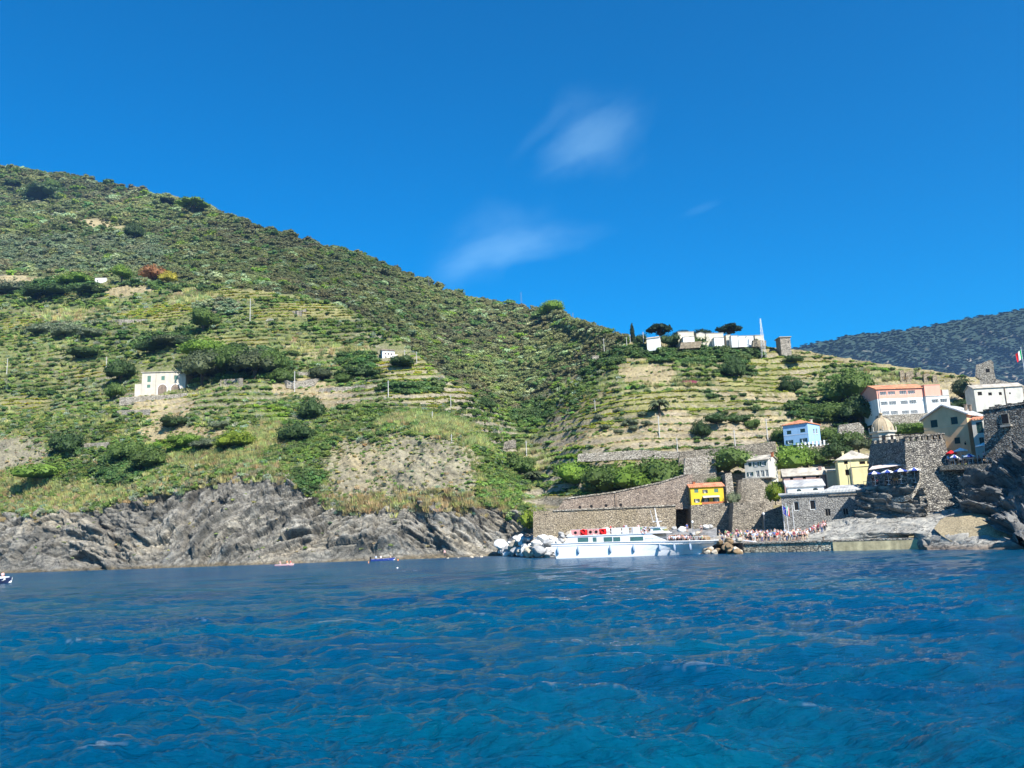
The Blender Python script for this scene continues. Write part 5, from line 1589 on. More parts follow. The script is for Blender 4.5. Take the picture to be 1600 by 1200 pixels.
mb = MB(); mb.prism([(L_ * .55, -.15, -1.5), (L_, -.15, -1.5), (L_, -.15, 1.45), (L_ * .55, -.15, 1.45)], (0, 4, 0)); mb.build('quay_wall', M['quay2'], root)['label'] = 'ochre stained concrete end of the quay wall'
mb = MB(); mb.box(-.1, -.18, 1.503, L_ + .05, 4.0, 1.76); mb.build('edge_stone', M['st_pale'], root)
mb = MB()
for k in range(1): mb.box(-.3, -.75, -.9, .75, -.2, 1.75)
mb.build('fender_block', M['dark'], root)
mb = MB(); mb.lathe([(.16, 1.76), (.18, 1.8), (.13, 2.1), (.22, 2.18), (.22, 2.3), (.05, 2.34)], 10, L_ * .49, .7); mb.build('bollard', M['brownroof'], root)
mb = MB(); mb.box(0, .5, 1.55, 3.0, 9, 1.62) if False else mb.prism([(-3.4, 1.2, 2.55), (2.2, 1.0, 1.80), (2.2, 2.1, 1.80), (-3.4, 2.3, 2.55)], (0, 0, .1))
o = mb.build('gangway', M['wmetal'], None, a, rz=yq); tag(o, 'white gangway sloping from the ferry bow to the quay', 'gangway')

rockpatch('rock_shelf', [[(1215, 'z', 1.6, 150), (1300, 'z', 1.78, Dq(1300) + 2.6), (1430, 'z', 1.78, Dq(1430) + 2.6), (1448, 'z', -1.2, 124), (1520, 'z', -1.2, 117), (1600, 'z', -1.2, 110), (1720, 'z', -1.2, 102)],
    [(1215, 'z', 1.75, 152), (1300, 835, 144), (1380, 832, 137), (1440, 834, 129.5), (1480, 840, 124.2), (1520, 847, 119.3), (1600, 847, 114), (1720, 850, 106)],
    [(1215, 'z', 1.8, 158), (1255, 829, 158), (1290, 817, 154), (1340, 809, 148.5), (1400, 806, 143), (1440, 804, 139.5), (1500, 797, 135), (1560, 797, 131), (1600, 800, 124), (1720, 780, 112)],
    [(1215, 'z', 1.9, 168), (1255, 'z', 3.5, 166), (1340, 806, 156), (1400, 803, 150), (1440, 801, 146), (1500, 795, 142), (1600, 795, 132), (1720, 770, 118)]],
    330, 30, .42, (.36, .345, .30), M_land, 301, strata=.6, dipk=.05)
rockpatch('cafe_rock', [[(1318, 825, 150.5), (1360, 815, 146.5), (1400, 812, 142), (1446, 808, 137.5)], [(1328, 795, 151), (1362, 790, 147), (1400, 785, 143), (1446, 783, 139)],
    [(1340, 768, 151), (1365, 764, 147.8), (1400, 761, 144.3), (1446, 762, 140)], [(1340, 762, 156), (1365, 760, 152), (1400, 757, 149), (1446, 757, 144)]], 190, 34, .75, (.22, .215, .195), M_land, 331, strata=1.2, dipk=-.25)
rockpatch('castle_rock', [[(1508, 812, 131.2), (1530, 808, 130), (1565, 818, 124), (1590, 850, 111.5), (1640, 858, 106), (1760, 864, 96)],
    [(1508, 771, 134), (1530, 767, 132), (1570, 770, 126), (1600, 782, 121), (1650, 780, 115), (1760, 770, 106)],
    [(1508, 739, 138), (1530, 737, 136), (1570, 731, 131), (1600, 716, 127), (1650, 702, 121), (1760, 690, 112)],
    [(1508, 737, 142.5), (1530, 735, 141.5), (1568, 722, 137), (1600, 690, 132), (1650, 670, 127), (1760, 640, 120)]], 260, 44, 1.05, (.19, .19, .182), M_land, 361, strata=1.7, dipk=.12)
g = []
for t in np.linspace(0, 1, 24):   # unseen rock added beyond the right edge, its height shaped to shade the rocks
    row = []
    for s_ in np.linspace(0, 1, 50):
        x_ = 76 + 80 * s_; top_ = min(36, max(8, 10 + 1.25 * (x_ - 78)))
        row.append((x_, 60 + 40 * t, -2 + (top_ + 2) * min(1, (1 - abs(2 * t - 1)) * 4)))
    g.append(row)
g = np.array(g, float); g += fbm(g[..., 0], g[..., 1], g[..., 2], 8, 4, 390)[..., None] * 2.0
o = grid_mesh('shade_headland', g, M_land, {'gcol': np.full(g.shape, .17), 'rocky': np.ones(g.shape[:2])}); tag(o, kind='structure')
root_ = rockpatch('sloping_revetment', [[(1490, 848, 122.4), (1500, 849, 121.6), (1560, 849, 117.0), (1574, 847, 116.3)], [(1473, 838, 124.6), (1500, 837, 123.2), (1558, 836, 118.9), (1579, 840, 117.2)], [(1459, 826, 128.6), (1500, 824, 125.0), (1545, 822, 121.6), (1574, 830, 119.0)], [(1470, 811, 132.0), (1500, 806, 129.6), (1530, 806, 127.2), (1558, 812, 124.4)], [(1482, 806, 133.2), (1500, 802.5, 131.4), (1520, 802, 129.8), (1538, 804, 128.2)]],
    90, 16, .05, (.3, .3, .3), masonry('tan revetment', (.30, .24, .14), (.45, .37, .23), size=.38, flat=1.5, stain=(.40, .33, .21), stain_amt=.5, bump=.5, joint=(.17, .14, .09)), 395, kind=None, strata=0, free=True)
tag(root_, 'smooth tan masonry slope at the foot of the castle rock', 'sea wall')

# terraces for the cafés
p0, p1 = V(1350, 761, 150), V(1441, 757.5, 140.8)
root = empty('cafe_terrace', p0); tag(root, 'narrow café terrace on the rocks under the bastion', 'terrace')
d1 = p1 - p0; mb = MB(); mb.prism([(0, 0, 0), tuple(d1), tuple(d1 + Vector((2.5, 5, 0))), (2.5, 7, 0)], (0, 0, -.5)); mb.build('floor', M['concrete'], root)
mb = MB()
for k in range(15):
    q = d1 * (k / 14); mb.tube([q, q + Vector((0, 0, 1))], .03, 4)
mb.tube([(0, 0, 1), tuple(d1 + Vector((0, 0, 1)))], .035, 4); mb.tube([(0, 0, .5), tuple(d1 + Vector((0, 0, .5)))], .02, 4); mb.build('railing', M['metal'], root)
f = Frame(1358, 734.5, 147.5, -38)
mb = MB(); a, b = f.loc(1358, 734.5), f.loc(1413, 726.5); zz = (a[1] + b[1]) / 2; mb.prism([(a[0], -.2, a[1]), (b[0], -.2, b[1]), (b[0] - .2, 2.2, b[1] + .7), (a[0], 2.2, a[1] + .7)], (0, 0, .07))
M['canvas'] = plain('pinkish canvas', (.75, .60, .52), .9, .1)
o = mb.build('awning', M['canvas'], None, f.A, rz=f.yaw); tag(o, 'long pinkish awning stretched along the bastion above the café', 'awning')
q0, q1 = V(1478, 727, 139.3), V(1566, 723.5, 132)
root = empty('upper_terrace', q0); tag(root, 'open upper terrace with tables between the bastion and the castle rock', 'terrace')
d1 = q1 - q0; mb = MB(); mb.prism([(-1, 0, 0), tuple(d1), tuple(d1 + Vector((3, 9, 0))), (2, 9, 0)], (0, 0, -.8)); mb.build('floor', M['st_grey'], root)
mb = MB()
for k in range(13):
    q = d1 * (k / 12); mb.tube([q, q + Vector((0, 0, 1))], .03, 4)
mb.tube([(0, 0, 1), tuple(d1 + Vector((0, 0, 1)))], .035, 4); mb.build('railing', M['metal'], root)
ZC, ZU = p0.z, q0.z

M['ublue'] = plain('blue canvas', (.03, .06, .28), .8, .1); M['uwhite'] = plain('white canvas', (.80, .80, .78), .8, .08); M['ured'] = plain('red canvas', (.65, .015, .02), .8, .1)


def parasol(x, y, D, rpx, zfloor, mats, label, cat='parasol', group=None):
    c = V(x, y, D); r_ = rpx * D / 1300 * 1.05
    root = empty('parasol', (c.x, c.y, zfloor)); tag(root, label, cat, group)
    h_ = c.z - zfloor
    mb = MB(); mb.tube([(0, 0, 0), (0, 0, h_ + .25)], .03, 6); mb.lathe([(.25, 0), (.25, .06), (.04, .1)], 8); mb.build('pole', M['wmetal'], root)
    mb = MB(); n = 8
    for k in range(n):
        a0, a1 = 2 * math.pi * k / n, 2 * math.pi * (k + 1) / n
        v = [(0, 0, h_ + .32), (r_ * math.cos(a0), r_ * math.sin(a0), h_ - .18), (r_ * math.cos(a1), r_ * math.sin(a1), h_ - .18), (r_ * math.cos(a1), r_ * math.sin(a1), h_ - .32), (r_ * math.cos(a0), r_ * math.sin(a0), h_ - .32)]
        mb.add(v, [(0, 1, 2), (1, 4, 3, 2)], k % 2)
    mb.build('canopy', [M[mats[0]], M[mats[1]]], root)
    return root


parasol(1366, 738.5, 147, 9.5, ZC, ('ublue', 'uwhite'), 'blue and white parasol at the left end of the café terrace')
parasol(1386.5, 736.5, 145, 10, ZC, ('uwhite', 'ublue'), 'blue and white parasol second from the left on the café terrace')
parasol(1406.5, 734.5, 143.2, 10.5, ZC, ('ublue', 'uwhite'), 'blue and white parasol third from the left on the café terrace')
parasol(1428, 733, 141.4, 9.5, ZC, ('uwhite', 'ublue'), 'blue and white parasol beside the stair at the right end of the café')
parasol(1537, 694.5, 135.5, 12, ZU, ('uwhite', 'uwhite'), 'large white parasol on the upper terrace under the castle wall')
parasol(1500.5, 702.5, 139, 10, ZU, ('uwhite', 'uwhite'), 'white parasol in front of the tan house')
parasol(1486, 706.5, 141, 8, ZU, ('ured', 'ured'), 'red parasol between the bastion and the tan house')
parasol(1491, 713, 138.5, 7, ZU, ('uwhite', 'ublue'), 'low pale blue and white parasol below the red one')
parasol(1514, 711.5, 137, 9, ZU, ('uwhite', 'ublue'), 'low white and blue parasol in the middle of the upper terrace')

# cafe tables
tb = empty('cafe_table', (0, 0, 0))
mb = MB(); mb.lathe([(.01, .72), (.42, .72), (.42, .76), (.01, .76)], 14); mb.build('tabletop', M['uwhite'], tb)
mb = MB(); mb.lathe([(.3, 0), (.3, .03), (.04, .06), (.04, .72)], 8); mb.build('leg', M['metal'], tb)
first = True
TBL = [(1368, 147.5, ZC), (1389, 145.3, ZC), (1408, 143.5, ZC), (1425, 142.2, ZC), (1488, 138.9, ZU), (1503, 137.6, ZU), (1520, 136.3, ZU), (1534, 135.2, ZU), (1546, 134.6, ZU)]
NM = ['under the leftmost parasol of the café', 'under the second parasol of the café', 'under the third parasol of the café', 'next to the stair at the café', 'below the red parasol', 'in front of the tan house', 'in the middle of the upper terrace', 'under the large white parasol', 'right of the large white parasol']
for (x, D_, z_), nm in zip(TBL, NM):
    if first: r_ = tb; first = False
    else:
        r_ = tb.copy(); C.objects.link(r_)
        for ch in tb.children:
            c_ = ch.copy(); c_.parent = r_; C.objects.link(c_)
    r_.location = VZ(x, z_, D_); tag(r_, 'small round white table ' + nm, 'table', 'café tables')

# ================================================================ BOULDERS
def heapD(x): return min(Dsea(x, 868) - 1.5, 173 + max(0, 835 - x) * .7)
M_rock = objcol_mat('boulder stone', .9, .35, 1.4)
BM = []
for k in range(8):
    bm = bmesh.new(); bmesh.ops.create_icosphere(bm, subdivisions=3, radius=1)
    r = np.random.default_rng(50 + k)
    vv = np.array([v.co[:] for v in bm.verts])
    for q in range(11):
        n_ = r.normal(size=3); n_ /= np.linalg.norm(n_); dd = vv @ n_; lim = .62 + .25 * r.random()
        vv -= np.outer(np.maximum(dd - lim, 0) * .92, n_)
    vv *= (1 + .06 * fbm(vv[:, 0], vv[:, 1], vv[:, 2], .5, 3, 60 + k))[:, None]
    for v, c_ in zip(bm.verts, vv): v.co = c_
    me = bpy.data.meshes.new('boulder'); bm.to_mesh(me); bm.free(); me.materials.append(M_rock); BM.append(me)


def boulder(x, y, D, rpx, colr_, label, group, k, sq=.8):
    s_ = rpx * D / 1300
    o = bpy.data.objects.new('boulder', BM[k % 8]); C.objects.link(o)
    o.location = V(x, y, D); rr = random.Random(k * 7 + int(x))
    o.scale = (s_ * rr.uniform(.9, 1.2), s_ * rr.uniform(.8, 1.1), s_ * sq * rr.uniform(.85, 1.1)); o.rotation_euler = (rr.uniform(-.4, .4), rr.uniform(-.4, .4), rr.random() * 6)
    o.color = (*colr_, 1); tag(o, label, 'boulder', group)


WH, GY, TN, BR_ = (.74, .72, .67), (.36, .36, .35), (.50, .43, .33), (.26, .18, .10)
big = [(785, 853, 13, WH, 'largest white boulder at the left end of the rock heap'), (770, 862, 8, GY, 'grey boulder left of the large white one by the water'), (804, 862, 9, GY, 'dark grey boulder at the waterline right of the large white one'),
       (828, 862, 12, TN, 'big tan boulder at the waterline in the middle of the heap'), (843, 862, 12, GY, 'big grey boulder at the waterline next to the ferry stern'), (848, 842, 10, WH, 'pale boulder standing high near the ferry stern'),
       (803, 850, 8, TN, 'tan boulder wedged behind the large white one'), (838, 850, 9, WH, 'white boulder above the big tan one'), (1067, 829, 8.5, WH, 'big white boulder between the ferry roof and the yellow house'), (858, 850, 9, GY, 'grey boulder just behind the ferry stern'), (812, 841, 8, WH, 'pale boulder at the top of the heap below the bush')]
for i, (x, y, r_, c_, lab) in enumerate(big): boulder(x, y, heapD(x) + max(0, 862 - y) * .3 if x < 900 else 181, r_, c_, lab, None, i)
k = 20
lb = {0: 'white boulder in the heap at the foot of the sea wall', 1: 'grey boulder in the heap at the foot of the sea wall', 2: 'tan boulder in the heap at the foot of the sea wall'}
for i in range(150):
    x = random.uniform(762, 872); t = random.random(); y = 867 - 27 * t * min(1, (x - 752) / 50); c = random.choice((0, 0, 1, 1, 2))
    boulder(x, y, heapD(x) + 8 * t, random.uniform(2.6, 6.8), (WH, GY, TN)[c], lb[c], 'boulders heaped below the sea wall', k); k += 1
for i in range(46):
    x = random.uniform(872, 1110); c = random.choice((0, 1, 2)); D_ = random.uniform(173, 183); y = float(PYZ(np.array(x), -.2 + 5.2 * (D_ - 166) / 17, D_))
    boulder(x, y, D_, random.uniform(3.5, 7), (WH, GY, TN)[c], ('white', 'grey', 'tan')[c] + ' boulder of the rubble bank behind the ferry', 'boulders behind the ferry', k); k += 1
for i in range(26):
    x = random.uniform(1098, 1156); y = random.uniform(840, 864) ; c = random.choice((0, 1, 1))
    boulder(x, y, Dsea(x, 866) + 1.5 + (864 - y) * .22, random.uniform(4.5, 8), (TN, BR_)[c], ('tan', 'brown')[c] + ' boulder between the ferry bow and the quay', 'boulders at the quay end', k); k += 1
for i in range(5):
    x = (700, 716, 737, 745, 752)[i]; boulder(x, float(PYZ(np.array(float(x)), .0, 205.)), 205, (2.2, 1.6, 3.2, 4.2, 3.0)[i], (TN, TN)[i % 2], 'tan boulder awash along the foot of the cliff', 'boulders awash', k); k += 1


def bank(x, D):
    d0 = heapD(x) if x < 872 else 166.0
    return -.6 + 5.2 * min(1.0, max(0.0, (D - d0) / (185 - 168 if x > 872 else 16)))
g = []
for k in np.linspace(0, 1, 16):
    g.append([PZ(x, bank(x, (heapD(x) - .5 if x < 872 else 165.0) + k * 19), (heapD(x) - .5 if x < 872 else 165.0) + k * 19) for x in np.linspace(770, 1120, 120)])
g = np.array(g); g[..., 2] += fbm(g[..., 0], g[..., 1], g[..., 2], 2.5, 3, 600) * .8
o = grid_mesh('rubble_bank', g, M_land, {'gcol': np.full(g.shape, .22) * (1 + .4 * fbm(g[..., 0], g[..., 1], g[..., 2], 1.5, 3, 601))[..., None], 'rocky': np.ones(g.shape[:2])}); tag(o, kind='structure')
# ================================================================ TREES
def treeparts(kind, seed):
    tr = MB()
    if kind == 'round':
        cm = leaves_mesh('crown', [(x, y, z * .55 + .42, r_ * .95) for x, y, z, r_ in lumps_for(seed, 8, .5, .55)], 1500, .052, M_leaf, seed, .55); tr.tube([(0, 0, -.1), (.02, 0, .3), (0, .02, .55)], [.06, .045, .03], 7)
        for a in range(4): tr.tube([(0, 0, .25), (.22 * math.cos(a * 1.6), .22 * math.sin(a * 1.6), .6)], [.03, .015], 5)
    elif kind == 'bush':
        cm = leaves_mesh('crown', [(x, y, z * .8 + .1, r_) for x, y, z, r_ in lumps_for(seed, 7, .55, .45)], 1300, .055, M_leaf, seed, .6); tr.tube([(0, 0, -.1), (0, 0, .3)], [.05, .03], 6)
    elif kind == 'pine':
        L = [(.38 * math.cos(a), .38 * math.sin(a), .76 + .09 * math.sin(a * 3), .24, .55) for a in np.linspace(0, 6.28, 8)[:-1]] + [(0, 0, .84, .36, .5), (.12, -.1, .92, .22, .6)]
        cm = leaves_mesh('crown', L, 1000, .055, M_leaf, seed, .8); tr.tube([(0, 0, -.1), (.03, 0, .35), (-.02, .02, .72)], [.045, .035, .025], 7)
        for a in range(6): tr.tube([(0, 0, .5), (.3 * math.cos(a), .3 * math.sin(a), .76)], [.02, .01], 5)
    elif kind == 'cypress':
        cm = leaves_mesh('crown', [(0, 0, .12 + .1 * i, .40 * (1 - abs(i - 3) / 8.5), 1.0) for i in range(9)], 900, .08, M_leaf, seed, .4); tr.tube([(0, 0, -.1), (0, 0, .3)], [.06, .04], 6)
    elif kind == 'palm':
        mb = MB(); r = random.Random(seed)
        for i in range(34):
            a = i * 2.4; e0 = r.uniform(-.1, 1.2); pts = []
            for t in (0, .35, .7, 1): pts.append(Vector((math.cos(a) * .55 * t * math.cos(e0 * .6), math.sin(a) * .55 * t * math.cos(e0 * .6), .68 + .38 * t * math.sin(e0) - .34 * t * t)))
            s_ = Vector((-math.sin(a), math.cos(a), 0))
            for p, q in zip(pts[:-1], pts[1:]):
                mb.add([p, q, q + s_ * .07 - Vector((0, 0, .05)), p + s_ * .07 - Vector((0, 0, .05))], [(0, 1, 2, 3)]); mb.add([p, q, q - s_ * .07 - Vector((0, 0, .05)), p - s_ * .07 - Vector((0, 0, .05))], [(0, 1, 2, 3)])
        cm = mb.mesh('fronds', M_leaf); tr.tube([(0, 0, -.1), (.02, 0, .35), (0, 0, .7)], [.06, .045, .05], 8)
    elif kind == 'dead':
        mb = MB()
        for a in range(9): mb.tube([(0, 0, .4 + a * .06), (.22 * math.cos(a * 2), .22 * math.sin(a * 2), .6 + a * .05)], [.015, .004], 4)
        cm = mb.mesh('bare_branches', M_bark); tr.tube([(0, 0, -.1), (.02, 0, .5), (0, 0, 1)], [.04, .03, .008], 6)
    return cm, tr.mesh('trunk', M_bark)


TM = {}
TC_ = {'dark': col(.055, .095, .03), 'olive': col(.15, .18, .105), 'mid': col(.105, .165, .04), 'bright': col(.16, .26, .04), 'lime': col(.20, .27, .03), 'rust': col(.32, .15, .06), 'grey': col(.10, .125, .06), 'pink': col(.45, .10, .18), 'pine': col(.022, .042, .018), 'yellow': col(.36, .32, .04)}


def tree(x, y, wpx, hpx, kind, colr_, label, cat='tree', group=None, D=None, g=ground):
    p = g(x, y) if D is None else V(x, y, D)
    k = (kind, int(x) % 3)
    if k not in TM: TM[k] = treeparts(kind, 30 + k[1] * 5 + len(kind))
    nm = {'bush': 'bush', 'palm': 'palm_tree', 'pine': 'pine_tree', 'cypress': 'cypress_tree', 'dead': 'dead_tree'}.get(kind, 'tree')
    r_ = empty(nm, p); tag(r_, label, cat, group)
    w_, h_ = wpx * p.y / 1300, hpx * p.y / 1300 * 1.04
    r_.scale = (w_ * .95, w_ * .95, h_ * (.95 if kind != 'cypress' else 1)); r_.rotation_euler = (0, 0, (x * 7.3) % 6.28)
    for me, nme in zip(TM[k], ('crown', 'trunk')):
        o = bpy.data.objects.new('bare_branches' if kind == 'dead' and nme == 'crown' else nme, me); o.parent = r_; C.objects.link(o); v = random.uniform(.85, 1.2)
        o.color = (*(TC_[colr_] * v), 1)
    return r_


for a in [
 (317, 604, 50, 50, 'round', 'grey', 'big dark round tree directly right of the arched villa'), (320, 566, 54, 34, 'round', 'bright', 'bright green broad tree above the big dark one beside the villa'),
 (368, 592, 46, 44, 'round', 'mid', 'left tree of the green clump right of the villa'), (398, 594, 50, 44, 'round', 'grey', 'middle tree of the green clump right of the villa'), (426, 592, 42, 40, 'round', 'mid', 'right tree of the green clump right of the villa'), (352, 575, 40, 30, 'round', 'mid', 'tree behind the green clump right of the villa'),
 (187, 600, 36, 34, 'round', 'dark', 'round dark tree just left of the arched villa'), (177, 628, 24, 26, 'round', 'mid', 'small tree below left of the villa on the terrace wall'), (104, 711, 40, 38, 'bush', 'dark', 'solitary round dark bush on the lower left slope'),
 (318, 521, 34, 34, 'round', 'mid', 'round green tree alone on the yellow vineyard above the villa'), (240, 550, 40, 22, 'bush', 'dark', 'dark bush at the left end of the hedge above the villa'), (272, 545, 50, 22, 'bush', 'grey', 'long dark bush of the hedge above the villa'), (300, 545, 30, 18, 'bush', 'dark', 'short bush at the right end of the hedge above the villa'),
 (70, 523, 36, 18, 'bush', 'olive', 'grey olive bush, left of three on the upper left terraces'), (112, 526, 40, 20, 'bush', 'olive', 'grey olive bush, middle of three on the upper left terraces'), (142, 528, 32, 16, 'bush', 'olive', 'grey olive bush, right of three on the upper left terraces'), (132, 560, 34, 18, 'bush', 'dark', 'green bush above the poles of the left vineyard'),
 (487, 655, 30, 42, 'bush', 'dark', 'tall dark bush above the rocky scree'), (463, 692, 34, 36, 'bush', 'dark', 'dark bush down the gully left of the scree'), (500, 608, 0.1, 0.1, 'bush', 'dark', '') if False else (443, 600, 30, 26, 'bush', 'mid', 'green bush left of the square vineyard'),
 (367, 700, 42, 30, 'bush', 'lime', 'bright lime round bush on the lower slope below the villa'), (288, 700, 34, 24, 'bush', 'bright', 'bright green bush left of the lime one'), (205, 720, 40, 34, 'bush', 'mid', 'leafy green shrub above the left cliff'), (230, 735, 40, 34, 'bush', 'mid', 'leafy shrub right of the other above the left cliff'), (70, 750, 60, 28, 'bush', 'bright', 'wide light green shrub above the smooth left rocks'),
 (325, 700, 34, 16, 'bush', 'olive', 'grey domed bush below the villa'), (345, 670, 22, 12, 'bush', 'olive', 'small grey domed bush below the villa'), (270, 668, 30, 20, 'bush', 'dark', 'dark shrub under the villa path'),
 (242, 442, 30, 26, 'round', 'rust', 'rust coloured tree at the edge of the wood'), (262, 446, 20, 20, 'round', 'yellow', 'yellowing tree right of the rust coloured one'),
 (190, 395, 24, 24, 'round', 'bright', 'green tree right of the mown clearing'), (118, 445, 40, 20, 'bush', 'bright', 'pale green bush left of the tiny hut') , (10, 460, 46, 24, 'bush', 'olive', 'grey olive bush at the left edge of the upper vineyard'), (85, 465, 60, 20, 'bush', 'dark', 'dark hedge-like bush under the tiny hut'), (140, 462, 40, 16, 'bush', 'dark', 'dark bush right under the tiny hut'),
 (757, 640, 26, 24, 'bush', 'dark', 'round dark bush alone at the mouth of the valley'), (630, 575, 30, 20, 'bush', 'dark', 'dark bush right below the small farmhouse'), (560, 592, 50, 20, 'bush', 'dark', 'dark bushes along the path left below the farmhouse'), (500, 600, 24, 22, 'round', 'grey', 'small grey-green tree inside the square vineyard'), (538, 600, 22, 18, 'bush', 'mid', 'bush right of the square vineyard'),
 (840, 832, 32, 38, 'bush', 'lime', 'yellow-green bush at the left foot of the sea wall'), (812, 740, 34, 30, 'bush', 'mid', 'green bush above the valley mouth'),
 (1096, 685, 22, 32, 'bush', 'dark', 'cone-shaped dark bush on the dry terraces'), (1030, 648, 34, 32, 'palm', 'grey', 'bushy palm among the terraces'), (834, 756, 30, 26, 'palm', 'grey', 'small palm above the sea wall in the valley'),
 (944, 772, 50, 46, 'bush', 'mid', 'left one of the big fig-like bushes above the sea wall'), (985, 773, 58, 52, 'bush', 'bright', 'middle one of the big fig-like bushes above the sea wall'), (1028, 770, 62, 54, 'bush', 'mid', 'right one of the big fig-like bushes above the sea wall'), (1060, 748, 30, 30, 'bush', 'mid', 'bush at the right end of the fig-like bushes'), (900, 760, 40, 40, 'bush', 'bright', 'bright bush sloping beside the stairs above the sea wall'),
 (1079, 606, 18, 12, 'bush', 'pink', 'pink flowering oleander on the hillside'), (1150, 590, 22, 40, 'bush', 'dark', 'tall dark bush hanging below the lattice mast'), (1075, 545, 40, 20, 'bush', 'mid', 'green shrub below the left cemetery blocks'), (1160, 548, 40, 20, 'bush', 'dark', 'dark shrub under the long cemetery wall'), (1120, 660, 30, 18, 'bush', 'dark', 'dark shrub left one of two on the middle terraces'), (1152, 660, 24, 16, 'bush', 'dark', 'dark shrub right one of two on the middle terraces'), (1176, 668, 16, 18, 'bush', 'mid', 'small bush left of the blue house'),
 (1218, 694, 18, 26, 'bush', 'mid', 'slim bush directly left of the blue house'), (1240, 568, 26, 14, 'bush', 'dark', 'dark bush right of the water tower'), (1236, 617, 26, 28, 'bush', 'dark', 'dark bush on the slope below the water tower'),
 (1330, 640, 50, 52, 'round', 'mid', 'leafy tree left of the school'), (1300, 660, 44, 34, 'bush', 'mid', 'leafy bush above the roofless hut'), (1345, 668, 36, 44, 'round', 'dark', 'dark tree between the school and the dome'), (1507, 632, 26, 36, 'round', 'grey', 'grey-green tree left of the weathered white house'), (1512, 645, 30, 20, 'bush', 'dark', 'dark bush below the weathered white house'), ]:
    tree(*a, cat='palm' if a[4] == 'palm' else 'bush' if a[4] == 'bush' else 'tree')
tree(1137, 752, 56, 44, 'round', 'mid', 'spreading green tree left of the white house', D=206); tree(1118, 770, 30, 26, 'bush', 'mid', 'bush above the roof of the yellow house', 'bush', D=199)
tree(1240, 738, 52, 46, 'bush', 'bright', 'bright green tree between the white and pink houses', D=204); tree(1262, 738, 40, 36, 'round', 'mid', 'green tree behind the pink long house', D=205)
tree(1294, 692, 34, 26, 'bush', 'mid', 'leafy tree touching the right side of the blue house', D=238); tree(1307, 728, 34, 34, 'round', 'dark', 'round dark tree above the slate roof of the pink house', D=192); tree(1325, 703, 40, 30, 'bush', 'mid', 'green bush above the cream house', 'bush', D=205); tree(1342, 706, 34, 30, 'bush', 'grey', 'grey-green bush left of the bastion top', 'bush', D=203)
tree(1146, 790, 14, 22, 'bush', 'olive', 'small shrub on the pier right of the yellow house', 'bush', D=184); tree(1212, 786, 20, 34, 'bush', 'lime', 'yellow-green shrub on the rock left of the church', 'bush', D=178)
for x_, w_, c_, l_ in ((1404, 26, 'mid', 'green bush directly right of the dome'), (1422, 34, 'bright', 'bright green bush between the dome and the tan gable'), (1440, 26, 'mid', 'green bush touching the left eave of the tan gable')): tree(x_, 680, w_, 20, 'bush', c_, l_, 'bush', D=226)
tree(989, 533, 11, 28, 'cypress', 'pine', 'slender dark cypress on the ridge left of the hilltop', 'cypress', g=ground, D=None); tree(1001, 540, 14, 18, 'bush', 'dark', 'small dark bush beside the cypress', 'bush')
tree(1032, 541, 38, 36, 'pine', 'pine', 'dark umbrella pine left of the cemetery', 'pine', D=324); tree(1047, 540, 20, 20, 'bush', 'dark', 'dark bush under the umbrella pine', 'bush', D=322)
tree(1141, 536, 38, 30, 'pine', 'pine', 'wide dark pine rising behind the cemetery wall', 'pine', D=330); tree(1096, 527, 24, 14, 'bush', 'pine', 'low dark tree top behind the cemetery chapel', 'tree', D=330); tree(1066, 524, 16, 9, 'bush', 'pine', 'dark shrub behind the left cemetery block', 'bush', D=330)
tree(862, 494, 30, 22, 'round', 'bright', 'lone round tree on the skyline above the valley', g=ground2); tree(262, 326, 22, 18, 'pine', 'pine', 'dark pine on the upper left skyline slope', 'pine', g=ground2); tree(300, 338, 50, 28, 'pine', 'bright', 'light green umbrella pine near the left skyline', 'pine', g=ground2)
tree(60, 318, 46, 24, 'round', 'dark', 'dark broad tree high on the left mountainside', g=ground2); tree(20, 302, 26, 22, 'pine', 'dark', 'small pine near the top left corner of the mountain', 'pine', g=ground2); tree(210, 378, 22, 28, 'round', 'dark', 'dark tree right of the mown clearing', g=ground2); tree(142, 402, 12, 30, 'dead', 'dark', 'bare dead tree standing in the upper left wood', 'dead tree', g=ground2)
tree(12, 270, 9, 14, 'cypress', 'dark', 'tiny conifer on the summit at the left edge', 'conifer', g=ground2); tree(80, 302, 20, 20, 'round', 'mid', 'rounded tree just below the summit', g=ground2)
pts = [(948, 645), (966, 646), (968, 660), (982, 662), (935, 656), (993, 664), (1010, 663), (968, 678), (992, 674), (978, 667), (1003, 650), (945, 672)]
for i, (x, y) in enumerate(pts): tree(x, y, 12, 9, 'bush', 'olive', 'small round olive bush on the terraces in the middle of the hill', 'bush', 'small olive bushes on the terraces')

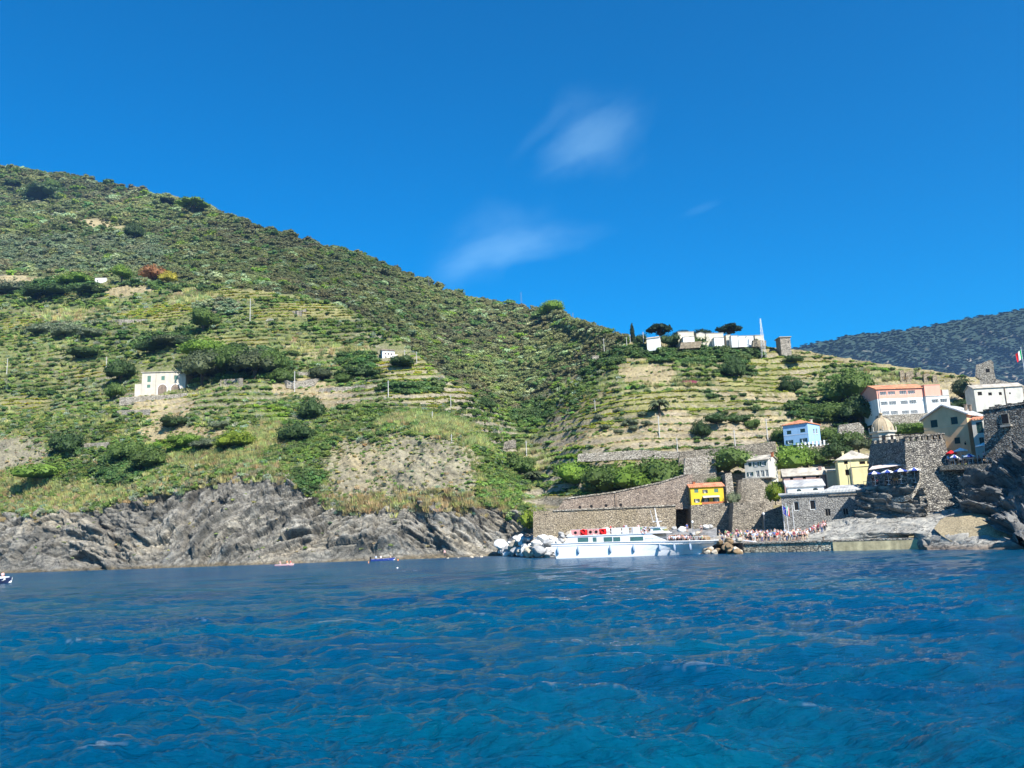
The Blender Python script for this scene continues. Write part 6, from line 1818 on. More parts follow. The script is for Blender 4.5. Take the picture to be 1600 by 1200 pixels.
# ================================================================ POLES, MAST, FLAGS
POL = [(390, 506, 44, 'tall pale pole above the yellow vineyard'), (460, 613, 33, 'white pole beside the square vineyard'), (606, 622, 28, 'pole on the crest of the spur'), (706, 636, 19, 'short pole on the right flank of the spur'), (675, 656, 14, 'lowest pole on the right flank of the spur'),
       (633, 562, 18, 'pole just right of the small farmhouse'), (650, 567, 18, 'second pole right of the small farmhouse'), (166, 580, 25, 'white pole left of the arched villa'), (10, 586, 30, 'pole at the left edge of the vineyards'), (930, 642, 19, 'pole in the upper middle terraces'), (1031, 682, 35, 'tall pole standing on the terraces'),
       (1059, 705, 22, 'thin pole above the long garden wall'), (1150, 712, 40, 'white pole rising above the spreading tree'), (1201, 691, 38, 'white pole left of the blue house'), (823, 716, 27, 'white pole at the valley mouth'), (1007, 545, 28, 'pole right of the cypress'), (980, 534, 15, 'left one of two poles beside the cypress'), (984.5, 533, 12, 'right one of two poles beside the cypress'),
       (944, 548, 24, 'pole on the ridge left of the cypress'), (1318, 701, 22, 'pole in the greenery above the cream house'), (705, 690, 12, 'thin pole above the scree')]
for x, y, hp, lab in POL:
    p = ground(x, y); h_ = hp * p.y / 1300; rt = empty('utility_pole', p); tag(rt, lab, 'utility pole', 'utility poles on the hillsides')
    mb = MB(); w_ = .20 if hp > 24 else .15; mb.tube([(0, 0, -1), (0, 0, h_)], [w_, w_ * .6], 7); mb.build('pole', M['pole'], rt)
    mb = MB(); mb.box(-.5, -.05, h_ - .6, .5, .05, h_ - .5); mb.build('crossarm', M['metal'], rt)


def lattice(x, y, xt, yt, wpx, D, label, col_='wmetal', taper=.15):
    p = V(x, y, D); sc_ = D / 1300; h_ = (y - yt) * sc_ * 1.02; w_ = wpx * sc_
    rt = empty('lattice_mast', p); tag(rt, label, 'mast')
    mb = MB(); n = 9; t_ = max(.03, w_ * .008)
    cs = [(-1, -1), (1, -1), (1, 1), (-1, 1)]
    q = lambda c, k: Vector((c[0] * w_ / 2 * (1 - (1 - taper) * k / n), c[1] * w_ / 2 * (1 - (1 - taper) * k / n), h_ * k / n))
    for c in cs: mb.tube([q(c, 0) - Vector((0, 0, 2)), q(c, n)], t_ * 1.4, 4)
    mb.build('leg_frame', M[col_], rt)
    mb = MB()
    for k in range(n):
        for i in range(4): mb.tube([q(cs[i], k), q(cs[(i + 1) % 4], k + 1)], t_, 4); mb.tube([q(cs[i], k + 1), q(cs[(i + 1) % 4], k + 1)], t_, 4)
    mb.build('bracing', M[col_], rt)
    return rt


rt = lattice(1193, 550, 1188, 496, 6.5, 312, 'tall white lattice mast beside the cemetery')
mb = MB(); hm = 54 * 312 / 1300
for k in range(4): mb.box(-.42, -.4, hm * (.5 + .12 * k), -.28, -.3, hm * (.5 + .12 * k) + .7)
mb.build('antenna', M['wmetal'], rt)
for x, y, yt, lab in ((815, 480, 455, 'thin lattice pylon on the skyline left of the lone round tree'), (896, 510, 488, 'thin lattice pylon right of the lone round tree'), (670, 448, 433, 'tiny lattice pylon on the skyline of the long ridge'), (745, 473, 463, 'tiny post on the skyline of the long ridge')):
    lattice(x, y, x, yt, 2.6, ground2(x, y + 3).y - 4, lab, 'metal', .4)

M['fblue'] = plain('blue flag cloth', (.01, .03, .30), .8, .1); M['fgreen'] = plain('green flag cloth', (.0, .25, .08), .8, .1); M['star'] = plain('yellow star', (.85, .65, .02), .8, 0)


def flag(x, yb, yt, D, kind, label, lx=1.0):
    p = V(x, yb, D); h_ = (yb - yt) * D / 1300
    rt = empty('flagpole', p); tag(rt, label, 'flagpole')
    mb = MB(); mb.tube([(0, 0, -.5), (0, 0, h_)], [.06, .035], 6); mb.lathe([(.02, h_), (.09, h_ + .06), (.02, h_ + .14)], 8); mb.build('pole', M['wmetal'], rt)
    if kind is None: return
    n = 9; vs = []; fs = []
    for i in range(n + 1):
        for j in range(5):
            t = i / n; vs.append((t * lx, .16 * math.sin(t * 8 + j * .4) * t, h_ - .15 - j * .36 - t * .75))
    for i in range(n):
        for j in range(4): fs.append((i * 5 + j, i * 5 + j + 1, (i + 1) * 5 + j + 1, (i + 1) * 5 + j))
    mb = MB(); mb.add(vs, fs)
    if kind == 'it': mb.m = [min(2, (k // 4) * 3 // n) for k in range(len(fs))]
    o = mb.build('flag', [M['fblue']] if kind == 'eu' else [M['fgreen'], M['uwhite'], M['ured']], rt)
    if kind == 'eu':
        mb = MB()
        for k in range(12):
            a = k * math.pi / 6; c = Vector((lx * .5 + .28 * math.cos(a), .04, h_ - .15 - .72 - .38 + .34 * math.sin(a)))
            ps = [c + Vector((math.cos(b) * (.06 if q % 2 == 0 else .025), -.24, math.sin(b) * (.06 if q % 2 == 0 else .025))) for q, b in enumerate([math.pi / 2 + j * math.pi / 5 for j in range(10)])]
            mb.add(ps, [tuple(range(10))])
        mb.build('star_ring', M['star'], o)


flag(1228, 846, 790, 153.5, 'eu', 'flagpole with a blue flag with a ring of yellow stars on the quay', .8); flag(1233.5, 845, 789, 152.5, 'it', 'middle flagpole with a drooping green, white and red flag', .5); flag(1243, 845, 792, 151.5, None, 'bare white pole right of the flagpoles')
flag(1610, 640, 541, 131, 'it', 'flagpole with a green, white and red flag at the right edge', -.9)
for x, yb, yt, lab in ((1083, 832, 818, 'short grey lamp post at the foot of the yellow house base'), (1197, 846, 806, 'grey lamp post left of the crowd')):
    p = V(x, yb, 170); h_ = (yb - yt) * 170 / 1300; rt = empty('lamp_post', p); tag(rt, lab, 'lamp post'); mb = MB(); mb.tube([(0, 0, 0), (0, 0, h_)], .06, 6); mb.build('pole', M['metal'], rt); mb = MB(); mb.lathe([(.05, h_), (.2, h_ + .1), (.24, h_ + .4), (.03, h_ + .55)], 8); mb.build('lamp_head', M['uwhite'], rt)

# ================================================================ PEOPLE
def skin(name, verts, edges, radii, mat_, sub=1):
    me = bpy.data.meshes.new(name); me.from_pydata([Vector(v) for v in verts], edges, [])
    o = bpy.data.objects.new(name, me); C.objects.link(o)
    o.modifiers.new('s', 'SKIN')
    if not me.skin_vertices: raise RuntimeError('no skin layer')
    for i, r_ in enumerate(radii):
        sv_ = me.skin_vertices[0].data[i]; sv_.radius = r_ if isinstance(r_, tuple) else (r_, r_); sv_.use_root = (i == 0)
    if sub: o.modifiers.new('u', 'SUBSURF').levels = sub
    dg_ = bpy.context.evaluated_depsgraph_get(); dg_.update()
    m2 = bpy.data.meshes.new_from_object(o.evaluated_get(dg_)); m2.name = name
    m2.materials.clear(); m2.materials.append(mat_); m2.polygons.foreach_set('use_smooth', [True] * len(m2.polygons))
    bpy.data.objects.remove(o); bpy.data.meshes.remove(me)
    return m2


M_skin = objcol_mat('skin', .6, .12, 6); M_cloth = objcol_mat('clothes', .85, .2, 5)
POSES = {
 'stand': dict(pel=(0, 0, .95), ch=(0, .0, 1.38), hd=(0, -.02, 1.60), eL=(.27, .03, 1.14), hL=(.27, -.06, .86), eR=(-.27, .03, 1.14), hR=(-.26, -.08, .88), kL=(.11, -.02, .50), fL=(.12, .02, .06), kR=(-.11, -.02, .50), fR=(-.13, .02, .06)),
 'walk': dict(pel=(0, 0, .94), ch=(0, -.04, 1.37), hd=(0, -.08, 1.59), eL=(.26, .12, 1.16), hL=(.27, .08, .90), eR=(-.26, -.08, 1.14), hR=(-.25, -.26, .98), kL=(.10, -.2, .52), fL=(.10, -.26, .08), kR=(-.10, .06, .50), fR=(-.11, .30, .12)),
 'arms': dict(pel=(0, 0, .95), ch=(0, .01, 1.38), hd=(.02, -.01, 1.60), eL=(.29, -.06, 1.16), hL=(.10, -.24, 1.22), eR=(-.30, .0, 1.16), hR=(-.14, -.24, 1.30), kL=(.12, -.02, .50), fL=(.15, .02, .06), kR=(-.11, -.04, .50), fR=(-.12, -.04, .06)),
 'sit': dict(pel=(0, 0, .50), ch=(0, .03, .93), hd=(0, -.01, 1.15), eL=(.26, -.04, .72), hL=(.18, -.28, .68), eR=(-.26, -.04, .72), hR=(-.16, -.28, .66), kL=(.13, -.42, .50), fL=(.13, -.44, .06), kR=(-.12, -.42, .50), fR=(-.12, -.40, .06)),
}
PM = {}
for nm, q in POSES.items():
    V_ = {k: Vector(v) for k, v in q.items()}
    sh = V_['ch'] + Vector((0, 0, .06)); nk = sh.lerp(V_['hd'], .45)
    vs = [V_['pel'], V_['pel'].lerp(V_['ch'], .5), V_['ch'], nk, V_['hd'], V_['hd'] + Vector((0, -.0, .10)),
          sh + Vector((.17, 0, 0)), V_['eL'], V_['hL'], V_['hL'] + (V_['hL'] - V_['eL']).normalized() * .12, sh + Vector((-.17, 0, 0)), V_['eR'], V_['hR'], V_['hR'] + (V_['hR'] - V_['eR']).normalized() * .12,
          V_['pel'] + Vector((.09, 0, -.06)), V_['kL'], V_['fL'], V_['fL'] + Vector((0, -.15, -.03)), V_['pel'] + Vector((-.09, 0, -.06)), V_['kR'], V_['fR'], V_['fR'] + Vector((0, -.15, -.03))]
    ed = [(0, 1), (1, 2), (2, 3), (3, 4), (4, 5), (2, 6), (6, 7), (7, 8), (8, 9), (2, 10), (10, 11), (11, 12), (12, 13), (0, 14), (14, 15), (15, 16), (16, 17), (0, 18), (18, 19), (19, 20), (20, 21)]
    rd_ = [(.15, .11), (.13, .1), (.16, .11), .055, .10, .085, .065, .045, .032, .03, .065, .045, .032, .03, .09, .06, .045, .035, .09, .06, .045, .035]
    body = skin('person', vs, ed, rd_, M_skin)
    i_ = [0, 1, 2, 6, 10]; up = [V_['pel'] + Vector((0, 0, .02)), vs[1], vs[2] + Vector((0, 0, .03)), vs[6], vs[6].lerp(vs[7], .6), vs[10], vs[10].lerp(vs[11], .6)]
    shirt = skin('shirt', up, [(0, 1), (1, 2), (2, 3), (3, 4), (2, 5), (5, 6)], [(.175, .135), (.16, .125), (.18, .13), .09, .075, .09, .075], M_cloth)
    lo_ = [V_['pel'], vs[14], vs[14].lerp(vs[15], .8), vs[18], vs[18].lerp(vs[19], .8)]
    short = skin('shorts', lo_, [(0, 1), (1, 2), (0, 3), (3, 4)], [(.17, .13), .115, .095, .115, .095], M_cloth)
    lo2 = [V_['pel'], vs[14], vs[15], vs[16], vs[18], vs[19], vs[20]]
    trous = skin('trousers', lo2, [(0, 1), (1, 2), (2, 3), (0, 4), (4, 5), (5, 6)], [(.17, .13), .11, .08, .065, .11, .08, .065], M_cloth)
    hair = skin('hair', [V_['hd'] + Vector((0, .03, .06)), V_['hd'] + Vector((0, .06, .0)), V_['hd'] + Vector((0, .06, -.08))], [(0, 1), (1, 2)], [.105, .10, .06], M_cloth)
    PM[nm] = (body, shirt, short, trous, hair)

SHIRTS = {'white': (.75, .75, .73), 'black': (.02, .02, .025), 'red': (.62, .04, .05), 'blue': (.06, .14, .42), 'pale pink': (.75, .45, .45), 'light blue': (.40, .55, .75), 'grey': (.30, .30, .31), 'orange': (.75, .25, .06), 'maroon': (.22, .04, .07), 'beige': (.60, .50, .38), 'green': (.12, .30, .14)}
LEGS = {'dark': (.03, .035, .05), 'white': (.65, .64, .60), 'blue': (.08, .13, .26), 'beige': (.50, .42, .30), 'red': (.5, .04, .05)}
HAIRS = {'dark': (.02, .015, .012), 'brown': (.10, .05, .025), 'fair': (.45, .32, .15), 'white hat': (.78, .76, .70)}


def person(p, rz, pose, sh_, lg_, hr_, label, group=None, sc_=1.0):
    b = PM[pose]; o = bpy.data.objects.new('person', b[0]); C.objects.link(o)
    o.location = p; o.rotation_euler = (0, 0, rz); o.scale = (sc_,) * 3
    o.color = random.choice([(.55, .32, .22, 1), (.62, .38, .28, 1), (.45, .26, .17, 1)])
    tag(o, label, 'person', group)
    lw = random.random() < .35 and pose != 'sit'
    for me, nm, c_ in ((b[1], 'shirt', SHIRTS[sh_]), (b[3] if lw else b[2], 'trousers' if lw else 'shorts', LEGS[lg_]), (b[4], 'hat' if 'hat' in hr_ else 'hair', HAIRS[hr_])):
        c = bpy.data.objects.new(nm, me); c.parent = o; C.objects.link(c); c.color = (*c_, 1)
    return o


SW = ['white'] * 5 + ['black'] * 2 + ['red'] + ['blue'] + ['pale pink'] * 3 + ['light blue'] * 2 + ['grey', 'orange', 'maroon', 'beige', 'maroon', 'green']
HW = ['dark'] * 3 + ['brown'] * 3 + ['fair'] * 2 + ['white hat']
n_p = 0
def crowd(n, x0, x1, f0, f1, zone, group, zf=None):
    used = []
    for i in range(n):
        for t in range(30):
            x = random.uniform(x0, x1); k = random.random() ** 1.4
            D_ = Dq(x) + f0 + (f1 - f0) * k
            z_ = zplaza(D_, x) if zf is None else zf(x, D_)
            p = VZ(x, z_, D_)
            if all((p - u).length > .42 for u in used): break
        used.append(p)
        s_, l_, h_ = random.choice(SW), random.choice(list(LEGS)[:4]), random.choice(HW)
        hat = 'white hat' if 'hat' in h_ else '%s hair' % h_
        person(p, random.uniform(-1.2, 1.2) + (0 if random.random() < .6 else 2), random.choice(('stand', 'walk', 'arms', 'stand')), s_, l_, h_, 'person in %s shirt, %s legwear and %s %s' % (s_, l_, hat, zone), group, random.uniform(.88, 1.08))


crowd(118, 1166, 1262, 3, 17, 'in the quay crowd', 'people waiting on the quay')
crowd(22, 1262, 1292, 8, 14, 'at the rising queue end', 'people at the right end of the queue', lambda x, D: zplaza(D, x) + max(0, (x - 1262)) * .045)
crowd(20, 1124, 1166, 4, 24, 'by the ferry bow', 'people at the ferry bow')
for x, y, D_, pose, s_, l_, h_, lab in [(1346, 812, 148.5, 'sit', 'white', 'dark', 'white hat', 'person with a white hat sitting on the shaded rock below the café'), (1339, 813, 149, 'sit', 'maroon', 'dark', 'brown', 'person in maroon sitting left of the white hat on the shaded rock'), (1353, 812, 148, 'sit', 'black', 'blue', 'dark', 'person in black crouching on the shaded rock below the café'),
        (1074, 831, 180, 'stand', 'blue', 'blue', 'dark', 'person in blue standing above the white boulder behind the ferry'), (1096, 832, 180, 'stand', 'grey', 'dark', 'dark', 'person in grey standing alone against the yellow house base')]:
    person(V(x, y, D_), .3, pose, s_, l_, h_, lab)
for i, (x, D_) in enumerate(((1365, 147.8), (1371, 147.5), (1386, 145.8), (1393, 145.2), (1399, 144.8), (1403, 144.2), (1412, 143.8), (1420, 143.2), (1429, 142.2))):
    s_ = ('black', 'maroon', 'black', 'grey', 'orange', 'orange', 'white', 'red', 'beige')[i]
    person(VZ(x, ZC, D_), random.uniform(-2, 2), 'sit' if i % 3 else 'stand', s_, 'dark', 'dark' if i % 2 else 'brown', 'guest in a %s shirt, number %s from the left on the café terrace' % (s_, 'one two three four five six seven eight nine'.split()[i]), 'guests on the café terrace')
for i, (x, D_) in enumerate(((1483, 139.2), (1489, 138.5), (1495, 138.8), (1502, 137.2), (1507, 137.6), (1512, 136.6), (1519, 136.8), (1531, 135.6), (1539, 134.6), (1545, 134.8), (1549, 134.2))):
    s_ = ('light blue', 'white', 'light blue', 'white', 'white', 'grey', 'light blue', 'maroon', 'pale pink', 'white', 'red')[i]
    person(VZ(x, ZU, D_ + .5), random.uniform(-2, 2), 'sit' if i % 2 else 'stand', s_, 'dark', 'brown', 'guest in a %s shirt, number %s from the left on the upper terrace' % (s_, 'one two three four five six seven eight nine ten eleven'.split()[i]), 'guests on the upper terrace')

# ================================================================ FERRY
A0 = VZ(868, 0, Dsea(868, 873)); B0 = VZ(1104, 0, Dsea(1104, 866))
f = Frame(868, 873, Dsea(868, 873), math.degrees(math.atan2(B0.y - A0.y, B0.x - A0.x)))
LX = lambda x, y: f.loc(x, y)
root = empty('ferry', f.A, f.yaw); tag(root, 'white passenger ferry with red canvas on its upper deck moored at the rocks', 'ferry')
M['hull'] = plain('white hull paint', (.86, .86, .85), .35, .06, .4, spec=.5, streak=.06); M['fglass'] = plain('tinted cabin glass', (.05, .16, .16), .1, .3, spec=.7); M['tarp_red'] = plain('red canvas panel', (.75, .02, .02), .8, .1); M['tarp_pink'] = plain('pale red canvas', (.80, .36, .33), .8, .25, 2.5)
M['fender'] = plain('grey blue fender', (.28, .36, .48), .7, .15)
tip = LX(1124.5, 846.5); Lb = tip[0]; zs_ = LX(861, 850)[1]; xs = LX(861, 850)[0]; zb_ = tip[1]
Bm = 5.6
ST = []
for i in range(25):
    t = i / 24
    zd = zs_ + (zb_ - zs_) * t ** 2.2 + .25 * t ** 6
    hb = Bm / 2 * (1 - max(0, (t - .62) / .38) ** 2.2); hw = Bm / 2 * .99 * (1 - max(0, (t - .56) / .38) ** 1.9) if t < .94 else 0.0
    xd = xs + (Lb - xs) * t; xw = .15 + (Lb - 4.2 - .15) * t
    hw = max(hw, .02); hb = max(hb, .03)
    ST.append([(xw * .5 + xd * .5 if False else xw, Bm / 2 - hw * .9, -.7), (xw, Bm / 2 - hw, .0), (xw + (xd - xw) * .35, Bm / 2 - (hw + (hb - hw) * .25), zd * .38), (xd, Bm / 2 - hb, zd), (xd, Bm / 2 + hb, zd), (xw + (xd - xw) * .35, Bm / 2 + (hw + (hb - hw) * .25), zd * .38), (xw, Bm / 2 + hw, 0), (xw, Bm / 2 + hw * .9, -.7)])
mb = MB(); vs = [p for s_ in ST for p in s_]; fs = []
for i in range(24):
    for j in range(7):
        if j == 3: continue
        fs.append((i * 8 + j, (i + 1) * 8 + j, (i + 1) * 8 + j + 1, i * 8 + j + 1))
fs.append(tuple(range(8))); mb.add(vs, fs); hull = mb.build('hull', M['hull'], root)
mb = MB(); vs = []; fs = []
for s_ in ST: vs += [(s_[3][0], s_[3][1] + .12, s_[3][2] - .55), (s_[4][0], s_[4][1] - .12, s_[4][2] - .55)]
fs = [(2 * i, 2 * i + 2, 2 * i + 3, 2 * i + 1) for i in range(23)]; mb.add(vs, fs); mb.build('deck', M['greyslate'], root)
mb = MB()
mb.tube([(s_[3][0], s_[3][1] - .03, s_[3][2]) for s_ in ST], .08, 6); mb.tube([(s_[3][0], s_[3][1] + .02 - .04, s_[3][2] - .42) for s_ in ST[:20]], .05, 5); mb.build('rub_rail', M['wmetal'], root)
# cabin
a = LX(888, 836.5); b = LX(1036, 834.5); zr = LX(960, 836)[1]; zd = zs_ - .5
x0, x1 = LX(876, 850)[0], LX(1040, 848)[0]
hcab = zr - zd
def trap(mbx, pts, y, th): mbx.prism([(p[0], y, p[1]) for p in pts], (0, th, 0))
WN = [(902, 847.5, 918.5, 839.5, .35, 0), (925.5, 847, 931.5, 839.5, 0, 0), (942.5, 847, 956, 839, 0, 0), (957.5, 846.5, 968.5, 839, 0, 0), (984, 845.8, 1004.5, 838.3, 0, -.5), (893, 847.8, 899, 839.8, .35, .35)]
cab = MB(); yo = .2
pw = [(x0, zd), (x1, zd), (x1 - 1.9, zr), (x0 + 1.7, zr)]
hol = []
for w_ in WN[:5]:
    a_, b_ = LX(w_[0], w_[1]), LX(w_[2], w_[3]); hol.append((a_[0], a_[1], b_[0], b_[1]))
sheet(cab, Vector((0, yo, 0)), Vector((1, 0, 0)), Vector((0, -1, 0)), LX(1010, 840)[0], zd, zr, [], .1) if False else None
xa_, xb_ = x0 + 1.7, LX(1012, 840)[0]
sheet(cab, Vector((xa_, yo, 0)), Vector((1, 0, 0)), Vector((0, -1, 0)), xb_ - xa_, zd, zr, [(h_[0] - xa_, h_[1], h_[2] - xa_, h_[3]) for h_ in hol], .08)
cab.prism([(x0, yo, zd), (xa_, yo, zd), (xa_, yo, zr)], (0, .05, 0)); cab.prism([(xb_, yo, zd), (x1, yo, zd), (x1, yo, zd + .5), (xb_ + .4, yo, zr), (xb_, yo, zr)], (0, .05, 0))
sheet(cab, Vector((xa_, Bm - yo, 0)), Vector((1, 0, 0)), Vector((0, 1, 0)), x1 - xa_ - 1, zd, zr, [], .08)
cab.add([(x0, yo, zd), (x0, Bm - yo, zd), (xa_, Bm - yo, zr), (xa_, yo, zr)], [(0, 1, 2, 3)])
cab.build('cabin', M['hull'], root)
for h_ in hol:
    m1 = MB(); t_ = .06
    for q in ((h_[0], h_[1], h_[0] + t_, h_[3]), (h_[2] - t_, h_[1], h_[2], h_[3]), (h_[0] + t_, h_[1], h_[2] - t_, h_[1] + t_), (h_[0] + t_, h_[3] - t_, h_[2] - t_, h_[3])): m1.box(q[0], yo + .03, q[1], q[2], yo + .07, q[3])
    wn = m1.build('window', M['metal'], root); m1 = MB(); m1.box(h_[0] + t_, yo + .045, h_[1] + t_, h_[2] - t_, yo + .06, h_[3] - t_); m1.build('pane', M['fglass'], wn)
m1 = MB(); m1.add([(x0 + .35, yo + .3, zd + .5), (x0 + .35, Bm - yo - .3, zd + .5), (xa_ - .2, Bm - yo - .3, zr - .2), (xa_ - .2, yo + .3, zr - .2)], [(0, 1, 2, 3)]); m1.v = [(p[0] - .05, p[1], p[2] + .02) for p in m1.v]; m1.build('window', M['fglass'], root)
m1 = MB(); m1.box(x0 + 1.2, .1, zr + .002, LX(1040, 836)[0], Bm - .15, zr + .16); m1.build('upper_deck', M['hull'], root)
# wheelhouse
wa, wb = LX(1016, 836)[0], LX(1037, 836)[0]; zt_ = LX(1020, 824.5)[1]; zw = zr + .165
m1 = MB(); m1.prism([(wa, .5, zw), (wb, .5, zw), (wb - .7, .5, zt_), (wa, .5, zt_)], (0, Bm - 1.0, 0)); wh = m1.build('wheelhouse', M['hull'], root)
m1 = MB(); m1.prism([(wa + .45, 0.465, zw + .35), (wb - .35, 0.465, zw + .35), (wb - .78, 0.465, zt_ - .2), (wa + .45, 0.465, zt_ - .2)], (0, .03, 0)); m1.build('window', M['fglass'], wh)
m1 = MB(); m1.add([(wb - .13, .8, zw + .25), (wb - .13, Bm - .8, zw + .25), (wb - .55, Bm - .8, zt_ - .2), (wb - .55, .8, zt_ - .2)], [(0, 1, 2, 3)]); m1.v = [(p[0] + .03, p[1], p[2]) for p in m1.v]; m1.build('windscreen', M['fglass'], wh)
m1 = MB(); m1.box(wa - .1, .35, zt_ + .002, wb - .5, Bm - .35, zt_ + .1); m1.build('roof', M['hull'], wh)
mx_, mt = LX(1022, 824)[0], LX(1016.5, 793)[1]
m1 = MB(); m1.tube([(mx_ + .2, Bm / 2, zt_), (mx_ - .1, Bm / 2, zt_ + (mt - zt_) * .45), (mx_ - .3, Bm / 2, mt)], [.26, .12, .04], 8); m1.box(mx_ - .9, Bm / 2 - .08, zt_ + 1.1, mx_ + .9, Bm / 2 + .08, zt_ + 1.2); m1.tube([(mx_ - .7, Bm / 2, zt_ + .9), (mx_ - 1.2, Bm / 2, mt - .4)], .025, 4)
m1.box(mx_ - .1, Bm / 2 - .6, zt_ + 1.5, mx_ + .1, Bm / 2 + .6, zt_ + 1.65); m1.build('mast', M['hull'], root)
# upper deck rail with canvas panels
zp = LX(950, 825.5)[1]
ra, rb = LX(891, 836)[0], LX(1010, 836)[0]
m1 = MB()
for k in range(22):
    x = ra + (rb - ra) * k / 21; m1.tube([(x, .25, zw), (x, .25, zp)], .022, 4); m1.tube([(x, Bm - .25, zw), (x, Bm - .25, zp)], .022, 4)
for zz_ in (zp, (zp + zw) / 2): m1.tube([(ra, .25, zz_), (rb, .25, zz_)], .025, 4); m1.tube([(ra, Bm - .25, zz_), (rb, Bm - .25, zz_)], .025, 4); m1.tube([(ra, .25, zz_), (ra, Bm - .25, zz_)], .025, 4)
m1.build('railing', M['wmetal'], root)
segs = [(892, 905, 'tarp_pink'), (906, 917, 'tarp_red'), (918, 926, 'tarp_pink'), (927, 935, 'tarp_pink'), (936, 947, 'tarp_red'), (955, 969, 'uwhite'), (972, 982, 'uwhite'), (988, 1000, 'uwhite')]
for xa2, xb2, mm in segs:
    m1 = MB(); u0, u1 = LX(xa2, 830)[0], LX(xb2, 830)[0]; m1.box(u0, .19, zw + .05, u1, .215, zp - .03)
    if mm == 'tarp_pink':
        pn = m1.build('canvas_panel', M[mm], root); m1 = MB(); m1.prism([((u0 + u1) / 2 + .3 * math.cos(t), .165, (zw + zp) / 2 + .28 * math.sin(t)) for t in [k * math.pi / 6 for k in range(12)]], (0, .02, 0)); m1.build('panel_hole', M['dark'], pn)
    else: m1.build('canvas_panel', M[mm], root)


def ring(name, cx, y, cz, R_, r_, mats, parent):
    mb = MB(); n, k = 16, 6; vs = []; fs = []
    for i in range(n):
        a = 2 * math.pi * i / n
        for j in range(k):
            b = 2 * math.pi * j / k; q = R_ + r_ * math.cos(b); vs.append((cx + q * math.cos(a), y + r_ * math.sin(b), cz + q * math.sin(a)))
    for i in range(n):
        for j in range(k): fs.append((i * k + j, ((i + 1) % n) * k + j, ((i + 1) % n) * k + (j + 1) % k, i * k + (j + 1) % k))
    mb.add(vs, fs); mb.m = [(i // k // 2) % 2 for i in range(len(fs))]
    return mb.build(name, [M[m_] for m_ in mats], parent, smooth_=True)


q = LX(1005.5, 830); ring('lifebuoy', q[0], .12, q[1], .42, .09, ('tarp_pink', 'uwhite'), root)
q = LX(911.5, 830.5); ring('lifebuoy', q[0], .1, q[1], .38, .08, ('tarp_red', 'tarp_red'), root); q = LX(941.5, 830.5); ring('lifebuoy', q[0], .1, q[1], .38, .08, ('tarp_red', 'tarp_red'), root)
for x, y in ((872, 861), (904, 860), (954, 858.5), (990.5, 857.5), (1031, 856.5), (1053.5, 856), (1077.5, 855)):
    q = LX(x, y); t = q[0] / Lb; yy_ = -.12 if t < .6 else Bm / 2 * max(0, (t - .62) / .38) ** 2.2 * .9 - .1
    m1 = MB(); m1.lathe([(.02, -.62), (.2, -.5), (.24, 0), (.2, .5), (.05, .62), (.05, .8)], 10, 0, 0); m1.build('fender', M['fender'], root, (q[0], yy_, q[1]), smooth_=True)
m1 = MB()
for k in range(14):
    s_ = ST[14 + int(k * 10 / 14)]; m1.tube([(s_[3][0], s_[3][1] + .1, s_[3][2]), (s_[3][0], s_[3][1] + .1, s_[3][2] + .75)], .02, 4)
m1.tube([(s_[3][0], s_[3][1] + .1, s_[3][2] + .75) for s_ in ST[14:]], .022, 4); m1.build('bow_rail', M['wmetal'], root)
Rz = lambda v: root.location + Vector((v[0] * math.cos(f.yaw) - v[1] * math.sin(f.yaw), v[0] * math.sin(f.yaw) + v[1] * math.cos(f.yaw), v[2]))
for i in range(30):
    x = random.uniform(ra + .5, rb - .3); y = random.uniform(.7, Bm - .7); s_ = random.choice(SW); h_ = random.choice(HW)
    person(Rz((x, y, zw + .05)), random.uniform(-3, 3), random.choice(('sit', 'sit', 'sit', 'sit', 'stand')), s_, 'dark', h_, 'passenger, %s shirt and %s, on the ferry upper deck' % (s_, h_ if 'hat' in h_ else h_ + ' hair'), 'passengers on the upper deck', .95)
xbow0 = LX(1013, 850)[0]
for i in range(46):
    x = random.uniform(xbow0, Lb - 3.5); t = (x - xs) / (Lb - xs); hb = Bm / 2 * (1 - max(0, (t - .62) / .38) ** 2.2) - .45
    if x < x1 + .2 and True: y = Bm / 2 + random.uniform(-hb, hb)
    else: y = Bm / 2 + random.uniform(-hb, hb)
    if x < x1 + .2: x = x1 + random.uniform(.2, 3)
    s_ = random.choice(SW); h_ = random.choice(HW)
    person(Rz((x, y, zs_ - .5 + (zb_ - zs_) * t ** 2.2)), random.uniform(-3, 3), random.choice(('stand', 'arms', 'walk')), s_, 'dark', h_, 'passenger, %s shirt and %s, standing on the ferry bow' % (s_, h_ if 'hat' in h_ else h_ + ' hair'), 'passengers on the ferry bow', .93)

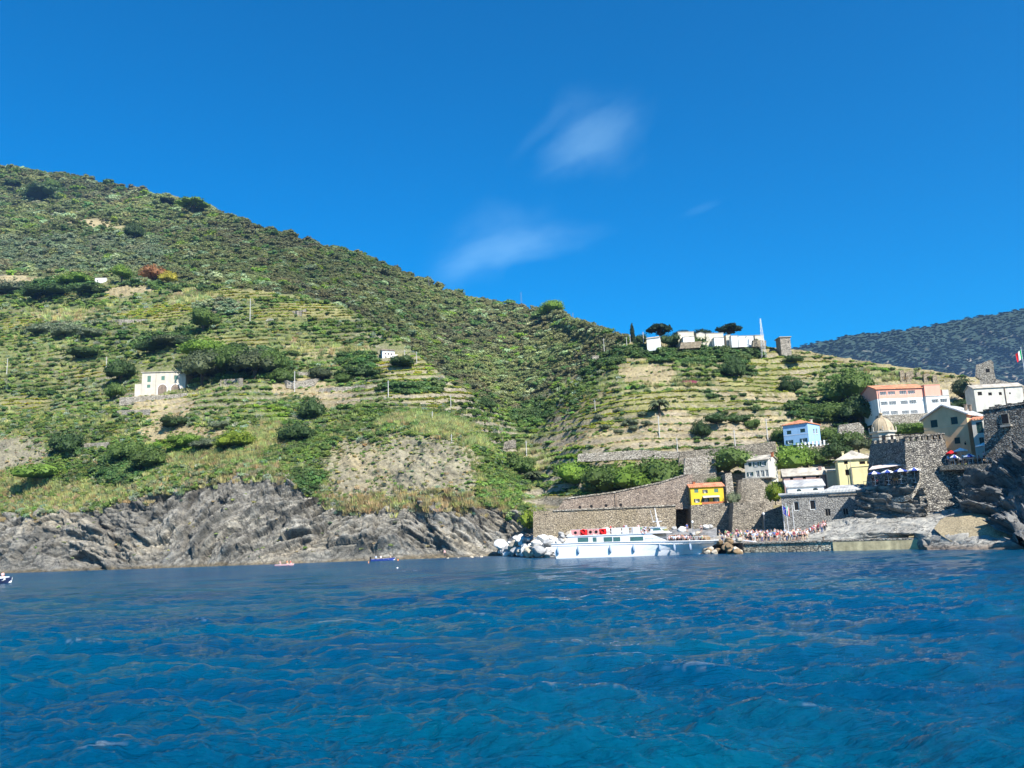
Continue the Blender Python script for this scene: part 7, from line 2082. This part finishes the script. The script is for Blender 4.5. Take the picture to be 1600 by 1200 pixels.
# ================================================================ SMALL BOATS
def boat(x0, x1, y, colm, inner, label, H_=.7, flip=False, extras=None, B_=1.9, name='small_boat'):
    D_ = Dsea((x0 + x1) / 2, y) * .975; a = VZ(x0, 0, D_); b = VZ(x1, 0, D_); L = (b - a).length
    rt = empty(name, a if not flip else b, 0 if not flip else math.pi); tag(rt, label, 'boat')
    st = []
    for i in range(13):
        t = i / 12; hb = B_ / 2 * (1 - t ** 3.2) * (.85 + .15 * min(1, t * 4)) + .02; zd = H_ * (1 + .35 * t * t)
        st.append([(L * t * .93, 0, -.3), (L * t * .95, -hb * .8, 0.02), (L * t, -hb, zd), (L * t, -hb + .1, zd), (L * t * .97, -hb * .7, .12), (L * t * .97, hb * .7, .12), (L * t, hb - .1, zd), (L * t, hb, zd), (L * t * .95, hb * .8, .02)])
    mb = MB(); n = 9; mb.add([p for s_ in st for p in s_], [(i * n + j, (i + 1) * n + j, (i + 1) * n + (j + 1) % n, i * n + (j + 1) % n) for i in range(12) for j in range(n)] + [tuple(range(n))])
    mb.m = [0 if (k % n) in (0, 1, 7, 8) else 1 for k in range(12 * n)] + [0]
    mb.build('hull', [M[colm], M[inner]], rt)
    for t in (.25, .5, .7): mb = MB(); mb.box(L * t, -B_ * .4, H_ * .62, L * t + .25, B_ * .4, H_ * .68); mb.build('thwart', M[inner], rt)
    if extras == 'motor':
        mb = MB(); mb.box(-.35, -.18, .3, .0, .18, H_ + .55); mb.box(-.3, -.06, -.4, -.1, .06, .3); mb.build('outboard_motor', M['dark'], rt)
    return rt, L, D_


rt, L, D_ = boat(580, 618, 875.5, 'ublue', 'uwhite', 'small blue open boat with white inside lying off the cliff', .5, extras='motor')
for k, (t, s_) in enumerate(((.2, 'light blue'), (.4, 'white'), (.8, 'beige'))): person(rt.location + Vector((L * t, 0, .05)), random.uniform(-2, 2), 'sit', s_, 'dark', 'brown', 'person in a %s shirt sitting in the blue boat' % s_)
M['ppink'] = plain('faded pink paint', (.75, .42, .42), .6, .1)
rt, L, D_ = boat(430, 460, 883, 'ppink', 'uwhite', 'pale pink rowing boat with three people near the left cliff', .3, B_=1.2)
for k, (t, s_) in enumerate(((.25, 'pale pink'), (.62, 'orange'), (.8, 'red'))): person(rt.location + Vector((L * t, 0, -.1)), 1.5, 'sit', s_, 'white', 'dark', 'person in a %s top sitting in the pink rowing boat' % s_)
M['navy'] = plain('navy hull', (.015, .025, .07), .4, .1)
rt, L, D_ = boat(-22, 19, 911, 'navy', 'uwhite', 'navy and white motorboat cut by the left edge of the picture', .75, extras='motor', B_=2.0, name='motorboat')
mb = MB(); mb.box(L * .45, -.6, .6, L * .8, .6, 1.15); mb.build('cabin', M['uwhite'], rt); person(rt.location + Vector((L * .62, .9 - .9, 1.1 - .45)), 1, 'sit', 'pale pink', 'red', 'brown', 'person in pale pink sitting on the motorboat at the left edge'); person(rt.location + Vector((L * .3, 0, .1)), 1, 'sit', 'white', 'blue', 'dark', 'person in white at the stern of the motorboat at the left edge')
c = VZ(621, 0, Dsea(621, 888)); mb = MB(); mb.lathe([(.01, -.2), (.12, -.1), (.14, .04), (.1, .15), (.02, .2)], 10); o = mb.build('buoy', M['uwhite'], None, c, smooth_=True); tag(o, 'small white buoy floating off the blue boat', 'buoy')
for x, y, nm in ((576, 877, 'left of the blue boat'), (622, 873, 'right of the blue boat'), (556, 872, 'on the rocks left of the blue boat'), (695, 869, 'near the foot of the cliff'), (727, 867, 'on the shore rocks left of the boulder heap'), (634, 868, 'on the rocks behind the buoy')):
    D_ = Dsea(x, y + 3); person(VZ(x, -1.2 if y > 870 else .3, D_ + (0 if y > 870 else 1)), random.uniform(-2, 2), 'stand', 'orange' if y > 872 else 'pale pink', 'dark', 'brown', 'bather ' + nm)
HAZE = 8e-5
# ================================================================ LIGHT, SKY, CAMERA
SUN_AZ = R(31)      # to the right of straight behind the camera
SUN_EL = R(43)
sv = Vector((math.sin(SUN_AZ) * math.cos(SUN_EL), -math.cos(SUN_AZ) * math.cos(SUN_EL), math.sin(SUN_EL)))
ld = bpy.data.lights.new('sun', 'SUN'); ld.energy = 5.0; ld.angle = R(.53); ld.color = (1, .955, .88)
lo = bpy.data.objects.new('sun', ld); lo.rotation_euler = (-sv).to_track_quat('-Z', 'Y').to_euler(); C.objects.link(lo)

w = bpy.data.worlds.new('World'); bpy.context.scene.world = w; w.use_nodes = True
nt = w.node_tree; bg = nt.nodes['Background']
sky = nt.nodes.new('ShaderNodeTexSky'); sky.sky_type = 'NISHITA'; sky.sun_disc = False
sky.sun_elevation = SUN_EL
sky.sun_rotation = math.atan2(sv.x, sv.y)
sky.air_density = 1.0; sky.dust_density = 0.25; sky.ozone_density = 4.5; sky.altitude = 0
hs = nt.nodes.new('ShaderNodeHueSaturation'); hs.inputs['Saturation'].default_value = 2.0; hs.inputs['Value'].default_value = 1.0
nt.links.new(sky.outputs[0], hs.inputs['Color'])
# two thin high clouds, placed by direction
tc = nt.nodes.new('ShaderNodeTexCoord')


def wisp(px_, py_, a, b, ang, seed, amt):
    c = P(px_, py_, 100.) - np.array([0, 0, CZ]); c = Vector(c).normalized()
    t = c.cross(Vector((0, 0, 1))).normalized(); u = t.cross(c).normalized()
    e1 = t * math.cos(ang) + u * math.sin(ang); e2 = u * math.cos(ang) - t * math.sin(ang)
    def dot(v):
        n = nt.nodes.new('ShaderNodeVectorMath'); n.operation = 'DOT_PRODUCT'
        nt.links.new(tc.outputs['Generated'], n.inputs[0]); n.inputs[1].default_value = v
        return n.outputs['Value']
    d1, d2, d3 = dot(e1), dot(e2), dot(c)
    cb = nt.nodes.new('ShaderNodeCombineXYZ'); nt.links.new(d1, cb.inputs[0]); nt.links.new(mathn(nt, 'MULTIPLY', d2, 3.2), cb.inputs[1]); cb.inputs[2].default_value = seed
    nz = N(nt, 'ShaderNodeTexNoise', i_Scale=9.0, i_Detail=8.0, i_Roughness=.6, i_Distortion=.35); nt.links.new(cb.outputs[0], nz.inputs['Vector'])
    big = N(nt, 'ShaderNodeTexNoise', i_Scale=11.0, i_Detail=3.0); nt.links.new(tc.outputs['Generated'], big.inputs['Vector'])
    q1 = mathn(nt, 'DIVIDE', d1, a); q2 = mathn(nt, 'DIVIDE', mathn(nt, 'ADD', d2, mathn(nt, 'MULTIPLY', mathn(nt, 'SUBTRACT', big.outputs[0], .5), b * 1.6)), b)
    r2 = mathn(nt, 'ADD', mathn(nt, 'MULTIPLY', q1, q1), mathn(nt, 'MULTIPLY', q2, q2))
    r2 = mathn(nt, 'ADD', r2, mathn(nt, 'MULTIPLY', mathn(nt, 'SUBTRACT', nz.outputs[0], .5), 1.6))
    m = mathn(nt, 'POWER', mathn(nt, 'SUBTRACT', 1.0, r2, True), 2.1)
    st = ramp(nt, nz.outputs[0], [(.25, (.45,) * 3), (.7, (1,) * 3)])
    m = mathn(nt, 'MULTIPLY', m, st)
    m = mathn(nt, 'MULTIPLY', m, mathn(nt, 'GREATER_THAN', d3, 0))
    return mathn(nt, 'MULTIPLY', m, amt, True)


colr = hs.outputs[0]
CL = [(905, 226, .080, .034, R(-150), 1.0, .10), (925, 205, .085, .055, R(-152), 9.0, .06), (812, 388, .125, .028, R(-170), 4.0, .115), (775, 378, .10, .055, R(-162), 6.0, .07), (720, 420, .06, .03, R(-150), 12.0, .03), (850, 195, .07, .012, R(-142), 2.0, .03), (1095, 328, .03, .008, R(-165), 3.0, .03)]
for args in CL:
    colr = mixc(nt, wisp(*args), colr, (6.0, 9.4, 10.6))
nt.links.new(colr, bg.inputs['Color'])
bg.inputs['Strength'].default_value = 0.096

cd = bpy.data.cameras.new('camera'); cd.sensor_width = 36; cd.lens = 36 * F / 1600; cd.clip_end = 20000; cd.clip_start = .1
co_ = bpy.data.objects.new('camera', cd); C.objects.link(co_)
from mathutils import Matrix
Mx = Matrix(((RV[0], UV[0], -FW[0], 0), (RV[1], UV[1], -FW[1], 0), (RV[2], UV[2], -FW[2], CZ), (0, 0, 0, 1)))
co_.matrix_world = Mx
sc_n = bpy.context.scene
sc_n.camera = co_
sc_n.view_settings.view_transform = 'Standard'; sc_n.view_settings.look = 'None'
sc_n.view_settings.exposure = 0.95; sc_n.view_settings.gamma = 1
sc_n.cycles.use_denoising = True
sc_n.cycles.max_bounces = 5; sc_n.cycles.diffuse_bounces = 2; sc_n.cycles.glossy_bounces = 2; sc_n.cycles.volume_bounces = 0
sc_n.cycles.transparent_max_bounces = 8

# air between the camera and the far hills
hb_ = MB(); hb_.box(-1200, -60, -3.5, 2600, 4000, 480)
m, nt, b = newmat('air'); nt.nodes.remove(b)
pv_ = nt.nodes.new('ShaderNodeVolumePrincipled'); pv_.inputs['Color'].default_value = (.30, .58, 1, 1); pv_.inputs['Density'].default_value = HAZE
pv_.inputs['Anisotropy'].default_value = 0.3
nt.links.new(pv_.outputs[0], nt.nodes['Material Output'].inputs['Volume'])
hz = hb_.build('haze', m); tag(hz, kind='stuff')
